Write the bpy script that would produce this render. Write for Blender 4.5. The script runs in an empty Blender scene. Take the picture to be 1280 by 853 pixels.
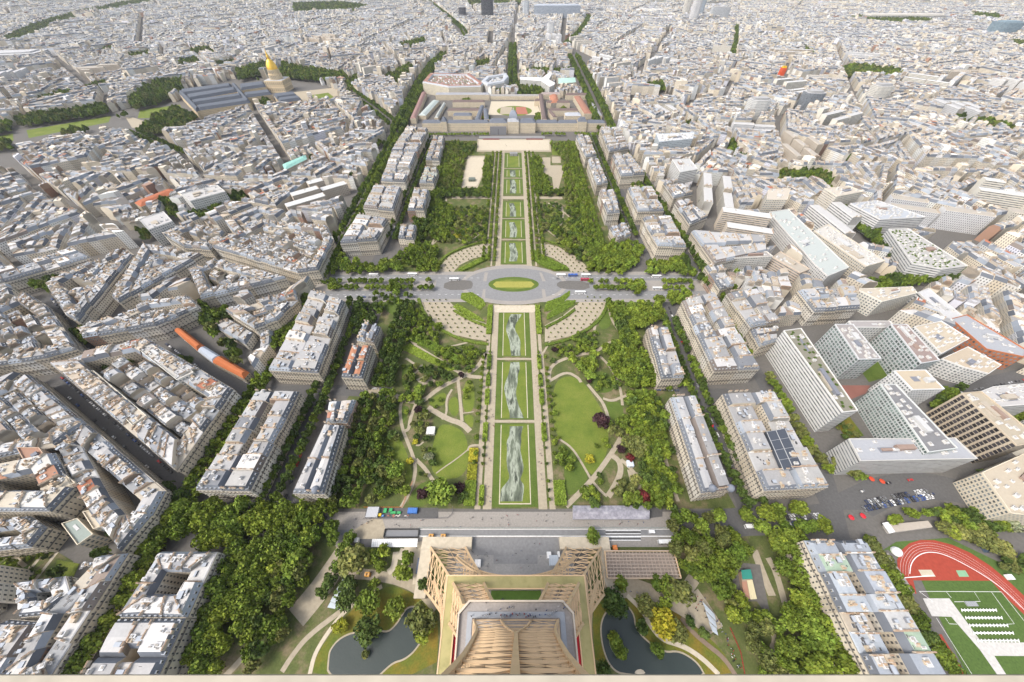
import bpy, math, random
import numpy as np
from math import radians, sin, cos, tan, pi, atan2, hypot, floor
from mathutils import Vector, Matrix

R = random.Random(11)
NR = np.random.default_rng(11)
SC = bpy.context.scene
COL = SC.collection

# ------------------------------------------------------------------ camera geometry (a 12 mm lens 278 m up the tower)
H = 278.0; F = 426.7; TH = radians(48.4); CT, ST = cos(TH), sin(TH)
def G(px, py, z=0.0):
    """where the line of sight through a photo point meets the height z: world x, y in metres"""
    a = (px - 640) / F; b = (py - 426.5) / F
    t = (H - z) / (ST + b * CT)
    return (a * t, (CT - b * ST) * t)
def GP(pts, z=0.0):
    return np.array([G(x, y, z) for x, y in pts], float)
def PX(x, y, z=0.0):
    p = (H - z) * ST + y * CT
    return 640 + F * x / p, 426.5 + F * ((H - z) * CT - y * ST) / p, p
def in_frame(x, y, z=0.0, m=0):
    a, b, p = PX(x, y, z)
    return p > 1 and -m < a < 1280 + m and -m < b < 845 + m

# ------------------------------------------------------------------ properties
def tag(o, label=None, cat=None, group=None, kind=None):
    if label: o['label'] = label
    if cat: o['category'] = cat
    if group: o['group'] = group
    if kind: o['kind'] = kind
    return o
def empty(name, loc, rz=0.0):
    o = bpy.data.objects.new(name, None); COL.objects.link(o)
    o.location = loc; o.rotation_euler = (0, 0, rz); o.empty_display_size = 1
    return o
def link(name, me, parent=None, loc=(0, 0, 0), rz=0.0, sc=None):
    o = bpy.data.objects.new(name, me); COL.objects.link(o)
    o.location = loc; o.rotation_euler = (0, 0, rz)
    if sc is not None: o.scale = sc if hasattr(sc, '__len__') else (sc, sc, sc)
    if parent is not None: o.parent = parent
    return o

# ------------------------------------------------------------------ mesh builder (bulk numpy)
class MB:
    def __init__(s): s.V = []; s.n = 0; s.B = []
    def add(s, V, faces, mats=0, tints=None, uvs=None):
        """V (N,k,3) or (k,3); faces: index tuples into k; mats: int or one per face; tints: (3,), per face (3,) or (N,3)"""
        V = np.asarray(V, float)
        if V.ndim == 2: V = V[None]
        N, k, _ = V.shape
        off = s.n + np.arange(N)[:, None] * k
        for i, f in enumerate(faces):
            m = mats if np.isscalar(mats) else mats[i]
            t = (1, 1, 1) if tints is None else (tints[i] if isinstance(tints, list) else tints)
            t = np.broadcast_to(np.asarray(t, float), (N, 3))
            idx = off + np.asarray(f)[None]
            uv = None if uvs is None or uvs.get(i) is None else np.asarray(uvs[i], float)
            s.B.append((idx, m, t, uv))
        s.V.append(V.reshape(-1, 3)); s.n += N * k
    def box(s, c, d, rz=0.0, mat=0, tint=(1, 1, 1), top=None, ttop=None):
        x, y, z = d[0] / 2, d[1] / 2, d[2]
        P = np.array([(-x, -y, 0), (x, -y, 0), (x, y, 0), (-x, y, 0), (-x, -y, z), (x, -y, z), (x, y, z), (-x, y, z)])
        ca, sa = cos(rz), sin(rz)
        Q = P.copy(); Q[:, 0] = P[:, 0] * ca - P[:, 1] * sa + c[0]; Q[:, 1] = P[:, 0] * sa + P[:, 1] * ca + c[1]; Q[:, 2] += c[2]
        s.add(Q, [(0, 1, 5, 4), (1, 2, 6, 5), (2, 3, 7, 6), (3, 0, 4, 7), (4, 5, 6, 7), (3, 2, 1, 0)],
              [mat] * 4 + [mat if top is None else top, mat], [tint] * 4 + [tint if ttop is None else ttop, tint])
    def beam(s, p, q, w, h=None, mat=0, tint=(1, 1, 1)):
        p = Vector(p); q = Vector(q); d = (q - p)
        if d.length < 1e-6: return
        d.normalize(); h = w if h is None else h
        up = Vector((0, 0, 1)) if abs(d.z) < .95 else Vector((0, 1, 0))
        a = d.cross(up).normalized(); b = a.cross(d).normalized()
        P = []
        for e in (p, q):
            for u, v in ((-1, -1), (1, -1), (1, 1), (-1, 1)):
                P.append(e + a * (u * w / 2) + b * (v * h / 2))
        s.add(np.array([tuple(v) for v in P]), [(0, 1, 5, 4), (1, 2, 6, 5), (2, 3, 7, 6), (3, 0, 4, 7), (3, 2, 1, 0), (4, 5, 6, 7)], mat, tint)
    def prism(s, P, z0, z1, mat=0, top=None, tint=(1, 1, 1), ttop=None, uvm=None):
        P = ccw(np.asarray(P, float)); n = len(P)
        V = np.zeros((2 * n, 3)); V[:n, :2] = P; V[n:, :2] = P; V[:n, 2] = z0; V[n:, 2] = z1
        fs = [(i, (i + 1) % n, n + (i + 1) % n, n + i) for i in range(n)]
        uv = None
        if uvm:
            uv = {}
            for i in range(n):
                L = np.linalg.norm(P[(i + 1) % n] - P[i]) / uvm[0]; L = max(1, round(L)); hh = max(1, round((z1 - z0) / uvm[1]))
                uv[i] = [[(0, 0), (L, 0), (L, hh), (0, hh)]]
        s.add(V, fs, mat, tint, uv)
        s.add(V[n:], [tuple(range(n))], mat if top is None else top, tint if ttop is None else ttop)
    def merge(s, proto, X):
        """X (N,5+): x,y,z,rz,sx,sy,sz of copies of a Proto"""
        X = np.asarray(X, float)
        ca, sa = np.cos(X[:, 3])[:, None], np.sin(X[:, 3])[:, None]
        for V, faces, mats, tints in proto.parts:
            v = V[None] * X[:, None, 4:7]
            Q = np.empty((len(X),) + V.shape)
            Q[..., 0] = v[..., 0] * ca - v[..., 1] * sa + X[:, 0:1]
            Q[..., 1] = v[..., 0] * sa + v[..., 1] * ca + X[:, 1:2]
            Q[..., 2] = v[..., 2] + X[:, 2:3]
            s.add(Q, faces, mats, tints)
    def mesh(s, name, mats, origin=(0, 0, 0), smooth=False):
        me = bpy.data.meshes.new(name)
        if not s.n: return me
        V = np.concatenate(s.V) - np.asarray(origin, float)
        tot = np.concatenate([np.full(b[0].shape[0], b[0].shape[1], np.int32) for b in s.B])
        loops = np.concatenate([b[0].ravel() for b in s.B]).astype(np.int32)
        starts = np.concatenate([[0], np.cumsum(tot)[:-1]]).astype(np.int32)
        mi = np.concatenate([np.broadcast_to(np.asarray(b[1], np.int32), (b[0].shape[0],)) for b in s.B])
        us, loops = np.unique(loops, return_inverse=True); V = V[us]; loops = loops.astype(np.int32).ravel()
        tn = np.concatenate([b[2] for b in s.B])
        me.vertices.add(len(V)); me.vertices.foreach_set('co', V.astype(np.float32).ravel())
        me.loops.add(len(loops)); me.loops.foreach_set('vertex_index', loops)
        me.polygons.add(len(tot)); me.polygons.foreach_set('loop_start', starts)
        try: me.polygons.foreach_set('loop_total', tot)
        except Exception: pass
        for m in mats: me.materials.append(m)
        me.polygons.foreach_set('material_index', mi)
        me.polygons.foreach_set('use_smooth', np.full(len(tot), bool(smooth)))
        if any(b[3] is not None for b in s.B):
            uv = np.concatenate([np.zeros((b[0].size, 2)) if b[3] is None else np.broadcast_to(b[3], b[0].shape + (2,)).reshape(-1, 2) for b in s.B])
            l = me.uv_layers.new(name='UVMap'); l.data.foreach_set('uv', uv.astype(np.float32).ravel())
        me.update(calc_edges=True)
        at = me.attributes.new('tint', 'FLOAT_COLOR', 'FACE')
        c = np.ones((len(tn), 4), np.float32); c[:, :3] = tn
        at.data.foreach_set('color', c.ravel())
        return me
    def build(s, name, mats, parent=None, origin=(0, 0, 0), loc=None, smooth=False):
        me = s.mesh(name, mats, origin, smooth)
        if parent is None: return link(name, me, None, origin if loc is None else loc)
        return link(name, me, parent, (0, 0, 0) if loc is None else loc)

class Proto:
    """a small shape kept as arrays, so that it can be linked as one mesh many times or merged into one mesh"""
    def __init__(s, name, mats): s.name = name; s.mats = mats; s.parts = []; s.me = None
    def take(s, mb):
        off = 0
        V = np.concatenate(mb.V)
        groups = {}
        for idx, m, t, uv in mb.B:
            for r in range(idx.shape[0]): groups.setdefault(0, []).append((tuple(int(q) for q in idx[r]), m, t[r]))
        g = groups[0]
        s.parts = [(V, [x[0] for x in g], [x[1] for x in g], [x[2] for x in g])]
        s.me = mb.mesh(s.name, s.mats)
        return s
def add_parts(root, o3, proto, name, X, limit=100):
    """up to 100 copies as children of root (largest in view first), the rest one 'stuff' child"""
    if not len(X): return
    X = np.asarray(X, float)
    d = X[:, 0] ** 2 + X[:, 1] ** 2 + (X[:, 2] - H) ** 2
    X = X[np.argsort(d)]
    for r in X[:limit]:
        link(name, proto.me, root, (r[0] - o3[0], r[1] - o3[1], r[2] - o3[2]), r[3], (r[4], r[5], r[6]))
    if len(X) > limit:
        mb = MB(); mb.merge(proto, X[limit:])
        tag(mb.build(name, proto.mats, root, o3), kind='stuff')

# ------------------------------------------------------------------ 2D polygon helpers
def area(P):
    x, y = P[:, 0], P[:, 1]; return 0.5 * float(np.dot(x, np.roll(y, -1)) - np.dot(y, np.roll(x, -1)))
def ccw(P): return P if area(P) > 0 else P[::-1].copy()
def clip(P, p0, n):
    """keep the side of the line through p0 where dot(x-p0, n) >= 0"""
    out = []; d = (P - p0) @ n; k = len(P)
    for i in range(k):
        j = (i + 1) % k
        if d[i] >= 0: out.append(P[i])
        if (d[i] >= 0) != (d[j] >= 0):
            t = d[i] / (d[i] - d[j]); out.append(P[i] + t * (P[j] - P[i]))
    return np.array(out) if len(out) >= 3 else None
def inset(P, w):
    Q = P
    for i in range(len(P)):
        a, b = P[i], P[(i + 1) % len(P)]; e = b - a; L = np.linalg.norm(e)
        if L < 1e-6: continue
        n = np.array([-e[1], e[0]]) / L
        Q = clip(Q, a + n * w, n)
        if Q is None: return None
    return dedupe(Q)
def dedupe(P, eps=.6):
    out = []
    for p in P:
        if not out or np.linalg.norm(p - out[-1]) > eps: out.append(p)
    while len(out) > 2 and np.linalg.norm(out[0] - out[-1]) < eps: out.pop()
    return np.array(out) if len(out) >= 3 else None
def miter(P, D):
    n = len(P); Q = []
    for i in range(n):
        a = P[i] - P[i - 1]; b = P[(i + 1) % n] - P[i]
        a = a / np.linalg.norm(a); b = b / np.linalg.norm(b)
        na = np.array([-a[1], a[0]]); nb = np.array([-b[1], b[0]])
        m = na + nb; q = float(m @ m)
        m = m * (2 / max(q, .5)) if q > 1e-6 else na
        Q.append(P[i] + m * D)
    return np.array(Q)
def inradius(P):
    best = 1e9; c = P.mean(0)
    for i in range(len(P)):
        a, b = P[i], P[(i + 1) % len(P)]; e = b - a; L = np.linalg.norm(e)
        if L < 1e-6: continue
        best = min(best, float(np.array([-e[1], e[0]]) @ (c - a)) / L)
    return best
def inside(pts, P):
    """pts (N,2) in polygon P"""
    x, y = pts[:, 0], pts[:, 1]; r = np.zeros(len(pts), bool); n = len(P); j = n - 1
    for i in range(n):
        xi, yi = P[i]; xj, yj = P[j]
        if yi != yj: r ^= ((yi > y) != (yj > y)) & (x < (xj - xi) * (y - yi) / (yj - yi) + xi)
        j = i
    return r
def near_line(pts, L, w):
    r = np.zeros(len(pts), bool)
    for a, b in zip(L[:-1], L[1:]):
        e = b - a; t = np.clip(((pts - a) @ e) / max(float(e @ e), 1e-9), 0, 1)
        r |= np.hypot(*(pts - a - t[:, None] * e).T) < w
    return r
def scatter(P, step, jit=.35, rng=R):
    """jittered hexagonal points in a polygon"""
    lo, hi = P.min(0), P.max(0); out = []; k = 0; y = lo[1]
    while y < hi[1]:
        x = lo[0] + (step / 2 if k % 2 else 0)
        while x < hi[0]:
            out.append((x + rng.uniform(-jit, jit) * step, y + rng.uniform(-jit, jit) * step)); x += step
        y += step * .87; k += 1
    if not out: return np.zeros((0, 2))
    out = np.array(out); return out[inside(out, P)]
def along(L, step, off=0.0, jit=0.0, rng=R):
    """points every step metres along a polyline shifted sideways by off"""
    out = []; left = step * .5
    for a, b in zip(L[:-1], L[1:]):
        e = b - a; n = np.linalg.norm(e)
        if n < 1e-6: continue
        u = e / n; v = np.array([-u[1], u[0]]); s = left
        while s < n:
            out.append(a + u * (s + rng.uniform(-jit, jit)) + v * (off + rng.uniform(-jit, jit))); s += step
        left = s - n
    return np.array(out) if out else np.zeros((0, 2))
def strip(L, w):
    """outline of a polyline of width w (metres): left side then right side"""
    L = np.asarray(L, float); n = len(L); A = []; B = []
    for i in range(n):
        e = L[min(i + 1, n - 1)] - L[max(i - 1, 0)]; e = e / np.linalg.norm(e); v = np.array([-e[1], e[0]])
        A.append(L[i] + v * w / 2); B.append(L[i] - v * w / 2)
    return A, B
def smooth_line(L, k=3):
    L = np.asarray(L, float)
    for _ in range(k - 1):
        o = [L[0]]
        for a, b in zip(L[:-1], L[1:]): o += [a * .75 + b * .25, a * .25 + b * .75]
        o.append(L[-1]); L = np.array(o)
    return L
def smooth_loop(P, k=2):
    P = np.asarray(P, float)
    for _ in range(k):
        o = []
        for i in range(len(P)):
            a, b = P[i], P[(i + 1) % len(P)]; o += [a * .75 + b * .25, a * .25 + b * .75]
        P = np.array(o)
    return P
# ------------------------------------------------------------------ materials
def new_mat(name):
    m = bpy.data.materials.new(name); m.use_nodes = True; nt = m.node_tree
    b = nt.nodes['Principled BSDF']
    return m, nt, b
def N(nt, t, **kw):
    n = nt.nodes.new(t)
    for k, v in kw.items(): setattr(n, k, v)
    return n
def math_node(nt, op, a, b=None, c=None):
    n = N(nt, 'ShaderNodeMath', operation=op)
    for i, v in enumerate((a, b, c)):
        if v is None: continue
        if isinstance(v, (int, float)): n.inputs[i].default_value = v
        else: nt.links.new(v, n.inputs[i])
    return n.outputs[0]
def mixc(nt, f, a, b, blend='MIX'):
    n = N(nt, 'ShaderNodeMix', data_type='RGBA', blend_type=blend)
    for i, v in ((0, f), (6, a), (7, b)):
        if isinstance(v, (int, float)): n.inputs[i].default_value = v
        elif isinstance(v, tuple): n.inputs[i].default_value = v + (1,) if len(v) == 3 else v
        else: nt.links.new(v, n.inputs[i])
    return n.outputs[2]
def noise(nt, scale, detail=2, rough=.5, vec=None, dim='3D'):
    n = N(nt, 'ShaderNodeTexNoise', noise_dimensions=dim)
    n.inputs['Scale'].default_value = scale; n.inputs['Detail'].default_value = detail; n.inputs['Roughness'].default_value = rough
    if vec is not None: nt.links.new(vec, n.inputs['Vector'])
    return n.outputs['Fac']
def ramp(nt, f, stops):
    n = N(nt, 'ShaderNodeValToRGB'); e = n.color_ramp.elements
    while len(e) > 1: e.remove(e[-1])
    e[0].position = stops[0][0]; e[0].color = stops[0][1] + (1,)
    for p, c in stops[1:]:
        x = e.new(p); x.color = c + (1,)
    nt.links.new(f, n.inputs[0]); return n.outputs[0]
def world_pos(nt): return N(nt, 'ShaderNodeNewGeometry').outputs['Position']

def surf(name, col, rough=.9, scale=.05, amt=.25, fine=None, spec=.2, tint=False, metal=0.0):
    """plain surface: colour times soft noise (large stains and fine grain); tint=True multiplies the per-face attribute"""
    m, nt, b = new_mat(name); p = world_pos(nt)
    f = noise(nt, scale, 4, .6, p)
    c = mixc(nt, f, tuple(max(0, x * (1 - amt)) for x in col), tuple(min(1, x * (1 + amt)) for x in col))
    if fine:
        g = noise(nt, fine, 2, .5, p)
        c = mixc(nt, .6, c, mixc(nt, g, tuple(x * .6 for x in col), tuple(min(1, x * 1.4) for x in col)))
    if tint:
        a = N(nt, 'ShaderNodeAttribute', attribute_name='tint')
        c = mixc(nt, 1.0, c, a.outputs['Color'], 'MULTIPLY')
    nt.links.new(c, b.inputs['Base Color']); b.inputs['Roughness'].default_value = rough
    b.inputs['Specular IOR Level'].default_value = spec; b.inputs['Metallic'].default_value = metal
    return m
def blotch(name, stops, scale=.03, detail=5, rough=.9, fine=None, spec=.2):
    """ground with patches of several colours"""
    m, nt, b = new_mat(name); p = world_pos(nt)
    c = ramp(nt, noise(nt, scale, detail, .65, p), stops)
    if fine:
        c = mixc(nt, .5, c, mixc(nt, noise(nt, fine, 2, .5, p), (.15, .15, .15), (1, 1, 1)), 'OVERLAY')
    nt.links.new(c, b.inputs['Base Color']); b.inputs['Roughness'].default_value = rough; b.inputs['Specular IOR Level'].default_value = spec
    return m

def wall_windows(name, win=(.31, .69, .24, .77), glass=(.055, .055, .057), mode='bay'):
    """facade with its windows in the wall's own material; u counts bays, v counts storeys"""
    m, nt, b = new_mat(name)
    uv = N(nt, 'ShaderNodeUVMap', uv_map='UVMap'); sx = N(nt, 'ShaderNodeSeparateXYZ'); nt.links.new(uv.outputs[0], sx.inputs[0])
    u, v = math_node(nt, 'FRACT', sx.outputs[0]), math_node(nt, 'FRACT', sx.outputs[1])
    def band(x, lo, hi): return math_node(nt, 'MULTIPLY', math_node(nt, 'GREATER_THAN', x, lo), math_node(nt, 'LESS_THAN', x, hi))
    w = band(v, win[2], win[3])
    if mode == 'bay': w = math_node(nt, 'MULTIPLY', w, band(u, win[0], win[1]))
    a = N(nt, 'ShaderNodeAttribute', attribute_name='tint')
    n = noise(nt, .11, 3, .6, world_pos(nt))
    c = mixc(nt, 1.0, a.outputs['Color'], mixc(nt, n, (.72, .72, .72), (1, 1, 1)), 'MULTIPLY')
    if mode == 'bay':                                   # string courses and balcony irons every storey
        line = math_node(nt, 'MULTIPLY', math_node(nt, 'LESS_THAN', v, .1), .3)
        c = mixc(nt, line, c, (.09, .085, .08))
    fl = N(nt, 'ShaderNodeVectorMath', operation='FLOOR'); nt.links.new(uv.outputs[0], fl.inputs[0])
    wn = N(nt, 'ShaderNodeTexWhiteNoise', noise_dimensions='3D'); nt.links.new(fl.outputs[0], wn.inputs[0])
    gl = mixc(nt, wn.outputs[0], tuple(g * .6 for g in glass), tuple(g * 2.6 for g in glass))
    c = mixc(nt, w, c, gl)
    nt.links.new(c, b.inputs['Base Color'])
    r = math_node(nt, 'SUBTRACT', .85, math_node(nt, 'MULTIPLY', w, .55)); nt.links.new(r, b.inputs['Roughness'])
    b.inputs['Specular IOR Level'].default_value = .25
    return m
def foliage_mat(name, sat=1.0):
    m, nt, b = new_mat(name)
    a = N(nt, 'ShaderNodeAttribute', attribute_name='tint'); oi = N(nt, 'ShaderNodeObjectInfo')
    n = noise(nt, .35, 2, .5, world_pos(nt))
    c = mixc(nt, 1.0, a.outputs['Color'], mixc(nt, n, (.7, .72, .6), (1.3, 1.25, 1.25)), 'MULTIPLY')
    c = mixc(nt, 1.0, c, mixc(nt, oi.outputs['Random'], (.70, .76, .7), (1.32, 1.22, 1.1)), 'MULTIPLY')
    nt.links.new(c, b.inputs['Base Color']); b.inputs['Roughness'].default_value = .75; b.inputs['Specular IOR Level'].default_value = .15
    return m
M = {}
M['wall'] = wall_windows('limestone_wall_with_windows')
M['plain'] = surf('limestone_wall', (1, 1, 1), .88, .12, .16, tint=True)
M['slate'] = surf('slate_mansard', (1, 1, 1), .8, .2, .3, tint=True, spec=.12)
M['zinc'] = surf('zinc_roof', (1, 1, 1), .5, .22, .4, fine=.8, tint=True, spec=.35)
M['tile'] = surf('roof_clutter', (1, 1, 1), .8, .5, .2, tint=True)
M['band'] = wall_windows('strip_windows', (.0, 1, .36, .74), (.09, .095, .1), 'band')
M['grid'] = wall_windows('office_window_grid', (.2, .8, .28, .78), (.085, .095, .098), 'bay')
M['curtain'] = wall_windows('glazed_window_grid', (.12, .88, .2, .84), (.075, .10, .09), 'bay')
M['piers'] = wall_windows('dark_strips_between_piers', (.36, 1, .12, .95), (.025, .023, .025), 'bay')
M['glass'] = surf('window_glass', (.10, .098, .095), .25, .3, .5, spec=.6)
M['iron'] = surf('balcony_iron', (.05, .05, .05), .6, .3, .2)
M['asphalt'] = surf('asphalt', (.10, .098, .096), .95, .04, .25, fine=.6)
M['street'] = surf('street_paving', (.125, .118, .108), .95, .03, .3, fine=.5)
M['sand'] = surf('sandy_gravel', (.335, .29, .215), 1, .06, .14, fine=.5)
M['sandb'] = surf('pale_sand', (.46, .405, .31), 1, .04, .1, fine=.4)
M['paving'] = surf('pale_paving', (.27, .25, .225), .95, .05, .16, fine=.8)
M['plazagrey'] = surf('light_grey_paving', (.255, .25, .24), .95, .05, .18, fine=.7)
M['forecourt'] = surf('grey_forecourt', (.20, .20, .20), .95, .04, .2, fine=.5)
M['lawn'] = blotch('lawn', [(.25, (.075, .115, .018)), (.5, (.115, .148, .024)), (.7, (.15, .17, .035)), (.85, (.2, .18, .06))], .06, 6, fine=1.2)
M['lawng'] = blotch('fresh_lawn', [(.3, (.06, .095, .016)), (.6, (.085, .12, .024)), (.8, (.125, .145, .036))], .08, 5, fine=1.2)
M['lawno'] = blotch('dry_banks', [(.3, (.06, .10, .018)), (.45, (.10, .115, .018)), (.58, (.15, .12, .02)), (.75, (.21, .13, .022))], .05, 5, fine=1.0)
M['under'] = blotch('shady_ground', [(.3, (.055, .075, .022)), (.5, (.085, .10, .032)), (.62, (.15, .125, .07)), (.78, (.21, .17, .11))], .07, 5, fine=.9)
M['soil'] = surf('bare_earth', (.2, .15, .11), 1, .1, .25, fine=.7)
M['white'] = surf('white_paint', (.72, .72, .7), .7, .2, .12, fine=.9)
M['concrete'] = surf('pale_concrete', (.47, .455, .43), .9, .15, .14, fine=.7)
M['kerb'] = surf('kerb_stone', (.42, .40, .37), .9, .2, .15)
M['yellow'] = surf('flower_bed', (.27, .26, .06), .9, .25, .35, fine=.8)
M['track'] = surf('running_track', (.30, .052, .032), .85, .05, .15, fine=.5)
M['turf'] = blotch('sports_turf', [(.3, (.055, .095, .022)), (.7, (.075, .12, .03))], .03, 3, fine=.8)
M['iron_tower'] = surf('tower_iron', (.60, .425, .25), .6, .12, .2, spec=.3)
M['iron_deck'] = surf('tower_deck', (.27, .245, .225), .8, .2, .2, fine=1.0)
M['leaf'] = foliage_mat('leaves')
M['bark'] = surf('bark', (.09, .07, .05), .95, 1.5, .3)
M['paint'] = surf('coloured_paint', (1, 1, 1), .55, .3, .12, tint=True, spec=.4)
M['gold'] = surf('gold_leaf', (.75, .47, .07), .35, .3, .25, metal=.55, spec=.5)
M['cloth'] = surf('clothing', (1, 1, 1), .9, 2, .2, tint=True)
def water_mat():
    m, nt, b = new_mat('pond_water'); p = world_pos(nt)
    c = mixc(nt, noise(nt, .05, 3, .5, p), (.028, .038, .036), (.048, .060, .055))
    nt.links.new(c, b.inputs['Base Color']); b.inputs['Roughness'].default_value = .22; b.inputs['IOR'].default_value = 1.33
    bp = N(nt, 'ShaderNodeBump'); bp.inputs['Strength'].default_value = .15; bp.inputs['Distance'].default_value = .3
    nt.links.new(noise(nt, .8, 3, .6, p), bp.inputs['Height']); nt.links.new(bp.outputs[0], b.inputs['Normal'])
    return m
M['water'] = water_mat()
def mural_mat():
    m, nt, b = new_mat('painted_grass'); p = world_pos(nt)
    mp = N(nt, 'ShaderNodeMapping'); mp.inputs['Scale'].default_value = (.11, .028, 1); nt.links.new(p, mp.inputs[0])
    f = noise(nt, 1.0, 5, .62, mp.outputs[0])
    c = ramp(nt, f, [(.28, (.02, .024, .018)), (.38, (.05, .06, .044)), (.47, (.115, .135, .095)), (.54, (.30, .33, .26)), (.60, (.03, .038, .026)), (.70, (.16, .185, .13)), (.8, (.10, .12, .08))])
    nt.links.new(c, b.inputs['Base Color']); b.inputs['Roughness'].default_value = .95
    return m
M['mural'] = mural_mat()
def green_roof_mat():
    m, nt, b = new_mat('gallery_roof'); p = world_pos(nt)
    c = ramp(nt, noise(nt, .18, 5, .65, p), [(.3, (.25, .225, .085)), (.5, (.33, .295, .12)), (.7, (.38, .32, .14))])
    nt.links.new(c, b.inputs['Base Color']); b.inputs['Roughness'].default_value = .7
    return m
M['gallery'] = green_roof_mat()
# ------------------------------------------------------------------ camera, sky, sun
cd = bpy.data.cameras.new('camera'); cam = bpy.data.objects.new('camera', cd); COL.objects.link(cam)
cam.location = (0, 0, H); cam.rotation_euler = (pi / 2 - TH, 0, 0)
cd.sensor_width = 36; cd.lens = 36 * F / 1280; cd.clip_start = .3; cd.clip_end = 30000
SC.camera = cam
w = bpy.data.worlds.new('World'); SC.world = w; w.use_nodes = True
SUN_EL, SUN_DIR = radians(52), (-.78, -.42)
nt = w.node_tree; sky = nt.nodes.new('ShaderNodeTexSky'); sky.sky_type = 'NISHITA'; sky.sun_disc = False
sky.sun_elevation = SUN_EL; sky.sun_rotation = atan2(SUN_DIR[0], SUN_DIR[1]); sky.air_density = 1.0; sky.dust_density = 4.0; sky.ozone_density = .6
hs = nt.nodes.new('ShaderNodeHueSaturation'); hs.inputs['Saturation'].default_value = .55      # thin cloud whitens the blue
nt.links.new(sky.outputs[0], hs.inputs['Color']); nt.links.new(hs.outputs[0], nt.nodes['Background'].inputs[0]); nt.nodes['Background'].inputs[1].default_value = .15
ld = bpy.data.lights.new('sun', 'SUN'); ld.energy = 1.05; ld.angle = radians(15); ld.color = (1.0, .94, .86)
sun = bpy.data.objects.new('sun', ld); COL.objects.link(sun)
dl = hypot(*SUN_DIR); v = Vector((SUN_DIR[0] / dl * cos(SUN_EL), SUN_DIR[1] / dl * cos(SUN_EL), sin(SUN_EL)))
sun.rotation_euler = (-v).to_track_quat('-Z', 'Y').to_euler()
vs = SC.view_settings; vs.view_transform = 'Standard'; vs.look = 'None'; vs.gamma = 1; vs.exposure = 1.02; vs.use_curve_mapping = False
SC.cycles.max_bounces = 5; SC.cycles.diffuse_bounces = 3; SC.cycles.glossy_bounces = 2; SC.cycles.transmission_bounces = 2
SC.cycles.use_denoising = True

def haze(density):
    mb = MB(); mb.box((0, 2600, -2), (13000, 8000, 284)); m = bpy.data.materials.new('haze'); m.use_nodes = True; nt = m.node_tree; nt.nodes.clear()
    o = nt.nodes.new('ShaderNodeOutputMaterial'); v = nt.nodes.new('ShaderNodeVolumePrincipled'); v.inputs['Color'].default_value = (.86, .90, .96, 1); v.inputs['Density'].default_value = density; v.inputs['Anisotropy'].default_value = .2
    nt.links.new(v.outputs[0], o.inputs['Volume']); tag(mb.build('haze', [m]), kind='stuff')
# ------------------------------------------------------------------ the ground, the park and its paths
def sheet(name, P, z, mat, kind='structure', label=None, cat=None):
    P = ccw(np.asarray(P, float)); n = len(P)
    mb = MB(); V = np.zeros((n, 3)); V[:, :2] = P; V[:, 2] = z
    mb.add(V, [tuple(range(n))])
    c = P.mean(0)
    o = mb.build(name, [mat], None, (c[0], c[1], 0))
    return tag(o, label, cat, None, kind)
def spx(name, pts, z, mat, sm=0, **k):
    P = GP(pts)
    if sm: P = smooth_loop(P, sm)
    return sheet(name, P, z, mat, **k)
class Paths:
    """many paths of one surface laid as one sheet of strips"""
    def __init__(s, z): s.mb = MB(); s.z = z; s.k = 0
    def add(s, pts, w, px=True, sm=3):
        L = GP(pts) if px else np.asarray(pts, float)
        if sm: L = smooth_line(L, sm)
        A, B = strip(L, w); z = s.z + .004 * (s.k % 23); s.k += 1
        for i in range(len(L) - 1):
            s.mb.add(np.array([(*A[i], z), (*B[i], z), (*B[i + 1], z), (*A[i + 1], z)]), [(0, 1, 2, 3)])
    def poly(s, P):
        n = len(P); z = s.z + .004 * (s.k % 23); s.k += 1
        V = np.zeros((n, 3)); V[:, :2] = ccw(np.asarray(P)); V[:, 2] = z; s.mb.add(V, [tuple(range(n))])
    def done(s, name, mat): return tag(s.mb.build(name, [mat]), kind='structure')

# one sheet to the horizon
mbg = MB(); n = 48
V = np.array([(14000 * cos(2 * pi * i / n), 3000 + 14000 * sin(2 * pi * i / n), 0) for i in range(n)])
mbg.add(V, [tuple(range(n))]); tag(mbg.build('ground', [M['street']]), kind='structure')

AX = 2.3                                                     # the axis of the park, in line with the tower
PARK = GP([(355, 636), (920, 636), (838, 480), (792, 381), (764, 300), (728, 176), (548, 176), (512, 300), (480, 381), (445, 480)])
sheet('park_ground', PARK, .02, M['under'])
LOWER_L = GP([(372, 845), (225, 845), (290, 690), (425, 640), (560, 690), (545, 845)])
LOWER_R = GP([(735, 845), (1070, 845), (985, 670), (830, 664), (735, 690)])
sheet('park_ground', LOWER_L, .016, M['under']); sheet('park_ground', LOWER_R, .018, M['under'])

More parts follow.
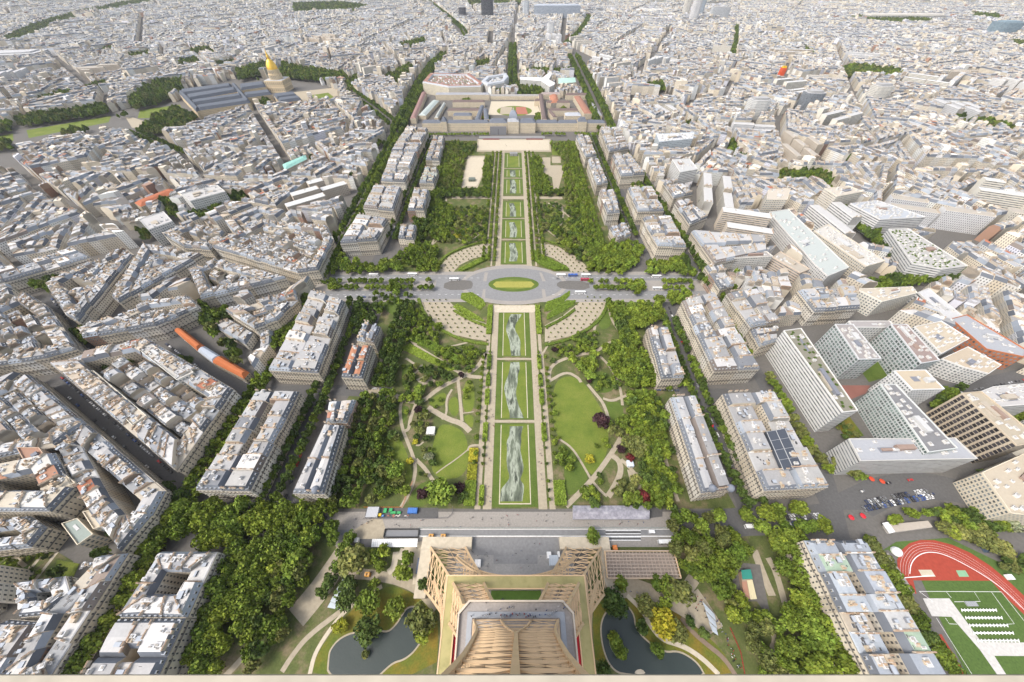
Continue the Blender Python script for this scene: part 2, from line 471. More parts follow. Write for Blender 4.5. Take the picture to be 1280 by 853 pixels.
# lawns
Z = .05
for pts, m in [
    ([(547, 532), (562, 530), (585, 543), (586, 597), (542, 600), (538, 570)], 'lawn'),
    ([(640 + x / 4, 427 + y / 4) for x, y in [(205, 215), (270, 168), (350, 192), (400, 262), (452, 345), (470, 395), (485, 470), (480, 540), (450, 610), (405, 690), (335, 580), (230, 480), (203, 400)]], 'lawn'),
    ([(640 + x / 4, 427 + y / 4) for x, y in [(460, 300), (545, 300), (560, 360), (545, 400), (490, 390)]], 'lawng'),
    ([(640 + x / 4, 427 + y / 4) for x, y in [(400, 150), (480, 150), (530, 230), (450, 270), (390, 200)]], 'lawng'),
    ([(640 + x / 4, 427 + y / 4) for x, y in [(235, 500), (300, 545), (350, 620), (390, 695), (270, 800), (262, 640)]], 'lawng'),
    ([(320 + x / 4, 427 + y / 4) for x, y in [(1040, 195), (1090, 190), (1095, 350), (1030, 360)]], 'lawn'),
    ([(320 + x / 4, 427 + y / 4) for x, y in [(1035, 370), (1090, 365), (1085, 440), (1050, 410)]], 'lawn'),
    ([(320 + x / 4, 427 + y / 4) for x, y in [(960, 290), (1010, 270), (1015, 375), (970, 370)]], 'lawn'),
    ([(320 + x / 4, 427 + y / 4) for x, y in [(860, 300), (950, 240), (950, 320), (880, 330)]], 'lawn'),
    ([(320 + x / 4, 427 + y / 4) for x, y in [(690, 430), (760, 560), (790, 700), (700, 760), (590, 700), (620, 520)]], 'lawn'),
    ([(320 + x / 4, 427 + y / 4) for x, y in [(800, 720), (880, 690), (900, 740), (860, 826), (745, 826)]], 'lawng'),
    ([(320 + x / 4, 427 + y / 4) for x, y in [(735, 100), (800, 140), (745, 240), (725, 200)]], 'lawng'),
    ([(320 + x / 4, 427 + y / 4) for x, y in [(910, 120), (1000, 190), (980, 195), (900, 160)]], 'lawng'),
    ([(320 + x / 4, 427 + y / 4) for x, y in [(730, 320), (775, 330), (735, 430), (722, 380)]], 'lawng'),
    ([(420 + x / 2.942, 280 + y / 2.942) for x, y in [(165, 280), (235, 275), (235, 340), (190, 330)]], 'lawng'),
    ([(420 + x / 2.942, 280 + y / 2.942) for x, y in [(1065, 275), (1140, 275), (1130, 320), (1075, 310)]], 'lawng'),
    ([(640 + x / 4, 214 + y / 4) for x, y in [(160, 180), (240, 190), (240, 270), (170, 270)]], 'lawn'),
    ([(640 + x / 4, 214 + y / 4) for x, y in [(440, 690), (490, 690), (500, 780), (430, 800)]], 'lawng'),
    ([(320 + x / 4, 214 + y / 4) for x, y in [(1080, 180), (1140, 190), (1150, 240), (1080, 230)]], 'lawn'),
    ([(320 + x / 4, 214 + y / 4) for x, y in [(710, 450), (790, 430), (790, 470), (720, 490)]], 'lawn')]:
    spx('lawn', pts, Z, M[m], 2); Z += .004

# the long central lawn in its five panels, framed by fresh grass, with the grey painting on it
def axis_rect(y0, y1, hw0, hw1, dx=0.0):
    Y0, Y1 = G(640, y0)[1], G(640, y1)[1]
    return np.array([(AX - hw0 + dx, Y0), (AX + hw0 + dx, Y0), (AX + hw1 + dx, Y1), (AX - hw1 + dx, Y1)])
HW = 17.6
panels = [(634, 530), (524, 452), (446, 390), (330, 302), (298, 275), (272, 252), (243, 224), (222, 212), (210, 192)]
for i, (a, b) in enumerate(panels):
    sheet('lawn', axis_rect(a, b, HW, HW), .06, M['lawng'])
    ya, yb = a - (4 if a > 600 else 1.2), b + 1.2
    sheet('lawn', axis_rect(ya, yb, HW * .66, HW * .66), .075, M['lawn'])
    for s in (-1, 1):
        Y0, Y1 = G(640, ya)[1], G(640, yb)[1]; x = AX + s * HW * .68
        sheet('path', [(x - .35, Y0), (x + .35, Y0), (x + .35, Y1), (x - .35, Y1)], .085, M['sandb'])
    if a > 600:
        Y0 = G(640, 630)[1]; sheet('path', [(AX - HW * .7, Y0 - .4), (AX + HW * .7, Y0 - .4), (AX + HW * .7, Y0 + .4), (AX - HW * .7, Y0 + .4)], .09, M['sandb'])
def mural(rows, name='painted_lawn'):
    """grey-green chalk painting on the grass: left and right edges per photo row"""
    E = [(G(l, y), G(r, y)) for y, l, r in rows]
    A = smooth_line([e[0] for e in E], 3); B = smooth_line([e[1] for e in E], 3)
    mb = MB()
    for i in range(len(A) - 1): mb.add(np.array([(*A[i], .1), (*B[i], .1), (*B[i + 1], .1), (*A[i + 1], .1)]), [(0, 1, 2, 3)])
    return tag(mb.build(name, [M['mural']]), kind='structure')
mural([(627, 625, 653), (612, 626, 655), (606, 631, 655), (600, 636, 650), (595, 637, 652), (586, 634, 655), (575, 633, 653), (562, 634, 650), (552, 633, 652), (545, 637, 651), (533, 637, 654)])
mural([(523, 637, 655), (516, 637, 652), (506, 634, 648), (495, 632, 645), (488, 630, 645), (480, 631, 647), (470, 635, 647), (462, 637, 650), (453, 638, 649)])
mural([(445, 639, 651), (436, 638, 650), (428, 637, 651), (420, 635, 648), (412, 632, 643), (404, 634, 645), (396, 637, 651), (393, 638, 652)])
mural([(327, 636, 646), (318, 638, 648), (310, 637, 645), (304, 636, 644)])
mural([(297, 637, 645), (288, 638, 647), (278, 636, 643)]); mural([(271, 637, 645), (262, 638, 645), (254, 636, 642)])
mural([(242, 637, 645), (232, 638, 646), (225, 637, 643)]); mural([(221, 638, 645), (213, 637, 644)])

# paths: sand
pt = Paths(.12)
for s in (-1, 1):
    def rail(y0, y1, x, w):
        Y0, Y1 = G(640, y0)[1], G(640, y1)[1]
        pt.add([(AX + s * x, Y0), (AX + s * x, Y1)], w, px=False, sm=0)
    rail(637, 381, 21.2, 6.6); rail(333, 190, 21.2, 6.6)
    rail(637, 440, 28.5, 4.6); rail(440, 395, 27.8, 3.4)
    rail(333, 192, 30.5, 2.2); rail(300, 192, 38, 2.0)
Y = lambda y: G(640, y)[1]
for y, hw, w in [(527, 25, 2.6), (449, 25, 2.4), (388, 25, 7), (332, 25, 3), (300, 18, 1.8), (273.5, 18, 1.8), (247.5, 24, 11), (223, 18, 2), (211, 18, 2), (191, 20, 3)]:
    pt.add([(AX - hw, Y(y)), (AX + hw, Y(y))], w, px=False, sm=0)
pt.add([(565, 247.5), (620, 247.5)], 9, sm=0); pt.add([(660, 247.5), (703, 247.5)], 9, sm=0)
C6 = lambda P: [(320 + x / 4, 427 + y / 4) for x, y in P]
C7 = lambda P: [(640 + x / 4, 427 + y / 4) for x, y in P]
for P, wd in [([(790, 20), (900, 85), (1010, 150), (1060, 175), (1130, 180)], 4.2), ([(690, 268), (760, 300), (830, 305), (900, 245), (960, 210), (1030, 180), (1110, 130), (1150, 60)], 4.5),
              ([(735, 290), (718, 330), (728, 430), (770, 530), (800, 620), (790, 700), (760, 770), (725, 830)], 2.8), ([(800, 310), (770, 390), (765, 440), (740, 450)], 3),
              ([(860, 330), (960, 390), (1030, 410), (1070, 450)], 5), ([(1010, 195), (1022, 300), (1030, 400)], 3), ([(1062, 540), (1000, 590), (940, 630), (900, 660)], 1.0),
              ([(800, 590), (850, 640), (880, 690), (905, 720)], 3), ([(750, 85), (810, 125), (840, 120)], 2.4), ([(835, 125), (770, 180), (755, 230)], 2.0),
              ([(860, 480), (820, 520), (800, 520)], 1.5), ([(980, 240), (950, 290), (955, 360), (930, 390)], 2), ([(1030, 360), (1090, 352)], 1), ([(640, 60), (540, 330), (430, 620), (400, 700)], 3.2),
              ([(975, 25), (1060, 5)], 2), ([(560, 230), (700, 275)], 6), ([(1130, 520), (1070, 520), (1060, 545)], 2)]:
    pt.add(C6(P), wd)
for P, wd in [([(185, 200), (270, 150), (330, 180), (345, 205)], 3), ([(378, 215), (420, 265), (450, 300), (475, 355), (488, 430), (492, 450)], 3), ([(440, 75), (490, 125), (525, 190), (545, 250), (552, 320)], 2.6),
              ([(455, 285), (500, 300), (545, 280), (600, 262)], 2.6), ([(230, 485), (300, 530), (350, 610), (395, 690)], 1.8), ([(270, 825), (400, 695), (470, 600), (510, 540), (545, 480)], 4),
              ([(500, 570), (540, 600), (545, 660), (505, 740), (480, 775)], 4.5), ([(400, 695), (440, 745), (475, 775)], 2), ([(640, 240), (690, 320), (700, 400), (770, 590), (790, 690), (830, 800)], 3),
              ([(185, 200), (190, 120), (290, 75), (430, 50), (470, 10), (530, 0)], 3.4), ([(545, 590), (600, 640), (655, 720)], 3), ([(155, 60), (190, 0)], 2)]:
    pt.add(C7(P), wd)
C2 = lambda P: [(320 + x / 4, 214 + y / 4) for x, y in P]
C3 = lambda P: [(640 + x / 4, 214 + y / 4) for x, y in P]
for P, wd in [([(820, 640), (840, 690), (880, 740), (960, 800), (1010, 830)], 3), ([(880, 745), (890, 800), (910, 830)], 2), ([(710, 700), (760, 830), (800, 870)], 3.5), ([(950, 130), (960, 260), (870, 360), (890, 440)], 3),
              ([(880, 370), (960, 300), (1060, 220)], 2), ([(1010, 340), (1060, 360), (1150, 290)], 2)]:
    pt.add(C2(P), wd)
for P, wd in [([(475, 640), (440, 720), (410, 780), (410, 850)], 3), ([(250, 180), (260, 230), (240, 280)], 2.6), ([(180, 160), (240, 190), (300, 240), (350, 340)], 2.8), ([(140, 270), (210, 320), (300, 400)], 3),
              ([(330, 0), (360, 130), (420, 260), (440, 390)], 3.6), ([(215, 0), (220, 110)], 2.5), ([(480, 660), (500, 760), (590, 860)], 3), ([(540, 640), (545, 760)], 2.5)]:
    pt.add(C3(P), wd)
# forecourts by the oval, with rows of young trees
SANDS = [GP([(527, 373), (557, 372), (570, 386), (590, 398), (611, 406), (611, 427), (590, 424), (570, 419), (550, 408), (535, 393)]),
         GP([(756, 373), (752, 390), (738, 407), (715, 420), (681, 428), (681, 407), (702, 396), (716, 385), (733, 371)]),
         GP([(548, 340), (552, 331), (562, 320), (582, 311), (613, 303), (613, 319), (592, 323), (574, 332), (567, 340)]),
         GP([(676, 303), (698, 309), (720, 321), (731, 331), (736, 341), (715, 341), (704, 331), (692, 323), (677, 318)])]
for P in SANDS: pt.poly(P)
for pts in [[(585, 195), (606, 195), (603, 221), (597, 235), (576, 235), (580, 217)], [(678, 197), (688, 197), (688, 207), (702, 207), (704, 215), (698, 237), (692, 237), (690, 222), (678, 215)], [(690, 196), (701, 196), (701, 204), (690, 204)],
            [(596, 190), (689, 190), (688, 174), (597, 174)], C6([(800, 190), (860, 165), (905, 175), (890, 205), (830, 220)]), C7([(575, 640), (640, 660), (655, 720), (620, 750), (590, 700)])]:
    pt.poly(GP(pts))
pt.done('path', M['sand'])
mbs = Paths(.235); mbs.poly(GP([(598, 188), (687, 188), (686, 175.5), (599, 175.5)])); mbs.poly(GP([(615, 382), (672, 382), (668, 391), (619, 391)])); mbs.poly(GP([(586, 197), (605, 197), (602, 221), (596, 233), (578, 233), (581, 217)]))
mbs.done('sandy_square', M['sandb'])

# the avenue across the park and the oval round the flower bed
def ell(cx, cy, rx, ry, n=56):
    c = G(cx, cy); ex = G(cx + rx, cy)[0] - c[0]; ey = (G(cx, cy - ry)[1] - G(cx, cy + ry)[1]) / 2; c = (c[0], (G(cx, cy - ry)[1] + G(cx, cy + ry)[1]) / 2)
    return np.array([(c[0] + ex * cos(2 * pi * i / n), c[1] + ey * sin(2 * pi * i / n)) for i in range(n)])
ROAD = [(405, 344.5), (880, 344.5), (892, 375), (395, 375)]
spx('avenue', [(400, 340), (885, 340), (897, 378), (390, 378)], .26, M['paving'])
spx('avenue', [(415, 344), (880, 344), (884, 351), (412, 351)], .28, M['forecourt'])
spx('avenue', [(405, 364), (890, 364), (894, 374), (402, 374)], .284, M['forecourt'])
spx('avenue', [(547, 346), (740, 346), (745, 373), (541, 373)], .292, M['forecourt'])
sheet('plaza', ell(642, 356.5, 67, 25), .3, M['paving'])
sheet('avenue', ell(642, 356.2, 62, 20.5), .305, M['forecourt'])
for a in (-135, -45, 45, 135):                               # pale crossings
    c = ell(642, 356.2, 62, 20.5, 8)
for pts in [[(606, 341), (610, 341), (608, 352), (604, 352)], [(604, 362), (607, 362), (606, 378), (601, 378)], [(674, 341), (677, 341), (682, 352), (678, 352)], [(677, 362), (681, 362), (684, 378), (679, 378)]]:
    spx('crossing', pts, .315, M['paving'])
mbk = MB(); mbk.prism(ell(642, 356, 31.5, 9.3), 0.2, .46, 0, 1); tag(mbk.build('traffic_island', [M['kerb'], M['lawng']]), kind='structure')
sheet('lawn', ell(642, 356, 25, 6.2), .475, M['lawn'])
spx('flower_bed', [(620, 352.5), (664, 352.5), (668, 356), (664, 360), (620, 360), (616, 356)], .5, M['yellow'])
pk = Paths(.33)
for pts in [[(556, 352), (588, 350), (592, 356), (588, 363), (554, 363)], [(702, 351), (735, 352), (738, 363), (702, 362), (694, 356)]]: pk.poly(smooth_loop(GP(pts), 1))
pk.done('pavement', M['street'])
pl = Paths(.345)                                             # dashed lines on the avenue
for x0, x1, y in [(420, 540, 347.5), (548, 600, 348), (690, 740, 348), (745, 880, 347.5), (405, 540, 369), (548, 600, 368.5), (690, 745, 368.5), (750, 890, 369)]:
    x = x0
    while x < x1: pl.add([(x, y), (x + 3, y)], .35, sm=0); x += 8
pl.done('road_markings', M['white'])

# the esplanade in front of the tower
spx('esplanade', [(395, 640), (850, 640), (846, 684), (420, 684)], .05, M['paving'])
spx('esplanade', [(420, 662.5), (842, 662.5), (842, 669), (415, 669)], .07, M['forecourt'])
spx('forecourt', [(575, 672), (712, 672), (722, 735), (565, 735)], .09, M['plazagrey'])
spx('forecourt', [(586, 672), (706, 672), (701, 694), (590, 694)], .11, M['forecourt'])
spx('forecourt', [(617, 672), (672, 672), (672, 705), (617, 705)], .12, M['forecourt'])
pw = Paths(.14); pw.add([(520, 670.6), (840, 670.6)], .6, sm=0); pw.add([(524, 661.8), (840, 661.8)], .35, sm=0)
for y in (663.5, 667.5, 671.5, 675.5): pw.add([(757, y), (801, y)], .5, sm=0)
pw.done('kerb_strip', M['white'])
pg = Paths(.13)
for y in (665.5, 669.5, 673.5): pg.add([(757, y), (801, y)], 1.6, sm=0)
pg.done('ramp', M['asphalt'])
# around the left pond
CB = lambda P: [(320 + x / 4, 640 + y / 4) for x, y in P]
CC = lambda P: [(640 + x / 4, 640 + y / 4) for x, y in P]
CD = lambda P: [(960 + x / 4, 640 + y / 4) for x, y in P]
def outline(P, k=2): return smooth_loop(GP(P), k)
ps = Paths(.1)
ps.add(CB([(640, 60), (480, 150), (400, 270), (310, 400), (200, 530)]), 15); ps.add(CB([(400, 250), (480, 310), (560, 312), (700, 335), (810, 380), (905, 480)]), 6); ps.add(CB([(560, 130), (640, 120)]), 12, sm=0)
ps.add(CC([(632, 338), (628, 400)]), 20, sm=0); ps.add(CC([(515, 402), (600, 395), (700, 410), (790, 455), (870, 500), (960, 570)]), 7); ps.add(CC([(890, 415), (950, 500), (1010, 600)]), 14)
ps.done('plaza', M['sand'])
spx('lawn', CB([(640, 378), (700, 372), (790, 412), (880, 470), (912, 530), (905, 830), (270, 830), (300, 720), (380, 600), (460, 510), (540, 440)]), .055, M['lawno'], 1)
pb = Paths(.16)
pb.add(CB([(630, 372), (560, 415), (480, 465), (410, 535), (335, 640), (290, 720), (270, 810)]), 2.4)
pb.add(CB([(700, 200), (690, 280), (660, 305)]), 4); pb.add(CB([(725, 270), (800, 270)]), 3, sm=0); pb.add(CB([(740, 185), (720, 240)]), 5, sm=0); pb.add(CB([(812, 150), (806, 360)]), 6, sm=0); pb.add(CB([(740, 190), (830, 190)]), 6, sm=0)
pb.add(CC([(575, 418), (650, 490), (690, 570), (750, 640), (830, 662), (890, 690), (960, 740), (1035, 815)]), 2.6)
pb.done('path', M['sandb'])
spx('lawn', CC([(400, 480), (440, 440), (520, 420), (600, 420), (700, 440), (800, 490), (900, 560), (1000, 640), (1080, 730), (1110, 830), (420, 830)]), .05, M['lawno'], 1)
spx('lawn', CC([(600, 415), (690, 440), (730, 520), (660, 500)]), .058, M['lawng'], 1)
def pond(P, name):
    Q = outline(P)
    sheet('pond_rim', miter(ccw(Q), -.9), .17, M['sand']); sheet(name, Q, .19, M['water'])
    return Q
POND_L = pond(CB([(368, 720), (375, 690), (415, 640), (480, 608), (540, 610), (605, 595), (660, 608), (705, 565), (735, 515), (760, 480), (805, 478), (825, 500), (842, 560), (832, 630), (790, 695), (740, 735), (690, 748), (650, 780), (600, 830), (360, 830)]), 'pond')
POND_R = pond(CC([(500, 470), (545, 460), (605, 500), (615, 590), (690, 665), (765, 708), (830, 700), (890, 730), (935, 770), (965, 830), (560, 812), (500, 780), (462, 700), (445, 600), (455, 530)]), 'pond')
mbi = MB(); mbi.prism(outline(CC([(485, 610), (530, 622), (560, 670), (580, 725), (555, 750), (520, 725), (485, 670)])), .1, .55, 0, 1); tag(mbi.build('islet', [M['kerb'], M['lawng']]), kind='structure')
mbi = MB(); mbi.prism(outline(CB([(530, 695), (560, 690), (568, 715), (545, 745), (528, 725)])), .1, .5, 0, 1); tag(mbi.build('islet', [M['kerb'], M['lawno']]), kind='structure')
spx('path', CC([(620, 790), (650, 785), (672, 812), (610, 812)]), .21, M['sandb'], 1)
# earth paths under the groves
pe = Paths(.1)
for P, wd in [([(1240, 700), (1200, 745), (1120, 830), (1080, 860)], 3.5)]: pe.add([(x / 4, 640 + y / 4) for x, y in P], wd)
for P, wd in [([(100, 320), (140, 380), (190, 410)], 3), ([(130, 800), (180, 720), (260, 620), (420, 500)], 3)]: pe.add(CB(P), wd)
for P, wd in [([(880, 180), (960, 280), (990, 340)], 5), ([(1210, 190), (1250, 300), (1300, 420)], 5), ([(870, 330), (920, 380)], 8)]: pe.add(CC(P), wd)
for P, wd in [([(0, 230), (40, 300), (90, 480)], 4), ([(0, 560), (40, 640), (10, 700), (110, 830)], 3)]: pe.add(CD(P), wd)
pe.done('path', M['sand'])
pf = Paths(.24); pf.add(CC([(845, 530), (900, 600), (970, 660), (1060, 730), (1125, 830)]), 2.6); pf.done('flower_bank', M['soil'])

# roads on both sides
rd = Paths(.06)
rd.add([(850, 658), (930, 652), (1010, 650), (1046, 645)], 19, sm=0)
rd.add([(1030, 590), (1045, 640), (1056, 668), (1048, 690)], 12)
rd.add([(1040, 645), (1075, 628), (1105, 613), (1160, 606), (1205, 615), (1245, 636), (1300, 670)], 21)
rd.add([(850, 490), (875, 492), (915, 493)], 12, sm=0); rd.add([(300, 489), (425, 488), (490, 491)], 12, sm=0)
rd.add([(400, 660), (350, 630), (335, 626), (250, 650)], 16); rd.add([(345, 640), (398, 492), (448, 372), (490, 290), (540, 170)], 14); rd.add([(935, 640), (880, 492), (835, 378), (800, 290), (740, 168)], 14)
rd.add([(395, 376), (330, 490), (240, 640), (150, 760), (90, 860)], 12); rd.add([(892, 376), (950, 470), (1040, 640)], 12)
rd.add([(55, 372), (108, 445)], 16, sm=0); rd.add([(70, 470), (228, 612), (260, 660)], 20, sm=0); rd.add([(215, 424), (312, 492)], 17, sm=0); rd.add([(395, 376), (440, 290), (497, 168), (520, 150)], 16)
rd.add([(1180, 490), (1225, 482), (1300, 465)], 14); rd.add([(892, 376), (845, 290), (800, 230), (757, 168)], 15)
rd.done('road', M['asphalt'])
spx('pavement', [(1010, 640), (1030, 610), (1045, 600), (1100, 596), (1160, 590), (1230, 590), (1300, 640), (1300, 700), (1100, 690), (1060, 672), (1040, 660)], .03, M['street'])
spx('plaza', CD([(500, 60), (560, 50), (590, 120), (700, 110), (800, 90), (870, 130), (990, 200), (1090, 240), (1240, 330), (1200, 340), (1000, 230), (780, 130), (660, 190), (620, 230), (560, 200), (480, 130)]), .1, M['street'])
spx('pavement', CD([(375, -10), (480, -10), (540, 40), (430, 135), (410, 130)]), .12, M['street'])
# stadium
spx('sports_ground', CD([(560, 200), (600, 190), (760, 330), (870, 560), (1000, 830), (1400, 830), (1400, 200), (1150, 250), (900, 130), (640, 150)]), .13, M['turf'])
spx('running_track', CD([(648, 300), (645, 240), (668, 190), (705, 158), (760, 141), (830, 142), (920, 165), (1010, 205), (1110, 270), (1200, 345), (1290, 430), (1420, 560), (1420, 640), (1280, 515), (1180, 420), (1115, 345), (725, 343), (742, 410), (722, 408), (690, 350)]), .16, M['track'], 0)
spx('running_track', CD([(838, 615), (866, 612), (940, 735), (995, 825), (925, 825), (880, 720)]), .162, M['track'])
sl = Paths(.18)
arc = [(660, 300), (662, 245), (685, 200), (720, 168), (770, 155), (830, 156), (910, 178), (1000, 222), (1100, 288), (1190, 362), (1300, 470)]
for k in (0, .25, .5, .75):
    inn = [(715, 330), (712, 275), (728, 240), (752, 215), (790, 203), (840, 205), (900, 225), (975, 262), (1060, 310), (1120, 352), (1250, 480)]
    sl.add(CD([(a[0] * (1 - k) + b[0] * k, a[1] * (1 - k) + b[1] * k) for a, b in zip(arc, inn)]), .09)
sl.add(CD([(708, 310), (712, 265), (735, 228), (780, 203), (840, 202), (910, 225), (1000, 272), (1090, 325), (1180, 390), (1290, 500)]), .45)
for P in [[(755, 398), (1165, 400)], [(755, 398), (825, 450)], [(1165, 400), (1290, 560)], [(1115, 400), (1230, 560), (1195, 562)], [(890, 400), (915, 430)], [(1030, 402), (1060, 448), (930, 450)], [(840, 530), (1020, 815)], [(885, 530), (905, 560), (945, 562)]]: sl.add(CD(P), .22, sm=0)
sl.add(CD([(680, 330), (830, 318)]), .5, sm=0)
sl.done('pitch_markings', M['white'])
spx('paved_walk', CD([(773, 433), (905, 433), (1065, 650), (1420, 656), (1420, 722), (1130, 720), (1195, 822), (1150, 822), (1058, 690), (915, 525), (818, 522)]), .2, M['concrete'])
spx('sand_pit', CD([(750, 290), (815, 290), (838, 325), (770, 325)]), .19, M['sandb']); spx('jump_pad', CD([(938, 293), (985, 293), (1005, 325), (955, 325)]), .192, surf('green_mat', (.2, .36, .22), .8, .3, .15))
spx('paved_walk', CD([(575, 205), (600, 205), (735, 408), (715, 408)]), .2, M['paving'])
# far left meadow with its roads
spx('meadow', [(33, 163), (139, 145), (136, 153), (36, 173)], .1, M['lawn']); spx('meadow', [(-60, 184), (16, 167), (17, 176), (-60, 198)], .1, M['lawn'])
spx('avenue', [(-60, 215), (40, 172), (150, 147), (185, 140), (170, 160), (130, 163), (20, 186), (-60, 225)], .06, M['street'])
spx('lawn', [(175, 138), (225, 131), (228, 138), (190, 148), (172, 148)], .1, M['lawn']); spx('lawn', [(300 + 85, 120), (410, 116), (418, 122), (398, 128)], .1, M['lawn'])
spx('path', [(157, 147), (166, 147), (200, 158), (196, 163), (165, 160)], .11, M['sand'])
# the exercise yard behind the long school facade
spx('sandy_square', [(610, 144), (676, 144), (671, 127), (614, 127)], .1, M['sandb'])
sheet('lawn', ell(643, 139, 22, 6.3), .13, M['lawn']); spx('sports_court', [(625, 143), (640, 143), (640, 134), (626, 134)], .16, M['sand']); spx('sports_court', [(645, 143), (660, 143), (657, 134), (645, 134)], .16, surf('red_court', (.33, .13, .09), .9, .1, .15))
spx('lawn', [(618, 122.5), (636, 122.5), (636, 118), (622, 118)], .1, M['lawn']); spx('lawn', [(648, 122.5), (668, 122.5), (664, 118), (648, 118)], .1, M['lawn'])
spx('path', [(362, 116), (425, 109), (434, 130), (384, 138)], .05, M['sand'])
spx('lawn', [(548, 181), (597, 181), (592, 194), (552, 194)], .09, M['lawn']); spx('lawn', [(690, 181), (722, 181), (724, 194), (690, 194)], .09, M['lawn'])
spx('lawn', [(1041, 523), (1061, 520), (1080, 545), (1058, 549)], .1, M['lawno']); spx('terrace', [(1047, 482), (1088, 482), (1082, 492), (1062, 500)], .1, surf('brick_paving', (.22, .10, .08), .95, .1, .2))
spx('lawn', [(1076, 464), (1100, 450), (1122, 468), (1086, 478)], .104, M['lawng']); spx('lawn', [(1172, 500), (1196, 490), (1200, 505), (1170, 520)], .1, M['lawn']); spx('lawn', [(1222, 590), (1234, 586), (1236, 604), (1224, 604)], .1, M['lawn'])
spx('garden', [(-20, 692), (60, 683), (92, 702), (62, 736), (-20, 722)], .1, M['under'])
pgd = Paths(.14)
for P in [[(0, 716), (30, 690)], [(10, 690), (40, 715)], [(60, 684), (20, 735)], [(72, 690), (34, 738)]]: pgd.add(P, 2.2, sm=0)
pgd.done('path', M['sandb'])
# ------------------------------------------------------------------ building lots: facade, mansard, ridge, mansard, court wall
def stack(L, k): return np.array([l[k] for l in L], float)
def lots_mesh(W, Rf, L, z0=0.0, wm=0, blank=False):
    """L: list of dicts o0,o1,i1,i0 (2D), h, rise, a (slope run), tw, ts, tz tints, h0,h1 hip flags. W gets walls, Rf roofs (0 slate, 1 zinc, 2 party wall)"""
    if not L: return
    O0, O1, I1, I0 = stack(L, 'o0'), stack(L, 'o1'), stack(L, 'i1'), stack(L, 'i0')
    h, rise, a = stack(L, 'h'), stack(L, 'rise'), stack(L, 'a')
    tw, ts, tz = stack(L, 'tw'), stack(L, 'ts'), stack(L, 'tz')
    e = O1 - O0; eL = np.maximum(np.linalg.norm(e, axis=1), .1); eu = e / eL[:, None]
    n = len(L)
    def side(O, I, hip, sgn):
        d = I - O; dl = np.maximum(np.linalg.norm(d, axis=1), .1); f = np.minimum(a / dl, .3)[:, None]
        sh = eu * (sgn * np.minimum(hip * a, eL * .35))[:, None]
        pts = [O, O, O + f * d + sh, O + .5 * d + sh, I - f * d + sh, I, I]
        zs = [np.full(n, z0), h, h + .9 * rise, h + rise, h + .9 * rise, h, np.full(n, z0)]
        return [np.concatenate([p, z[:, None]], 1) for p, z in zip(pts, zs)]
    A = side(O0, I0, stack(L, 'h0'), 1); B = side(O1, I1, stack(L, 'h1'), -1)
    V = np.stack(A + B, 1)
    st = np.maximum(1, np.round(h / 3.1)); bay = np.maximum(1, np.round(eL / 2.6))
    bi = np.maximum(1, np.round(np.linalg.norm(I1 - I0, axis=1) / 2.6))
    zz = np.zeros(n)
    uv = np.stack([np.stack([zz, zz], 1), np.stack([bay, zz], 1), np.stack([bay, st], 1), np.stack([zz, st], 1)], 1)
    uvi = np.stack([np.stack([zz, st], 1), np.stack([bi, st], 1), np.stack([bi, zz], 1), np.stack([zz, zz], 1)], 1)
    dp = np.maximum(1, np.round(np.linalg.norm(I0 - O0, axis=1) / 2.9))
    uvs = np.stack([np.stack([zz, zz], 1), np.stack([dp, zz], 1), np.stack([dp, st], 1), np.stack([zz, st], 1)], 1)
    hip0, hip1 = stack(L, 'h0') > 0, stack(L, 'h1') > 0
    q = lambda k: (k, 7 + k, 8 + k, k + 1)
    # hidden party walls get a windowless strip of the texture: u,v outside the pane
    flat = np.broadcast_to(np.array([(.1, .15)] * 4), (n, 4, 2))
    us0 = np.where(hip0[:, None, None], uvs, flat); us1 = np.where(hip1[:, None, None], uvs, flat)
    if blank: uv = us0 = us1 = flat                  # facades that get real windows
    W.add(V, [q(0), q(5), (6, 0, 1, 5), (7, 13, 12, 8)], wm, [tw, tw * .96, tw, tw], {0: uv, 1: uvi, 2: us0, 3: us1})
    t0 = np.where(hip0[:, None], ts, tw * .9); t1 = np.where(hip1[:, None], ts, tw * .9)
    Rf.add(V, [q(1), q(4), q(2), q(3), (5, 1, 2, 3, 4), (8, 12, 11, 10, 9)], [0, 0, 1, 1, np.where(hip0, 0, 2), np.where(hip1, 0, 2)], [ts, ts, tz, tz, t0, t1])

def wall_tint(r=R):
    u = r.random()
    b = (.64, .57, .455) if u < .62 else (.68, .64, .56) if u < .85 else (.56, .485, .37) if u < .94 else (.34, .21, .15) if u < .97 else (.70, .69, .66)
    k = r.uniform(.84, 1.14); return tuple(x * k for x in b)
def slate_tint(r=R):
    u = r.random()
    b = (.16, .175, .20) if u < .55 else (.30, .33, .37) if u < .9 else (.22, .19, .17)
    k = r.uniform(.75, 1.25); return tuple(x * k for x in b)
def zinc_tint(r=R, far=False):
    u = r.random()
    b = (.37, .376, .384) if u < .46 else (.485, .488, .492) if u < .68 else (.22, .235, .26) if u < .78 else (.46, .40, .32) if u < .885 else (.64, .635, .62) if u < .955 else (.30, .24, .20) if u < .98 else (.40, .15, .08)
    k = r.uniform(.8, 1.22); return (b[0] * k * 1.03, b[1] * k, b[2] * k * .965)
def lot(o0, o1, i1, i0, h, rise=4.6, a=2.1, h0=0, h1=0, r=R, tw=None, ts=None, tz=None):
    if r.random() < .16 and not h0 and not h1 and rise > 2: rise, a = .5, .6; ts = tz = tz or r.choice(((.46, .41, .33), (.55, .54, .52), (.30, .31, .32)))
    return dict(o0=o0, o1=o1, i1=i1, i0=i0, h=h, rise=rise, a=a, h0=h0, h1=h1, tw=tw or wall_tint(r), ts=ts or slate_tint(r), tz=tz or zinc_tint(r))
lerp = lambda a, b, t: a + (b - a) * t

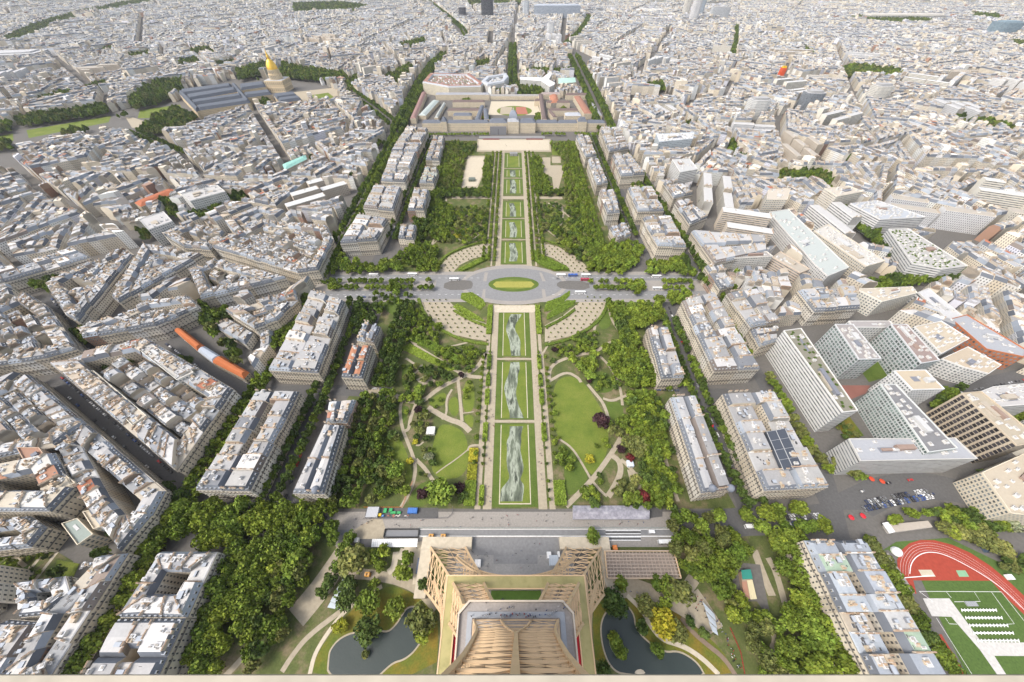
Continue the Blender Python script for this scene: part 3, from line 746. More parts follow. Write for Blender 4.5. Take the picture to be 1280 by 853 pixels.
def ring_lots(P, h, D, w, r, tints=None, var=.8, inner=True):
    """lots round the edge of a convex block, then a lower ring inside it while there is room"""
    out = []; P = ccw(P)
    ir = inradius(P)
    if ir < 3: return out
    D0 = min(D, ir * .82)
    Q = miter(P, D0)
    if area(Q) <= 4: Q = lerp(P, P.mean(0), min(.85, D0 / ir))
    n = len(P)
    for i in range(n):
        a, b = P[i], P[(i + 1) % n]; c, d = Q[i], Q[(i + 1) % n]
        L = np.linalg.norm(b - a); k = max(1, int(round(L / (w * r.uniform(.85, 1.2)))))
        if float((b - a) @ (d - c)) <= 0: d = c + (b - a) * .02
        t = 0.0
        for j in range(k):
            t1 = (j + 1) / k
            hh = h + r.uniform(-var, var * .6)
            kw = {} if tints is None else tints(r)
            out.append(lot(lerp(a, b, t), lerp(a, b, t1), lerp(c, d, t1), lerp(c, d, t), hh, r.uniform(3.6, 5.2), r.uniform(1.6, 2.6), r=r, **kw)); t = t1
    if inner and ir - D0 > 6:
        P2 = inset(P, D0 + r.uniform(.3, 1.8))
        if P2 is not None and area(P2) > 120: out += infill(P2, h, r, tints)
    return out
def infill(P, h, r, tints=None):
    """the back buildings that crowd the inside of a block, in uneven rows with small courts left open"""
    E = [(np.linalg.norm(P[(i + 1) % len(P)] - P[i]), P[(i + 1) % len(P)] - P[i]) for i in range(len(P))]
    HN = np.array([(-e[1] / max(n, 1e-6), e[0] / max(n, 1e-6)) for n, e in E]); HB = (HN * P).sum(1)
    ax = max(E, key=lambda q: q[0])[1]; ax = ax / np.linalg.norm(ax); ay = np.array([-ax[1], ax[0]]); u, v = P @ ax, P @ ay; out = []; y = v.min()
    while y < v.max() - 5:
        d = r.uniform(8, 11); x = u.min() + r.uniform(-6, 2)
        while x < u.max():
            w = r.uniform(8, 15); g = r.uniform(0, .25)
            p = [ax * (x + g) + ay * y, ax * (x + w) + ay * y, ax * (x + w) + ay * (y + d), ax * (x + g) + ay * (y + d)]
            x += w
            pa = np.array(p); pa = pa * .6 + pa.mean(0) * .4
            if r.random() < .12 or (HN @ pa.T < HB[:, None]).any(): continue
            flat = r.random() < .3; kw = {} if tints is None else tints(r)
            out.append(lot(*p, h - r.choice((r.uniform(-1, 2), r.uniform(-1, 3), r.uniform(2, 9))), .5 if flat else r.uniform(2, 4.6), r.uniform(1, 2.4), r=r, **kw))
        y += d + r.choice((0, 0, r.uniform(1.5, 5)))
    return out
def grid_lots(P, h, w, r, wells=.55, var=.9, tints=None, end=True):
    """a four-cornered block filled by two back-to-back rows, with light wells between them; P: far-left, far-right, near-right, near-left"""
    P = np.asarray(P, float)
    L1 = (np.linalg.norm(P[0] - P[3]) + np.linalg.norm(P[1] - P[2])) / 2; W = (np.linalg.norm(P[0] - P[1]) + np.linalg.norm(P[3] - P[2])) / 2
    if L1 < W: P = np.roll(P, -1, 0); L1, W = W, L1
    k = max(2, int(round(L1 / w))); out = []; A, B = P[3], P[0]; C, Dd = P[2], P[1]   # rows A->B (left side) and C->Dd (right side)
    two = W > 17
    ts = sorted([0, 1] + [min(.97, max(.03, (j + r.uniform(-.18, .18)) / k)) for j in range(1, k)])
    cutl, cutr = .5, .5
    for j in range(k):
        t0, t1 = ts[j], ts[j + 1]
        l0, l1, r0, r1 = lerp(A, B, t0), lerp(A, B, t1), lerp(C, Dd, t0), lerp(C, Dd, t1)
        h0, h1 = (1 if j == 0 and end else 0), (1 if j == k - 1 and end else 0)
        g = 0
        if two and 0 < j < k - 1 and r.random() < wells: g = r.uniform(2.2, 4.6) / W
        kw = (lambda: {} if tints is None else tints(r))
        if two:
            m = .5 + r.uniform(-.05, .05)
            # left row faces left: with P given far-left first, walking B->A keeps the block on the left hand
            out.append(lot(l1, l0, lerp(l0, r0, m - g), lerp(l1, r1, m - g), h + r.uniform(-var, var), r.uniform(4.2, 5.2), 2.2, h1, h0, r=r, **kw()))
            out.append(lot(r0, r1, lerp(l1, r1, m + g), lerp(l0, r0, m + g), h + r.uniform(-var, var), r.uniform(4.2, 5.2), 2.2, h0, h1, r=r, **kw()))
        else:
            out.append(lot(l1, l0, r0, r1, h + r.uniform(-var, var), r.uniform(3.4, 4.6), 2.2, h1, h0, r=r, **kw()))
    return out

# ---- small repeated pieces
def proto(name, mats, fn):
    mb = MB(); fn(mb); return Proto(name, mats).take(mb)
def _win(mb):
    mb.box((0, -.04, 0), (1.2, .12, 1.95), 0, 1, (.62, .57, .48)); mb.box((0, -.13, .08), (.86, .08, 1.75), 0, 0)
P_WIN = proto('window', [M['glass'], M['plain']], _win)
def _dorm(mb):
    mb.box((0, .9, 0), (1.5, 2.0, 2.0), 0, 1, (.50, .475, .42), 2, (.36, .39, .43)); mb.box((0, -.12, .3), (.95, .1, 1.4), 0, 0)
P_DORM = proto('dormer', [M['glass'], M['plain'], M['zinc']], _dorm)
def _chim(mb):
    mb.box((0, 0, 0), (.75, 1, 2.6), 0, 0, (.52, .45, .36), None, (.40, .30, .22))
    for y in (-.36, -.12, .12, .36): mb.box((0, y, 2.6), (.3, .1, .5), 0, 0, (.38, .27, .19))
P_CHIM = proto('chimney', [M['plain']], _chim)
def _sky(mb): mb.box((0, 0, 0), (1, 1, .32), 0, 1, (.55, .56, .57), 0)
P_SKY = proto('skylight', [M['glass'], M['plain']], _sky)
def _unit(mb): mb.box((0, 0, 0), (1, 1, 1), 0, 0, (.60, .585, .55), None, (.56, .56, .56)); mb.box((.1, .1, 1), (.5, .5, .25), 0, 0, (.35, .33, .3))
P_UNIT = proto('roof_unit', [M['plain']], _unit)
def _vent(mb): mb.box((0, 0, 0), (1, 1, 1), 0, 0, (.24, .25, .27), None, (.38, .41, .45)); mb.box((0, -.51, .2), (.6, .05, .5), 0, 0, (.08, .08, .09))
P_VENT = proto('roof_hut', [M['plain']], _vent)
def _tan(mb): mb.box((0, 0, 0), (1, 1, .9), 0, 0, (.52, .43, .31), None, (.48, .41, .32)); mb.box((.2, 0, .9), (.3, .8, .5), 0, 0, (.42, .30, .2))
P_TAN = proto('roof_shed', [M['plain']], _tan)
def _bal(mb): mb.box((0, -.4, -.18), (1, .8, .18), 0, 1, (.5, .45, .37)); mb.box((0, -.76, 0), (1, .07, 1.0), 0, 0)
P_BAL = proto('balcony', [surf('balcony_railing', (.15, .14, .125), .7, .3, .2), M['plain']], _bal)

def facades(L):
    """outer edges (and hipped ends) of the lots as (a, b, h, slope, rise)"""
    for l in L:
        yield l['o0'], l['o1'], l['h'], l['a'], l['rise']
        if l['h0']: yield l['i0'], l['o0'], l['h'], l['a'], l['rise']
        if l['h1']: yield l['o1'], l['i1'], l['h'], l['a'], l['rise']
def dress(root, o3, L, r, windows=True, balconies=True, dormers=True, clutter=1.0, ridge=True, nwin=100):
    WX, BX, DX, CX, SX, UX, VX, OX = [], [], [], [], [], [], [], []
    for a, b, h, sl, rise in facades(L):
        e = b - a; n = np.linalg.norm(e)
        if n < 2.5: continue
        u = e / n; nv = np.array([u[1], -u[0]]); mid = (a + b) / 2
        if float(nv @ (-mid)) <= -.15 * np.linalg.norm(mid): continue      # faces well away from the tower: never seen
        rz = atan2(u[1], u[0]); k = max(1, int(n // 2.7)); st = max(2, int(round((h - 1) / 3.2))); zs = (h - .9) / st
        if windows:
            for i in range(k):
                p = a + u * ((i + .5) * n / k)
                for f in range(st):
                    WX.append((p[0], p[1], .75 + f * zs, rz, .95 if f else 1.25, 1, min(1.0, zs / 3.3)))
        if balconies:
            for f in ((2, st - 1) if st > 4 else (1,)): BX.append((mid[0], mid[1], .72 + f * zs, rz, n * .96, 1, 1))
            BX.append((mid[0], mid[1], h + .02, rz, n * .999, .55, .35))
        if dormers and rise > 2.5:
            k2 = max(1, int(n // 3.1))
            for i in range(k2):
                p = a + u * ((i + .5) * n / k2) - nv * sl * .28
                DX.append((p[0], p[1], h + rise * .12, rz, .95, min(1.0, sl / 2.1), rise / 5.0))
    for l in L:
        d = l['i0'] - l['o0']; n = np.linalg.norm(d); e = l['o1'] - l['o0']; m = np.linalg.norm(e)
        if n < 4 or m < 3: continue
        rz = atan2(d[1], d[0]) - pi / 2; top = l['h'] + l['rise'] * .9
        for t in ((.2, .42, .62, .82) if n > 11 else (.3, .7)):
            if r.random() < .75 * clutter:
                p = l['o0'] + d * (t + r.uniform(-.06, .06)) + e / m * .6; CX.append((p[0], p[1], top - .4, rz, 1, r.uniform(1.4, 3.0), r.uniform(.6, 1.0)))
        rr = atan2(e[1], e[0])
        for q in range(int(r.uniform(0, 4.2) * clutter)):
            s, t = r.uniform(.15, .85), r.choice((r.uniform(.22, .42), r.uniform(.58, .78)))
            p = l['o0'] + e * s + d * t; SX.append((p[0], p[1], l['h'] + l['rise'] * .86, rr, r.uniform(.9, 2.2), r.uniform(.9, 1.6), 1))
        for q in range(int(r.uniform(1, 5.4) * clutter)):
            p = l['o0'] + e * r.uniform(.15, .85) + d * r.uniform(.25, .75); (UX if r.random() < .5 else VX if r.random() < .5 else OX).append((p[0], p[1], l['h'] + l['rise'] * .84, rr, r.uniform(1.2, 4.2), r.uniform(1.0, 3.0), r.uniform(.9, 2.4)))
    add_parts(root, o3, P_WIN, 'window', WX, nwin); add_parts(root, o3, P_BAL, 'balcony', BX); add_parts(root, o3, P_DORM, 'dormer', DX, min(100, nwin))
    add_parts(root, o3, P_CHIM, 'chimney', CX); add_parts(root, o3, P_SKY, 'skylight', SX, 80); add_parts(root, o3, P_UNIT, 'roof_unit', UX, 80); add_parts(root, o3, P_VENT, 'roof_hut', VX, 80); add_parts(root, o3, P_TAN, 'roof_shed', OX, 80)
def party(L, r, up=.75):
    """thin walls standing above the roofs between neighbouring lots"""
    out = []
    for l in L:
        e = l['o1'] - l['o0']; m = np.linalg.norm(e)
        if m < 6: continue
        f = r.uniform(.5, .95) / m; g = .06
        o, i = lerp(l['o0'], l['i0'], g), lerp(l['i0'], l['o0'], .02)
        o1, i1 = lerp(o, lerp(l['o1'], l['i1'], g), f), lerp(i, l['i1'], f)
        if l['h0']: continue
        t = r.choice(((.56, .50, .42), (.50, .42, .33), (.62, .60, .56), (.42, .30, .22)))
        q = dict(l); q.update(o0=o, o1=o1, i1=i1, i0=i, h=l['h'] + .15, rise=l['rise'] + up, h0=0, h1=0, tw=t, ts=t, tz=tuple(x * .95 for x in t)); out.append(q)
    return out
def per_house(root, o3, L, pw, wall, h, blank=False):
    for i in range(0, min(len(L), 100)):
        W, Rf = MB(), MB(); lots_mesh(W, Rf, L[i:i + 1] if i < 99 else L[99:], blank=blank)
        W.build('wall', [wall], root, o3); Rf.build('roof', [M['slate'], M['zinc'], M['plain']], root, o3)
    for q in pw[:100]:
        ob = MB(); lots_mesh(ob, ob, [q], z0=h - .5, wm=2); ob.build('party_wall', [M['plain'], M['plain'], M['plain']], root, o3)
BLOCKS = []           # footprints of hand-placed blocks, for the city fabric to keep clear of
def block(label, pts, h=20.5, mode='grid', w=15, wells=.55, name='apartment_block', cat='apartment block', group=None, tints=None, z=None, px=True, D=13, seed=None, clutter=1.5, near=True, dorm=True, bal=True, nwin=100, keep=True, infill_=True):
    r = random.Random(seed if seed is not None else len(BLOCKS) * 7 + 3)
    if tints is None and mode == 'grid':
        def tints(r):
            t = zinc_tint(r)
            return dict(tz=t if t[0] < t[2] * 1.4 else (.42, .41, .39))
    P = GP(pts, h if z is None else z) if px else np.asarray(pts, float)
    if mode == 'grid':
        if area(P) < 0: pass
        # far-left, far-right, near-right, near-left is clockwise on the map; keep that order
        L = grid_lots(P, h, w, r, wells, tints=tints)
    else: L = ring_lots(ccw(P), h, D, w, r, tints, .5 if not infill_ else 1.2, infill_)
    if keep: BLOCKS.append(P)
    c = P.mean(0); o3 = (float(c[0]), float(c[1]), 0.0)
    root = tag(empty(name, o3), label, cat, group)
    pw = party(L, r)
    per_house(root, o3, L, pw, M['wall'], h, near)
    dress(root, o3, L, r, windows=near, balconies=near and bal, dormers=dorm, clutter=clutter, nwin=nwin)
    return root
# ------------------------------------------------------------------ blocks beside the park and near the tower, one by one
LA, RA = 'apartment blocks in the row along the left avenue', 'apartment blocks in the row along the right avenue'
LB, RB = 'narrow houses backing on to the left edge of the park', 'narrow houses backing on to the right edge of the park'
# left outer row, from the tower outwards
block('stone apartment block with grey roof and long light court, bottom left beside the grove', [(203, 690), (272, 690), (234, 772), (151, 772)], 21, mode='ring', D=11, w=13, group=LA, seed=5, infill_=False)
block('stone apartment block with grey roof, bottom left, cut by the photo edge', [(150, 773), (233, 773), (186, 872), (97, 872)], 21, w=12, wells=.9, group=LA, seed=15)
block('cream apartment block with jumbled zinc roof, first block left of the park beyond the grove', [(321, 490), (375, 491), (312, 614), (246, 613)], 21, w=12, wells=.6, group=LA, seed=6, clutter=2.0)
block('cream apartment block with white roof, left of the park, this side of the cross avenue', [(390, 365), (431, 377), (398, 467), (336, 463)], 21, w=12, group=LA, seed=7, clutter=2.0)
block('wedge shaped apartment block with dark dormers, left of the park just beyond the cross avenue', [(447, 270), (485, 275), (471, 301), (425, 304)], 22, w=12.5, group=LA)
block('cream apartment block with tan and grey roof, second beyond the cross avenue on the left', [(467, 234), (502, 236), (492, 264), (454, 260)], 22, w=12.5, group=LA)
block('cream apartment block, third beyond the cross avenue on the left', [(489, 193), (521, 193), (506, 228), (476, 226)], 22, w=12.5, group=LA)
block('cream apartment block, last of the left avenue row below the long school', [(508, 161), (535, 162), (522, 190), (489, 190)], 22, w=12.5, group=LA)
# left inner row
block('slim grey roofed house with small dome, left park edge nearest the tower', [(406, 530), (431, 533), (405, 618), (366, 617)], 19, w=22, wells=0, name='apartment_house', group=LB, seed=3)
block('house with leafy roof and pink brick end, behind the slim domed house, left', [(411, 503), (445, 500), (434, 530), (407, 528)], 16, w=14, wells=0, name='apartment_house', group=LB, tints=lambda r: dict(tw=(.50, .33, .25), tz=r.choice(((.55, .5, .45), (.42, .2, .13), (.6, .6, .6)))))
block('cream house with terracotta roof terrace, left edge of the park', [(440, 434), (466, 434), (453, 473), (427, 472)], 20, w=16, wells=0, name='apartment_house', group=LB, tints=lambda r: dict(tw=(.6, .54, .43), tz=(.4, .42, .44) if r.random() < .5 else (.44, .2, .11)))
block('low house with dark slate roof, left edge of the park behind the terracotta terrace house', [(456, 404), (476, 409), (468, 431), (446, 426)], 15, w=12, wells=0, name='apartment_house', group=LB, tints=lambda r: dict(tz=(.25, .27, .3)))
block('small pale pavilion house among trees, just beyond the cross avenue left of the park', [(500, 284), (521, 284), (517, 300), (498, 299)], 14, w=14, wells=0, name='apartment_house', group=LB)
block('narrow cream house with light roof, second on the left park edge beyond the cross avenue', [(517, 239), (537, 240), (530, 264), (509, 263)], 20, w=15, wells=0, name='apartment_house', group=LB)
block('narrow cream house with greenish roof, third on the left park edge beyond the cross avenue', [(531, 212), (548, 213), (542, 230), (524, 229)], 20, w=15, wells=0, name='apartment_house', group=LB, tints=lambda r: dict(tz=(.40, .44, .38)))
block('narrow grey roofed house, last on the left park edge below the long school', [(541, 173), (556, 173), (549, 201), (532, 200)], 18, w=15, wells=0, name='apartment_house', group=LB)
# right outer row
block('cream apartment block with zinc roof and dark glazed court, first block right of the park', [(903, 493), (966, 490), (1034, 610), (955, 614)], 22, w=13, wells=.5, group=RA, seed=17, clutter=2.0)
block('cream apartment block with white roof, right of the park, this side of the cross avenue', [(852, 378), (892, 367), (949, 462), (892, 465)], 22, w=12.5, group=RA, seed=12, clutter=2.0)
block('round ended apartment block with dormers, right of the park, first beyond the cross avenue', [(803, 274), (838, 272), (858, 309), (822, 308)], 22, w=12.5, group=RA)
block('cream apartment block with busy zinc roof, second beyond the cross avenue on the right', [(785, 236), (815, 236), (830, 264), (797, 265)], 22, w=12.5, group=RA)
block('cream apartment block, third beyond the cross avenue on the right', [(765, 195), (788, 194), (806, 219), (776, 221)], 22, w=12.5, group=RA)
block('cream apartment block at the far end of the right avenue row below the long school', [(750, 161), (776, 161), (786, 186), (761, 191)], 22, w=12.5, group=RA)
# right inner row
block('slim cream house with twin round corner turrets, right park edge nearest the tower', [(837, 498), (868, 496), (914, 612), (876, 617)], 19, w=26, wells=0, name='apartment_house', group=RB, seed=8)
block('slim cream house with grey roof, right park edge halfway to the cross avenue', [(809, 411), (835, 410), (855, 472), (826, 474)], 19, w=16, wells=0, name='apartment_house', group=RB)
block('low dark roofed house among trees, just beyond the cross avenue right of the park', [(762, 286), (781, 281), (789, 294), (771, 301)], 13, w=12, wells=0, name='apartment_house', group=RB, tints=lambda r: dict(tz=(.3, .32, .35)))
block('narrow cream house, second on the right park edge beyond the cross avenue', [(749, 240), (767, 239), (775, 266), (759, 267)], 20, w=15, wells=0, name='apartment_house', group=RB)
block('narrow cream house, third on the right park edge beyond the cross avenue', [(735, 201), (748, 201), (760, 229), (746, 231)], 20, w=15, wells=0, name='apartment_house', group=RB)
block('narrow grey roofed house, last on the right park edge below the long school', [(720, 172), (737, 172), (746, 195), (732, 197)], 20, w=15, wells=0, name='apartment_house', group=RB)
# right of the right row
block('apartment block with patched zinc and green roofs, bottom right beside the running track', [(1004, 676), (1079, 676), (1200, 880), (1104, 880)], 24, w=9, clutter=2.2, wells=.85, seed=21, tints=lambda r: dict(tz=r.choice(((.38, .41, .46), (.42, .46, .5), (.33, .36, .4), (.46, .49, .52), (.30, .32, .35), (.5, .5, .49), (.34, .37, .41), (.44, .38, .3), (.36, .46, .35)))))
block('old cream apartment block between the right avenue row and the long white slab', [(908, 368), (945, 362), (974, 404), (938, 410)], 22, w=15, name='apartment_block')
block('small dark roofed block at the top end of the long white slab', [(938, 412), (969, 411), (970, 428), (949, 434)], 19, w=14, wells=0)
block('large apartment block with grey brown roofs at the corner of the cross avenue, right side', [(864, 290), (955, 297), (957, 316), (893, 330)], 23, w=16)
block('small corner block with grey roof above the red awning, right end of the cross avenue', [(881, 334), (903, 334), (917, 358), (900, 362)], 20, w=16, wells=0)
block('narrow cream block with curved corner, third row right of the park', [(829, 230), (842, 225), (866, 243), (842, 248)], 23, w=15)
block('cream block with white terraces, third row right, beside the curved corner block', [(843, 255), (860, 250), (884, 273), (862, 282)], 23, w=15)
block('old brown and grey roofed block beyond the twin white office slabs on the right', [(997, 364), (1065, 360), (1074, 386), (1018, 390)], 22, w=15, seed=41)
# left side, near
ring = dict(mode='ring')
block('large pointed block round a planted court, left, between two streets of cars', [(66, 457), (110, 440), (185, 424), (292, 487), (220, 588)], 21, D=15, w=11.5, seed=31, **ring)
block('zinc roofed block with rounded corner, left edge above the street of cars', [(-40, 405), (36, 368), (62, 385), (97, 437), (58, 448), (-40, 462)], 22, D=12, w=11.5, seed=32, **ring)
block('triangular block with pale zinc roofs, left, first of the wedge blocks beside the narrow street', [(59, 358), (104, 333), (158, 312), (167, 319), (98, 402), (84, 395)], 21, D=12, w=11, seed=33, **ring)
block('pointed block with dense white roofs, left, second of the wedge blocks', [(182, 306), (254, 319), (150, 379), (141, 372)], 21, D=12, w=11.5, seed=34, **ring)
block('long curved row of cream houses with slate dormers along the left tree lined street', [(100, 414), (190, 377), (238, 372), (250, 384), (195, 408), (104, 423)], 20, D=11, w=11.5, seed=35, **ring)
block('block with white and terracotta roofs, left, third of the wedge blocks', [(238, 340), (272, 325), (358, 348), (300, 362), (252, 375)], 21, D=12, w=11.5, seed=36, **ring)
block('irregular block with sunken court and pale roofs, left, above the second wedge block', [(208, 295), (245, 281), (281, 290), (262, 312), (230, 309)], 21, D=11, w=11.5, seed=37, **ring)
block('big cream corner block with red awnings at its foot, left end of the cross avenue', [(266, 309), (330, 276), (410, 285), (417, 300), (398, 338), (372, 341)], 21, D=12, w=11.5, seed=38, **ring)
block('pale zinc roofed block with open court, left, beside the orange roofed barracks', [(283, 389), (340, 373), (370, 364), (372, 376), (346, 401), (318, 411)], 20, D=11, w=11.5, seed=39, **ring)
block('long straight row of cream houses with slate mansard, far left above the wedge blocks', [(-60, 356), (95, 313), (113, 322), (-60, 372)], 21, w=15, wells=0, seed=40)
block('crowded zinc roofed block left of the street of cars, at the photo edge', [(-60, 510), (38, 469), (108, 530), (70, 558), (-60, 585)], 21, D=12, w=11.5, seed=42, **ring)
block('strip of pale zinc roofed houses along the left side of the street full of cars', [(73, 562), (111, 532), (207, 614), (190, 645), (152, 690), (112, 640)], 21, D=14, w=13, seed=43, **ring)
block('grey zinc roofed row with black party walls, facing the trees of the bottom left avenue', [(128, 695), (162, 692), (58, 850), (-8, 880), (60, 765)], 20, D=13, w=14, seed=44, **ring)
block('group of white and rust roofs in the far bottom left corner', [(-70, 800), (10, 775), (52, 778), (-10, 870), (-90, 890)], 17, D=12, w=11.5, seed=45, **ring)
block('cream building with flat tan roof, left edge, lower half of the photo', [(-40, 590), (68, 566), (92, 610), (64, 640), (-40, 640)], 24, D=15, w=18, seed=46, tints=lambda r: dict(tw=(.60, .53, .41), tz=r.choice(((.52, .46, .36), (.40, .2, .12), (.6, .58, .53)))), **ring)
block('low tan roofed building with white roof boxes, left edge above the small gardens', [(-40, 655), (38, 645), (60, 660), (40, 684), (-40, 694)], 17, D=10, w=11, seed=47, tints=lambda r: dict(tw=(.62, .55, .42), tz=r.choice(((.5, .46, .38), (.60, .6, .59), (.34, .38, .34)))), **ring)
block('white rounded building with pale terraces, bottom left beside the small gardens', [(26, 728), (80, 720), (88, 747), (62, 768), (24, 772)], 17, D=9, seed=48, tints=lambda r: dict(tw=(.70, .68, .62), tz=(.68, .68, .68)), **ring)

slab_late = True
# orange roofed barracks and the low hall beside it
def gabled(name, label, cat, P, h, rise, tw, tr, parent=None, o3=None, group=None, wins=True):
    P = np.asarray(P, float)
    L1, W = np.linalg.norm(P[0] - P[3]), np.linalg.norm(P[0] - P[1])
    if L1 < W: P = np.roll(P, -1, 0)
    c = P.mean(0); own = parent is None
    if own: o3 = (float(c[0]), float(c[1]), 0); parent = tag(empty(name, o3), label, cat, group); nm = ('wall', 'roof')
    else: nm = ('wing', 'roof')
    W_, Rf = MB(), MB(); A, B, C, D = P[3], P[0], P[2], P[1]
    l = lot(B, A, C, D, h, rise, np.linalg.norm(P[0] - P[1]) * .28, tw=tw, ts=tr, tz=tr, h0=1, h1=1)
    lots_mesh(W_, Rf, [l]); wo = W_.build(nm[0], [M['wall']], parent, o3); Rf.build(nm[1], [M['slate'], M['slate'], M['plain']], wo if not own else parent, (0, 0, 0) if False else o3)
    BLOCKS.append(P); return parent
ORANGE = (.46, .15, .06)
gabled('barracks', 'long low barracks with orange tiled roof, upper end, left of the park', 'barracks', GP([(218, 414), (228, 411), (256, 433), (247, 439)], 9), 9, 4, (.5, .43, .33), ORANGE)
gabled('barracks', 'middle part of the barracks with grey zinc roof between two orange tiled ones', 'barracks', GP([(247, 439), (256, 433), (277, 446), (266, 454)], 9), 9, 3, (.5, .45, .38), (.42, .46, .52))
gabled('barracks', 'long low barracks with orange tiled roof, lower end, left of the park', 'barracks', GP([(265, 453), (277, 445), (312, 466), (305, 474)], 9), 9, 4, (.5, .43, .33), ORANGE)
block('low grey zinc hall with glazed strips, left, between the barracks trees and the avenue', [(270, 410), (291, 401), (318, 417), (308, 432)], 9, w=11, wells=0, name='market_hall', cat='hall', near=False, dorm=False)
block('grey shed with pitched roof left of the park, below the low zinc hall', [(327, 418), (342, 411), (340, 432), (324, 440)], 8, w=11, wells=0, name='shed', cat='shed', near=False, dorm=False)

# ---- modern slabs on the right
def slab(label, pts, h, win=M['band'], tw=(.66, .66, .64), roof=(.34, .33, .31), bay=3.2, st=3.1, name='office_slab', cat='office building', group=None, para=1.0, units=6, seed=0, recess=True, z=None, px=True, garden=False):
    P = ccw(GP(pts, h if z is None else z) if px else np.asarray(pts, float)); BLOCKS.append(P); r = random.Random(seed + 90)
    c = P.mean(0); o3 = (float(c[0]), float(c[1]), 0.0); root = tag(empty(name, o3), label, cat, group)
    mb = MB(); mb.prism(P, 0, h, 0, 1, tw, tuple(x * .9 for x in tw), (bay, st)); mb.build('wall', [win, M['plain']], root, o3)
    mb = MB(); q = inset(P, .45)
    if q is not None: mb.prism(q, h + .01, h + .06, 0, 0, roof); mb.build('roof', [M['tile']], root, o3)
    mb = MB(); n = len(P)
    for i in range(n):
        a, b = P[i], P[(i + 1) % n]; e = (b - a) / np.linalg.norm(b - a); nv = np.array([-e[1], e[0]])
        mb.prism(np.array([a + nv * .02, b + nv * .02, b + nv * .4 - e * .4, a + nv * .4 + e * .4]), h + .07, h + .07 + para, 0, 0, tuple(x * 1.04 for x in tw))
    mb.build('parapet', [M['plain']], root, o3)
    q = inset(P, 2.2)
    if q is not None and units:
        e = P[1] - P[0]; f = P[2] - P[1]; rz = atan2(*(e if np.linalg.norm(e) > np.linalg.norm(f) else f)[::-1])
        pts_ = scatter(q, 7, .3, r); X = []
        for p in pts_:
            if r.random() < units / 5.5: X.append((p[0], p[1], h + .05, rz, r.uniform(1.5, 5), r.uniform(1.5, 3), r.uniform(.8, 2.2)))
        add_parts(root, o3, P_UNIT, 'roof_unit', X, 40)
        e0, f0 = (e, f) if np.linalg.norm(e) > np.linalg.norm(f) else (f, e); u0 = e0 / np.linalg.norm(e0); v0 = np.array([-u0[1], u0[0]]); lw = np.linalg.norm(f0); ll = np.linalg.norm(e0); cc = P.mean(0)
        for k_ in range(3):                                   # plant rooms, dark panels and low terraces on the roof
            a_ = r.uniform(-.34, .2); b_ = a_ + r.uniform(.12, .34); s_ = r.uniform(-.22, .12) * lw; t_ = s_ + r.uniform(.12, .26) * lw
            Q_ = np.array([cc + u0 * ll * a_ + v0 * s_, cc + u0 * ll * b_ + v0 * s_, cc + u0 * ll * b_ + v0 * t_, cc + u0 * ll * a_ + v0 * t_])
            if (inside(Q_, ccw(q))).all():
                mb = MB(); mb.prism(Q_, h + .08 + .01 * k_, h + (.35, 1.6, 3.0)[k_], 0, 0, r.choice(((.20, .21, .24), (.50, .50, .49), (.42, .37, .30), (.30, .22, .18)))); mb.build('plant_room', [M['tile']], root, o3)
    if garden and q is not None:
        mb = MB()
        for p in scatter(q, 4.5, .4, r):
            if r.random() < .5: mb.box((p[0], p[1], h + .07), (2.2, 1.6, .8), r.random() * 3, 0, (.06, .1, .02))
        if mb.n: mb.build('roof_garden', [M['leaf']], root, o3)
    return root
slab('long white residential slab with rows of strip windows and brown roof, right of the park', [(979, 414), (1001, 411), (1072, 514), (1053, 516)], 34, M['band'], (.68, .67, .64), (.22, .21, .165), 2.0, 3.1, name='residential_slab', cat='apartment slab', units=1.2, garden=True, seed=1)
slab('white office slab with green glazed window grids, left of a matching pair', [(1043, 406), (1066, 406), (1101, 449), (1073, 450)], 31, M['curtain'], (.60, .61, .61), (.3, .28, .27), 3.4, 3.6, seed=2, group='twin office slabs')
slab('white office slab with red brown roof end, right of a matching pair', [(1113, 406), (1133, 406), (1174, 451), (1151, 455)], 31, M['curtain'], (.60, .61, .61), (.28, .22, .2), 3.4, 3.6, seed=3, group='twin office slabs')
slab('low white linking building with red roof between the twin office slabs', [(1060, 402), (1112, 402), (1118, 410), (1066, 410)], 24, M['grid'], (.66, .65, .62), (.33, .31, .3), 3, 3.3, seed=4, units=3)
slab('white cube shaped block with tan gravel roof, behind the glazed slanting slab', [(1117, 464), (1156, 463), (1180, 487), (1140, 488)], 30, M['grid'], (.72, .72, .70), (.46, .39, .29), 2.4, 3.1, seed=5, units=3)
slab('tall glazed slab with pale mullions and grey plant roof, standing behind the low wide hotel', [(1100, 481), (1119, 481), (1196, 561), (1160, 566)], 31.5, M['curtain'], (.60, .62, .60), (.2, .2, .205), 2.2, 3.3, seed=6, units=5)
slab('wide grey striped hotel with flat roof and blue terrace, right, above the curved road', [(1060, 549), (1193, 548), (1221, 574), (1075, 577)], 27, M['band'], (.55, .54, .51), (.36, .37, .39), 3, 2.6, name='hotel', cat='hotel', seed=7, units=2.5)
slab('dark striped office tower with beige bands, right edge of the photo', [(1201, 492), (1226, 490), (1302, 552), (1270, 558)], 33, M['piers'], (.52, .44, .33), (.40, .35, .27), 4.4, 3.0, seed=8, units=5)
slab('beige stone office building with rows of small blue windows, right edge above the road bend', [(1226, 591), (1282, 566), (1380, 590), (1330, 650), (1262, 642)], 22, M['grid'], (.66, .59, .46), (.46, .4, .31), 2.6, 2.7, seed=9, units=3)
slab('white terraced building with pale rooftop plant, far right behind the striped tower', [(1206, 497), (1240, 484), (1300, 478), (1300, 505), (1236, 510)], 27, M['band'], (.62, .61, .58), (.45, .44, .43), 3, 3, seed=10, units=6)
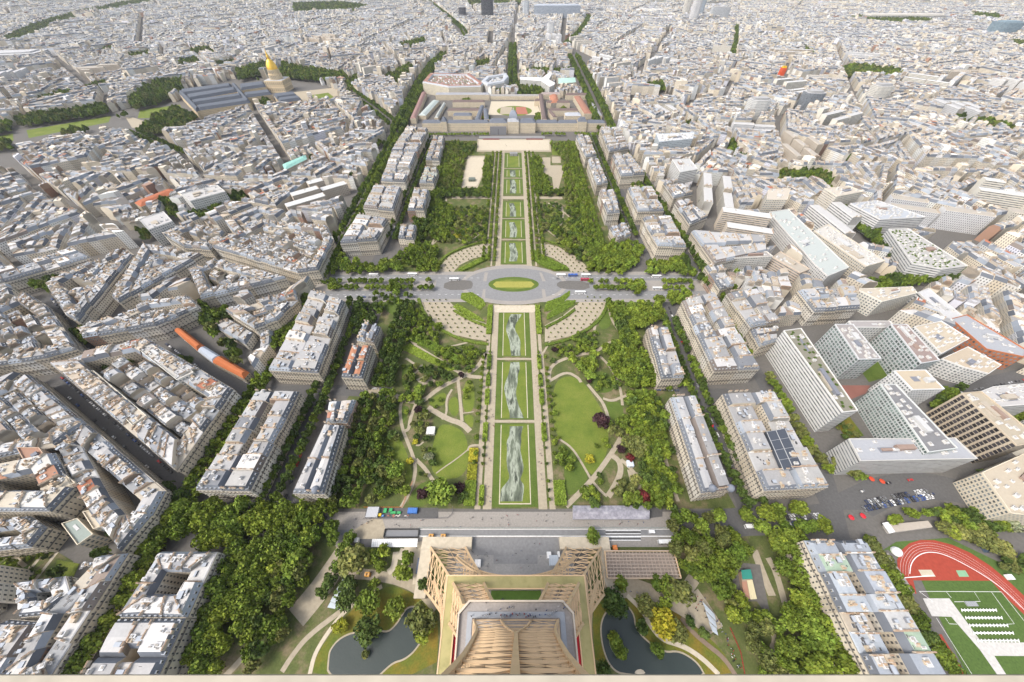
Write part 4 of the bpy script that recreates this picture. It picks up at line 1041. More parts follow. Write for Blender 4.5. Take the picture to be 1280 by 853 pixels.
slab('pale office building with tan roof and square windows, right of the twin office slabs', [(1142, 409), (1176, 402), (1211, 424), (1176, 443)], 27, M['grid'], (.68, .67, .64), (.46, .4, .31), 2.6, 3.0, seed=11, units=5)
slab('curved white office building with tan roof terrace, above the far right road', [(1176, 449), (1209, 434), (1251, 457), (1235, 468), (1205, 460)], 20, M['grid'], (.70, .69, .66), (.45, .38, .29), 2.6, 3.0, seed=12, units=4)
slab('red brick framed workshop with glazed roof bays, far right', [(1188, 399), (1208, 394), (1282, 438), (1280, 447), (1232, 437)], 20, M['grid'], (.46, .17, .08), (.34, .35, .37), 3.4, 4, name='brick_workshop', cat='workshop', seed=13, units=2)
slab('long white shed with narrow roof strips, far right behind the brick workshop', [(1147, 366), (1160, 361), (1202, 395), (1186, 402)], 15, M['band'], (.66, .65, .62), (.5, .5, .5), 3, 4, name='long_shed', cat='shed', seed=14, units=1)
slab('white stepped building with blank gable, right, above the twin office slabs', [(1070, 362), (1140, 359), (1146, 367), (1102, 378)], 22, M['grid'], (.70, .67, .59), (.47, .42, .34), 3, 3, seed=15, units=3)
slab('glass roofed white block with greenish atrium, right of the corner of the cross avenue', [(961, 266), (985, 262), (1061, 335), (1034, 346), (1018, 331)], 22, M['grid'], (.64, .62, .59), (.42, .45, .43), 2.8, 3.1, seed=16, units=2)
slab('long stone block with arcaded side, right, beside the tree filled court', [(1017, 289), (1034, 281), (1106, 327), (1082, 334)], 22, M['grid'], (.60, .54, .44), (.5, .48, .44), 2.6, 3.1, seed=17, units=4)
slab('big white modern block with stepped balconies, upper right beyond the tree filled court', [(1062, 255), (1096, 251), (1157, 272), (1100, 275)], 26, M['band'], (.66, .65, .63), (.40, .42, .45), 3, 3, seed=18, units=5)
slab('long white balcony block with gardens on its roof, upper right, along the tree lined street', [(1110, 287), (1134, 286), (1209, 333), (1178, 337), (1140, 330)], 24, M['band'], (.64, .63, .6), (.40, .39, .37), 3, 3, seed=19, units=4, garden=True)
slab('pale tower like slab with tan roof, right, beside the walled trees', [(960, 238), (988, 236), (984, 250), (958, 250)], 34, M['grid'], (.68, .62, .52), (.5, .45, .38), 2.6, 3, seed=20, units=2)
slab('cream twin slab with rows of windows, upper right beside the small park', [(1030, 236), (1060, 233), (1079, 240), (1046, 246)], 34, M['grid'], (.68, .62, .52), (.5, .45, .38), 2.6, 3, seed=21, units=2)
slab('long modern slab with ribbon balconies facing the corner trees, right end of the cross avenue', [(900, 318), (958, 315), (966, 321), (908, 324)], 24, M['grid'], (.66, .63, .57), (.34, .32, .3), 2.2, 3, seed=22, units=2, name='residential_slab', cat='apartment slab')
slab('brown striped terraced block in front of the glass roofed block', [(975, 315), (1012, 337), (1000, 342), (965, 322)], 18, M['band'], (.55, .46, .37), (.4, .36, .3), 3, 3, seed=23, units=2, name='residential_slab', cat='apartment slab')
slab('white high block left of the avenue at the top of the right park edge', [(840, 200), (862, 199), (872, 212), (850, 216)], 32, M['band'], (.68, .67, .64), (.46, .46, .45), 3, 3, seed=24, units=2, name='residential_slab', cat='apartment slab')
slab('grey blue glazed block with vertical panels, upper right of the right avenue row', [(820, 168), (868, 166), (866, 174), (824, 178)], 30, M['grid'], (.52, .57, .60), (.55, .56, .57), 3.2, 3, seed=25, units=2, name='residential_slab', cat='apartment slab')
slab('white balconied apartment block beside the leafy courts, left, above the barracks street', [(226, 243), (272, 232), (282, 240), (238, 252)], 30, M['grid'], (.66, .65, .62), (.45, .44, .42), 2.8, 3, seed=26, units=2, name='residential_slab', cat='apartment slab')
slab('white angular apartment block with gridded balconies, left, next to the leafy courts', [(174, 275), (205, 265), (216, 277), (186, 288)], 26, M['grid'], (.66, .65, .62), (.44, .43, .42), 2.8, 3, seed=27, units=2, name='residential_slab', cat='apartment slab')
gabled('school_building', 'stone school building with red brick roof, left, behind the angular white block', 'school', GP([(168, 254), (214, 236), (222, 240), (176, 259)], 14), 14, 4, (.6, .52, .38), (.42, .15, .08))
gabled('garage', 'building with pale green copper roof, left, below the golden dome', 'garage', GP([(353, 206), (382, 194), (384, 199), (356, 213)], 17), 17, 3, (.5, .45, .38), (.28, .52, .45))
gabled('theatre', 'stone theatre with pale green roof behind the long school on the right', 'theatre', GP([(698, 98), (719, 97), (720, 103), (698, 105)], 20), 20, 3, (.5, .42, .32), (.40, .58, .50))

slab('white stepped apartment slab with rows of windows, inside the planted court block, left', [(172, 436), (192, 432), (243, 466), (222, 476)], 24, M['grid'], (.68, .66, .6), (.45, .43, .39), 2.6, 3, name='residential_slab', cat='apartment slab', units=5, seed=31)
slab('cream apartment slab with flat cluttered roof along the left street of cars, planted court block', [(98, 470), (118, 464), (184, 520), (166, 532)], 22.5, M['grid'], (.66, .62, .52), (.5, .45, .37), 2.6, 3, name='residential_slab', cat='apartment slab', units=7, seed=32)
slab('tan slab with red blinds and flat roof, left edge above the small gardens', [(52, 600), (78, 590), (96, 604), (70, 616)], 24, M['grid'], (.66, .58, .45), (.5, .43, .33), 2.6, 3, name='residential_slab', cat='apartment slab', units=4, seed=33)
slab('brown flat roofed block at the left edge, above the tan slab', [(22, 560), (50, 560), (62, 575), (34, 582)], 26, M['grid'], (.5, .36, .26), (.34, .2, .14), 2.6, 3, name='residential_slab', cat='apartment slab', units=3, seed=34)

slab('green grey flat roofed block beside the strip of zinc houses, left', [(78, 655), (98, 648), (118, 668), (98, 682)], 16, M['grid'], (.6, .53, .41), (.27, .31, .28), 2.6, 3, units=2, seed=35)
slab('cream curved building with tan flat roof inside the zinc houses, lower left', [(104, 640), (140, 634), (150, 650), (118, 662)], 18, M['grid'], (.62, .55, .43), (.5, .44, .34), 2.6, 3, units=3, seed=36)
# ------------------------------------------------------------------ long school, golden dome, ministries, far towers
SL = (.15, .165, .195); STONE = (.70, .60, .44); BROWN = (.17, .13, .12)
C8 = lambda X, Y: (520 + X / 4.923, 60 + Y / 4.923)
def wing(root, o3, x0, x1, yb, depth, h, rise, tr, tw=STONE, name='wing', y2=None):
    """straight range of building whose front foot runs from photo x0 to x1 at row yb"""
    a = np.array(G(x0, yb)); b = np.array(G(x1, yb if y2 is None else y2)); e = (b - a) / np.linalg.norm(b - a); nv = np.array([-e[1], e[0]])
    W, Rf = MB(), MB(); lots_mesh(W, Rf, [lot(a, b, b + nv * depth, a + nv * depth, h, rise, depth * .3, tw=tw, ts=tr, tz=tr, h0=1, h1=1)])
    wo = W.build(name, [M['wall']], root, o3); link('roof', Rf.mesh('roof', [M['slate'], M['slate'], M['plain']], o3), wo)
    BLOCKS.append(np.array([a, b, b + nv * depth, a + nv * depth])); return wo
c = G(641, 160); o3 = (c[0], c[1], 0)
es = tag(empty('military_school', o3), 'long stone school with central domed pavilion, at the far end of the park', 'school')
wing(es, o3, 529, 553, 164.5, 15, 17, 5, SL); wing(es, o3, 559, 612, 164.5, 15, 17, 5, SL); wing(es, o3, 669, 697, 164.5, 15, 17, 5, SL); wing(es, o3, 697, 721, 164.5, 15, 17, 5, SL); wing(es, o3, 732, 755, 164.5, 15, 17, 5, SL)
wing(es, o3, 552.5, 559.5, 165.2, 18, 21, 8, SL, name='pavilion'); wing(es, o3, 721, 732, 165.2, 18, 21, 8, SL, name='pavilion')
wing(es, o3, 612, 634, 166.8, 26, 21, 6, SL, name='central_range'); wing(es, o3, 649, 669, 166.8, 26, 21, 6, SL, name='central_range'); wing(es, o3, 634.5, 648.5, 167.3, 24, 24, 5, (.36, .37, .39), name='centre_pavilion')
mb = MB(); cx, cy = G(641.5, 163.5)
for k in range(10):
    z0 = 28 + 14 * (k / 10); r0 = 9.5 * cos(k / 10 * 1.3) ** .8; r1 = 9.5 * cos((k + 1) / 10 * 1.3) ** .8
    V = [(cx + sx * r0, cy + sy * r0, z0) for sx, sy in ((-1, -1), (1, -1), (1, 1), (-1, 1))] + [(cx + sx * r1, cy + sy * r1, z0 + 1.4) for sx, sy in ((-1, -1), (1, -1), (1, 1), (-1, 1))]
    mb.add(np.array(V), [(0, 1, 5, 4), (1, 2, 6, 5), (2, 3, 7, 6), (3, 0, 4, 7), (4, 5, 6, 7)], 0, (.27, .30, .35))
mb.box((cx, cy, 42), (3, 3, 4), 0, 0, (.5, .48, .42)); mb.beam((cx, cy, 46), (cx, cy, 52), .5, None, 0, (.3, .3, .3))
dome = mb.build('dome', [M['slate']], es, o3)
r7 = random.Random(4)
for x0, x1, yb, dp, h, tr in [(545, 612, 125.5, 13, 13, (.33, .34, .37)), (566, 606, 134.5, 14, 12, BROWN), (560, 604, 145.5, 14, 12, BROWN), (668, 680, 133, 14, 12, BROWN), (683, 712, 135.5, 14, 12, BROWN), (685, 722, 145.5, 14, 12, BROWN),
                             (707, 735, 125.5, 13, 12, BROWN), (676, 700, 124.5, 12, 12, (.36, .30, .28)), (567, 590, 152.5, 20, 13, SL), (706, 726, 152, 24, 12, (.42, .44, .47)), (612, 676, 125.2, 9, 9, (.35, .34, .33))]:
    wing(es, o3, x0, x1, yb, dp, h, 4, tr, name='rear_range')
for x0, y0, x1, y1, dp, h, tr in [(600, 158, 606, 140, 12, 13, SL), (683, 157, 678, 125, 12, 13, BROWN), (612, 157, 610, 144, 12, 13, SL), (739, 149, 725, 127, 20, 12, (.33, .17, .12)), (533, 150, 550, 131, 20, 9, (.42, .47, .45)), (548, 152, 558, 134, 9, 8, (.45, .47, .44)), (521, 155, 534, 122, 14, 12, (.30, .19, .17)), (696, 153, 690, 146, 10, 11, BROWN), (752, 151, 742, 135, 12, 11, (.3, .3, .32))]:
    wing(es, o3, x0, x1, y0, dp, h, 3.5, tr, name='side_range', y2=y1)
gabled('chapel', 'small hall with red brown tiled roof standing behind the right half of the long school', 'hall', GP([C8(820, 296), C8(868, 290), C8(880, 335), C8(832, 342)], 13), 13, 5, (.58, .5, .4), (.42, .19, .12))

def bigblock(name, label, cat, P, h, tw, tr, wallm='wall', rise=4, extra=None):
    c = P.mean(0); o3 = (float(c[0]), float(c[1]), 0); root = tag(empty(name, o3), label, cat)
    L = ring_lots(ccw(P), h, 15, 60, random.Random(3), lambda r: dict(tw=tw, ts=tr[0], tz=tr[1]), .2)
    W, Rf = MB(), MB(); lots_mesh(W, Rf, L); W.build('wall', [M[wallm]], root, o3); Rf.build('roof', [M['slate'], M['zinc'], M['plain']], root, o3); BLOCKS.append(P)
    return root
bigblock('ministry', 'large tan government block with red roofs, behind the left half of the long school', 'government building', GP([C8(40, 215), C8(85, 165), C8(330, 165), C8(415, 225), C8(400, 240), C8(200, 245)], 26), 26, (.66, .60, .47), ((.45, .47, .5), (.34, .16, .11)))
bigblock('ministry', 'white office block with grey roof left of the avenue behind the long school', 'government building', GP([C8(400, 215), C8(430, 185), C8(555, 165), C8(572, 185), C8(545, 215), C8(440, 235)], 26), 26, (.68, .66, .62), ((.5, .52, .54), (.50, .52, .55)))
# the three armed concrete building
mb = MB()
for P in [[C8(640, 195), C8(640, 178), C8(770, 182), C8(800, 195), C8(770, 205)], [C8(770, 205), C8(800, 185), C8(856, 215), C8(850, 228), C8(822, 240)], [C8(768, 192), C8(818, 152), C8(838, 158), C8(815, 198)]]:
    Q = GP(P, 26); mb.prism(Q, 0, 26 + .05 * len(mb.V), 0, 1, (.62, .60, .55), (.60, .59, .57), (3, 3.2)); BLOCKS.append(Q)
P = GP([C8(770, 200)], 0)[0]; root = tag(empty('three_armed_building', (*P, 0)), 'curved three armed concrete office building right of the avenue behind the long school', 'office building')
mb.build('wall', [M['grid'], M['plain']], root, (*P, 0))

# church with the golden dome and its courts
CI = lambda X, Y: (200 + X / 4.923, 60 + Y / 4.923)
c = G(352, 113); o3 = (c[0], c[1], 0)
hos = tag(empty('old_hospital', o3), 'stone hospital with long slate roofed ranges round courtyards, beside the golden dome', 'hospital building')
TAN = (.70, .56, .36)
def range_(P, h=17, rise=7):
    Q = GP([CI(*p) for p in P], h); Q = Q if area(Q) < 0 else Q[::-1]
    A, B, C, D = Q[3], Q[0], Q[2], Q[1]
    if np.linalg.norm(Q[0] - Q[1]) > np.linalg.norm(Q[0] - Q[3]): Q = np.roll(Q, -1, 0); A, B, C, D = Q[3], Q[0], Q[2], Q[1]
    W, Rf = MB(), MB(); lots_mesh(W, Rf, [lot(B, A, C, D, h, rise, 5, tw=TAN, ts=(.10, .112, .135), tz=(.12, .135, .16), h0=1, h1=1)])
    wo = W.build('range', [M['wall']], hos, o3); link('roof', Rf.mesh('roof', [M['slate'], M['slate'], M['plain']], o3), wo); BLOCKS.append(Q)
for P in [[(130, 268), (440, 228), (446, 248), (140, 292)], [(165, 300), (470, 252), (478, 272), (180, 325)], [(195, 335), (505, 290), (512, 308), (205, 355)], [(225, 368), (545, 318), (556, 340), (240, 388)],
          [(118, 282), (146, 272), (250, 382), (226, 396)], [(440, 232), (470, 228), (560, 335), (530, 340)], [(490, 235), (640, 218), (655, 240), (500, 262)], [(515, 288), (680, 268), (690, 288), (530, 308)], [(700, 295), (830, 280), (850, 300), (720, 318)], [(725, 322), (860, 305), (875, 322), (740, 342)]]: range_(P)
mb = MB(); dx, dy = G(352, 113.5)
ch = tag(empty('domed_church', (dx, dy, 0)), 'stone church with tall drum and golden dome topped by a slim spire, upper left', 'church')
mb.prism(np.array([(dx - 27, dy - 27), (dx + 27, dy - 27), (dx + 27, dy + 27), (dx - 27, dy + 27)]), 0, 30, 0, 1, TAN, (.42, .42, .42), (6, 12)); mb.build('church_base', [M['wall'], M['plain']], ch, (dx, dy, 0))
def lathe(mb, cx, cy, prof, n=24, mat=0, tint=(1, 1, 1), uvm=None):
    for (r0, z0), (r1, z1) in zip(prof[:-1], prof[1:]):
        a = np.arange(n) * 2 * pi / n; a1 = a + 2 * pi / n
        V = np.stack([np.stack([cx + r0 * np.cos(a), cy + r0 * np.sin(a), np.full(n, z0)], 1), np.stack([cx + r0 * np.cos(a1), cy + r0 * np.sin(a1), np.full(n, z0)], 1),
                      np.stack([cx + r1 * np.cos(a1), cy + r1 * np.sin(a1), np.full(n, z1)], 1), np.stack([cx + r1 * np.cos(a), cy + r1 * np.sin(a), np.full(n, z1)], 1)], 1)
        uv = {0: [[(0, 0), (1, 0), (1, 1), (0, 1)]]} if uvm else None
        mb.add(V, [(0, 1, 2, 3)], mat, tint, uv)
mb = MB(); lathe(mb, dx, dy, [(17, 30), (17, 42)], 20, 0, TAN, 1); lathe(mb, dx, dy, [(15, 42), (14.5, 54)], 20, 0, TAN, 1); lathe(mb, dx, dy, [(18, 42), (15, 42.5)], 20, 1, TAN); 
for k in range(24):
    a = 2 * pi * k / 24; mb.beam((dx + 17.8 * cos(a), dy + 17.8 * sin(a), 30), (dx + 17.8 * cos(a), dy + 17.8 * sin(a), 42), 1.2, None, 1, (.72, .62, .45)); mb.beam((dx + 15.6 * cos(a), dy + 15.6 * sin(a), 42.5), (dx + 15.2 * cos(a), dy + 15.2 * sin(a), 54), .9, None, 1, (.72, .62, .45))
mb.build('drum', [M['wall'], M['plain']], ch, (dx, dy, 0))
mb = MB(); lathe(mb, dx, dy, [(14.8, 54), (14.4, 59), (12.8, 65), (10, 71), (6.5, 75.5), (3.6, 77.5), (3.4, 84), (2.6, 86), (1.4, 93), (.3, 101)], 24); mb.build('dome', [M['gold']], ch, (dx, dy, 0), smooth=False)
BLOCKS.append(np.array([(dx - 30, dy - 30), (dx + 30, dy - 30), (dx + 30, dy + 30), (dx - 30, dy + 30)]))

# far high buildings
def tower_at(name, label, cat, px, py, w, d, h, tw, win='grid', bay=4, st=3.6, rz=0.0, roof=(.4, .4, .4)):
    x, y = G(px, py); ca, sa = cos(rz), sin(rz)
    P = np.array([(x + u * ca - v_ * sa, y + u * sa + v_ * ca) for u, v_ in ((-w / 2, 0), (-w * .28, -d * .12), (w * .28, -d * .12), (w / 2, 0), (w / 2, d), (-w / 2, d))])
    root = tag(empty(name, (x, y, 0)), label, cat); mb = MB(); mb.prism(P, 0, h, 0, 1, tw, roof, (bay, st)); mb.build('wall', [M[win], M['plain']], root, (x, y, 0))
    q = inset(ccw(P), d * .2); mb = MB(); mb.prism(q, h + .01, h + 4, 0, 0, tuple(t * .9 for t in roof)); mb.build('rooftop', [M['plain']], root, (x, y, 0)); BLOCKS.append(P)
tower_at('skyscraper', 'dark brown glass skyscraper standing alone at the top of the photo, left of the centre', 'skyscraper', 609.5, 25.5, 76, 40, 209, (.030, .027, .036), 'grid', 3, 3.6, 0, (.05, .05, .05))
tower_at('tower_block', 'small dark cube like office tower left of the skyscraper', 'office tower', 578.5, 24.5, 46, 34, 58, (.045, .04, .055), 'grid', 3, 3.6)
tower_at('office_slab', 'wide grey blue glass office building at the top centre, right of the skyscraper', 'office building', 696, 23, 310, 60, 62, (.40, .45, .52), 'band', 5, 4, 0, (.5, .54, .6))
tower_at('tower_block', 'white office wing at the left end of the wide glass building', 'office tower', 657, 22, 42, 50, 80, (.66, .69, .72), 'grid', 4, 3.6)
tower_at('tower_block', 'white tower block below the wide glass building', 'tower block', 687.5, 50, 34, 26, 60, (.76, .76, .76), 'grid', 4, 3.6)
tower_at('tower_block', 'tall white tower block with blue glass side, top right of centre', 'tower block', 866, 30, 44, 34, 118, (.76, .75, .74), 'band', 4, 3.4)
tower_at('tower_block', 'tall slim grey glass tower beside the white tower, top right of centre', 'tower block', 874, 22, 34, 34, 125, (.46, .52, .58), 'band', 4, 3.4)
tower_at('tower_block', 'grey ribbed slab behind the white towers, top right of centre', 'tower block', 897, 28, 110, 30, 66, (.56, .57, .58), 'grid', 5, 3.4)
tower_at('tower_block', 'cream tower block, first of the pair at the left of the tall white tower', 'tower block', 856, 22, 40, 30, 88, (.72, .68, .6), 'grid', 4, 3.4)
tower_at('long_hall', 'long white flat hall at the top, right of the wide glass building', 'hall', 812, 19, 190, 60, 26, (.70, .69, .67), 'band', 5, 5, 0, (.68, .66, .62))
tower_at('tower_block', 'blue glass office block near the right edge of the skyline', 'office tower', 1253, 48, 110, 60, 60, (.22, .32, .38), 'band', 4, 3.5, 0, (.25, .33, .38))
tower_at('long_hall', 'long cream ribbed hall behind the tree belt, upper right', 'hall', 1130, 28, 480, 70, 34, (.66, .62, .55), 'grid', 9, 20, 0, (.60, .57, .52))
tower_at('office_slab', 'dark ribbed office block among white houses, upper right', 'office building', 1010, 139, 46, 26, 40, (.22, .24, .27), 'grid', 3, 3.4)
tower_at('exhibition_hall', 'white ribbed exhibition hall at the far left edge', 'hall', 14, 78, 190, 90, 24, (.72, .72, .72), 'band', 6, 5, .25, (.5, .5, .5))
tower_at('painted_tower', 'small tower painted red, yellow and blue, upper right', 'tower block', 974, 101, 16, 12, 34, (.62, .10, .04), 'plain', 4, 4, 0, (.7, .45, .03))
tower_at('tower_block', 'pale slab tower with blank side wall, upper right of the right avenue row', 'tower block', 1092, 133, 44, 26, 46, (.74, .70, .62), 'grid', 4, 3.4)
tower_at('tower_block', 'white balcony tower in the upper right, left of the small walled park', 'tower block', 942, 150, 46, 24, 42, (.74, .73, .70), 'grid', 3, 3.2)
# ------------------------------------------------------------------ the lattice tower under the camera
TX, TY = 2.05, -9.0
IR = [M['iron_tower']]
tw = tag(empty('lattice_tower', (TX, TY, 0)), 'tall tapering iron lattice tower seen from its top, bottom centre, with two gallery platforms', 'tower'); T3 = (TX, TY, 0)
def interp(tab, z):
    for (a, x), (b, y) in zip(tab[:-1], tab[1:]):
        if z <= b: return x + (y - x) * (z - a) / (b - a)
    return tab[-1][1]
OUT = [(0, 61.5), (20, 50.5), (40, 41), (57, 34), (62, 32.4), (88, 25), (104, 21.6), (116, 19.6)]
INN = [(0, 36.5), (20, 29), (40, 22), (57, 17.4), (62, 16.4), (88, 12), (104, 9.6), (116, 8.2)]
def lattice_face(mb, P, zs, chord, brace, sub=True, ends=True):
    """P(u,z) -> point for u in 0..1 across a leg face; X bracing in every panel"""
    for a, b in zip(zs[:-1], zs[1:]):
        if ends: mb.beam(P(0, a), P(1, a), chord * .8)
        for u0, u1 in ((0, .5), (.5, 1)):
            mb.beam(P(u0, a), P(u1, b), brace); mb.beam(P(u1, a), P(u0, b), brace)
        mb.beam(P(.5, a), P(.5, b), brace * .8)
    mb.beam(P(0, zs[-1]), P(1, zs[-1]), chord * .8)
def leg(sx, sy, zs, name):
    mb = MB()
    o = lambda z: interp(OUT, z); i = lambda z: interp(INN, z)
    c = lambda a, b: (lambda z: (TX + sx * a(z), TY + sy * b(z), z))
    co = [c(o, o), c(i, o), c(i, i), c(o, i)]
    for q in co:
        for a, b in zip(zs[:-1], zs[1:]): mb.beam(q(a), q(b), 1.3)
    for k in range(4):
        p, q = co[k], co[(k + 1) % 4]
        lattice_face(mb, lambda u, z, p=p, q=q: tuple(np.array(p(z)) * (1 - u) + np.array(q(z)) * u), zs, .7, .32)
    return mb.build(name, IR, tw, T3)
for sx in (-1, 1):
    for sy in (-1, 1):
        leg(sx, sy, [3, 11, 19, 27, 35, 43, 50, 57.5], 'lower_leg'); leg(sx, sy, [58, 66, 74, 82, 90, 98, 106, 115], 'upper_leg')
        mb = MB(); ox, oy = TX + sx * 49.5, TY + sy * 49.5                         # pale masonry shoe, L shaped
        for x0, x1, y0, y1, h in ((31, 66, 58.5, 66, 4.2), (58.5, 66, 31, 58.4, 4.2)):
            P = np.array([(TX + sx * x0, TY + sy * y0), (TX + sx * x1, TY + sy * y0), (TX + sx * x1, TY + sy * y1), (TX + sx * x0, TY + sy * y1)]); mb.prism(P, 0, h, 0)
        mb.build('masonry_base', [M['sandb']], tw, T3)
# arches between the legs
for k in range(4):
    mb = MB(); a = k * pi / 2; n = 40
    def AP(t, dz):
        x = t * 38.5; z = 51 - 34 * abs(t) ** 2.1 + dz; y = interp(OUT, z) + .3
        return (TX + x * cos(a) - y * sin(a), TY + x * sin(a) + y * cos(a), z)
    for j in range(n):
        t0, t1 = -1 + 2 * j / n, -1 + 2 * (j + 1) / n
        mb.beam(AP(t0, 0), AP(t1, 0), 1.0); mb.beam(AP(t0, 3.6), AP(t1, 3.6), .9); mb.beam(AP(t0, 0), AP(t0, 3.6), .45); mb.beam(AP(t0, 0), AP(t1, 3.6), .4)
    for t in np.linspace(-.62, .62, 26):
        z0 = 51 - 34 * abs(t) ** 2.1 + 3.6; p = AP(t, 3.6); q = (TX + t * 38.5 * cos(a) - 34.5 * sin(a), TY + t * 38.5 * sin(a) + 34.5 * cos(a), 57)
        if z0 < 56: mb.beam(p, q, .35)
    mb.build('arch', IR, tw, T3)
def ring(mb, ro, ri, z0, z1, mat=0, top=None):
    for k in range(4):
        a = k * pi / 2; P = [(-ro, -ro), (ro, -ro), (ri, -ri), (-ri, -ri)]
        mb.prism(np.array([(TX + x * cos(a) - y * sin(a), TY + x * sin(a) + y * cos(a)) for x, y in P]), z0, z1, mat, top)
mb = MB(); ring(mb, 35.6, 30.6, 61.6, 62.2); mb.build('gallery_roof', [M['gallery']], tw, T3)
mb = MB(); ring(mb, 36.2, 35.62, 61.2, 62.4); ring(mb, 30.58, 30.1, 61.4, 62.35)
for k in range(4):
    a = k * pi / 2
    for x in np.arange(-35, 35.1, 1.75):
        p = lambda y, z: (TX + x * cos(a) - y * sin(a), TY + x * sin(a) + y * cos(a), z)
        mb.beam(p(35.4, 57.6), p(35.4, 61.6), .28)
    for z in (57.5, 59.2): mb.beam((TX - 35.5 * cos(a) - 35.5 * sin(a), TY - 35.5 * sin(a) + 35.5 * cos(a), z), (TX + 35.5 * cos(a) - 35.5 * sin(a), TY + 35.5 * sin(a) + 35.5 * cos(a), z), .5)
mb.build('gallery_trim', IR, tw, T3)
mb = MB(); ring(mb, 35.3, 13, 56.4, 57.4); mb.build('first_floor_deck', [M['iron_deck']], tw, T3)
mb = MB(); mb.prism(np.array([(TX - 13, TY + 17.5), (TX + 13, TY + 17.5), (TX + 13, TY + 30), (TX - 13, TY + 30)]), 57.45, 57.6); mb.build('garden_floor', [surf('green_carpet', (.07, .13, .025), .9, .3, .4, fine=1.5)], tw, T3)
for s in (-1, 1):
    mb = MB(); mb.prism(np.array([(TX + s * 25.3, TY - 20), (TX + s * 30, TY - 20), (TX + s * 30, TY + 15), (TX + s * 25.3, TY + 15)]), 57.45, 61.0); mb.build('red_pavilion', [surf('red_awning', (.36, .02, .03), .7, .4, .2)], tw, T3)
mb = MB()
for x, y in [(-9, 21), (-5, 23), (-2, 20), (1, 24), (4, 21), (-7, 26), (8, 25), (9.5, 21)]: mb.box((TX + x, TY + y, 57.6), (1.3, 1.3, .8), x, 0, (.03, .05, .03))
for x, y, t in [(10.5, 22, (.4, .05, .03)), (11, 20, (.1, .15, .35)), (-11, 20, (.4, .06, .03))]: mb.box((TX + x, TY + y, 57.6), (1.6, 2.4, 1.6), 0, 0, t)
mb.build('garden_furniture', [M['paint']], tw, T3)
# second platform
def octo(h, c): return np.array([(TX + x, TY + y) for x, y in [(-h + c, -h), (h - c, -h), (h, -h + c), (h, h - c), (h - c, h), (-h + c, h), (-h, h - c), (-h, -h + c)]])
mb = MB(); mb.prism(octo(20.8, 3.6), 112.5, 116.0); mb.build('second_floor_deck', [surf('platform_floor', (.30, .275, .255), .9, .2, .2, fine=1.0)], tw, T3)
mb = MB(); A, B = octo(21.4, 3.7), octo(20.85, 3.6)
for i in range(8):
    j = (i + 1) % 8; mb.prism(np.array([A[i], A[j], B[j], B[i]]), 112, 117.4)
mb.build('second_floor_parapet', [surf('parapet_iron', (.52, .45, .36), .7, .2, .15)], tw, T3)
mb = MB(); ring(mb, 18.0, 16.2, 116.02, 116.3); mb.build('pale_walkway', [surf('pale_kiosk_roof', (.30, .315, .335), .6, .4, .2)], tw, T3)
# shaft above the second platform
SH = [(116, 15.6), (124, 14.0), (135, 12.6), (150, 11.3), (180, 9.4), (210, 7.6), (234, 6.5), (272, 5.4)]
sh = lambda z: interp(SH, z)
zs = [116 + 9.2 * k for k in range(18)]; zs[-1] = 272
for sx in (-1, 1):
    for sy in (-1, 1):
        mb = MB()
        for a, b in zip(zs[:-1], zs[1:]): mb.beam((TX + sx * sh(a), TY + sy * sh(a), a), (TX + sx * sh(b), TY + sy * sh(b), b), .75)
        mb.build('corner_post', IR, tw, T3)
ri = lambda z: max(0.0, 5.6 * (1 - (z - 116) / 34.0))
for k in range(4):
    a = k * pi / 2; Q = lambda x, y, z: (TX + x * cos(a) - y * sin(a), TY + x * sin(a) + y * cos(a), z)
    mb = MB(); mc = MB()
    for z0, z1 in zip(zs[:-1], zs[1:]):
        w0, w1 = sh(z0), sh(z1); i0, i1 = ri(z0), ri(z1)
        if i0 > 0:
            for s in (-1, 1): mc.beam(Q(s * i0, w0, z0), Q(s * i1, w1, z1), .6)
        else: mc.beam(Q(0, w0, z0), Q(0, w1, z1), 1.0, .7)
        wm = sh((z0 + z1) / 2); zm = (z0 + z1) / 2
        mb.beam(Q(-w0, w0, z0), Q(w0, w0, z0), .36, .9); mb.beam(Q(-wm, wm, zm), Q(wm, wm, zm), .1, .3)
        im, iw = ri(zm), sh(zm)
        for s in (-1, 1):
            mb.beam(Q(s * max(i0, .2), w0, z0), Q(s * w1, w1, z1), .16); mb.beam(Q(s * w0, w0, z0), Q(s * max(i1, .2), w1, z1), .16)
    mb.build('shaft_lattice', IR, tw, T3); mc.build('centre_post', IR, tw, T3)
mb = MB()  # dark sheets added inside the shaft, their colour standing in for shade between the slats
for z in zs[1:]:
    s_ = sh(z) * .93 - .3; mb.prism(np.array([(TX - s_, TY - s_), (TX + s_, TY - s_), (TX + s_, TY + s_), (TX - s_, TY + s_)]), z - 1.2, z - .9)
mb.build('shade_backdrop', [surf('gap_shade', (.13, .10, .07), .9, .6, .4, fine=2.0)], tw, T3)
# top platform: its ledge runs right under the camera
LEDGE = surf('painted_ledge', (.37, .335, .265), .8, 1.2, .18, fine=9)
mb = MB(); mb.prism(np.array([(TX - 9, TY - 9), (TX + 9, TY - 9), (TX + 9, TY + 8.3), (TX - 9, TY + 8.3)]), 271, 275.8); mb.build('top_platform', [M['iron_deck']], tw, T3)
mb = MB(); mb.prism(np.array([(TX - 9.4, -.62), (TX + 9.4, -.62), (TX + 9.4, -.086), (TX - 9.4, -.086)]), 276.19, 276.25); mb.build('top_ledge', [LEDGE], tw, T3)

for o in tw.children:                                        # the tower stands a hair out of plumb with the camera
    me = o.data; v = np.empty(len(me.vertices) * 3, np.float32); me.vertices.foreach_get('co', v); v[0::3] -= .0103 * (v[2::3] - 62); me.vertices.foreach_set('co', v); me.update()
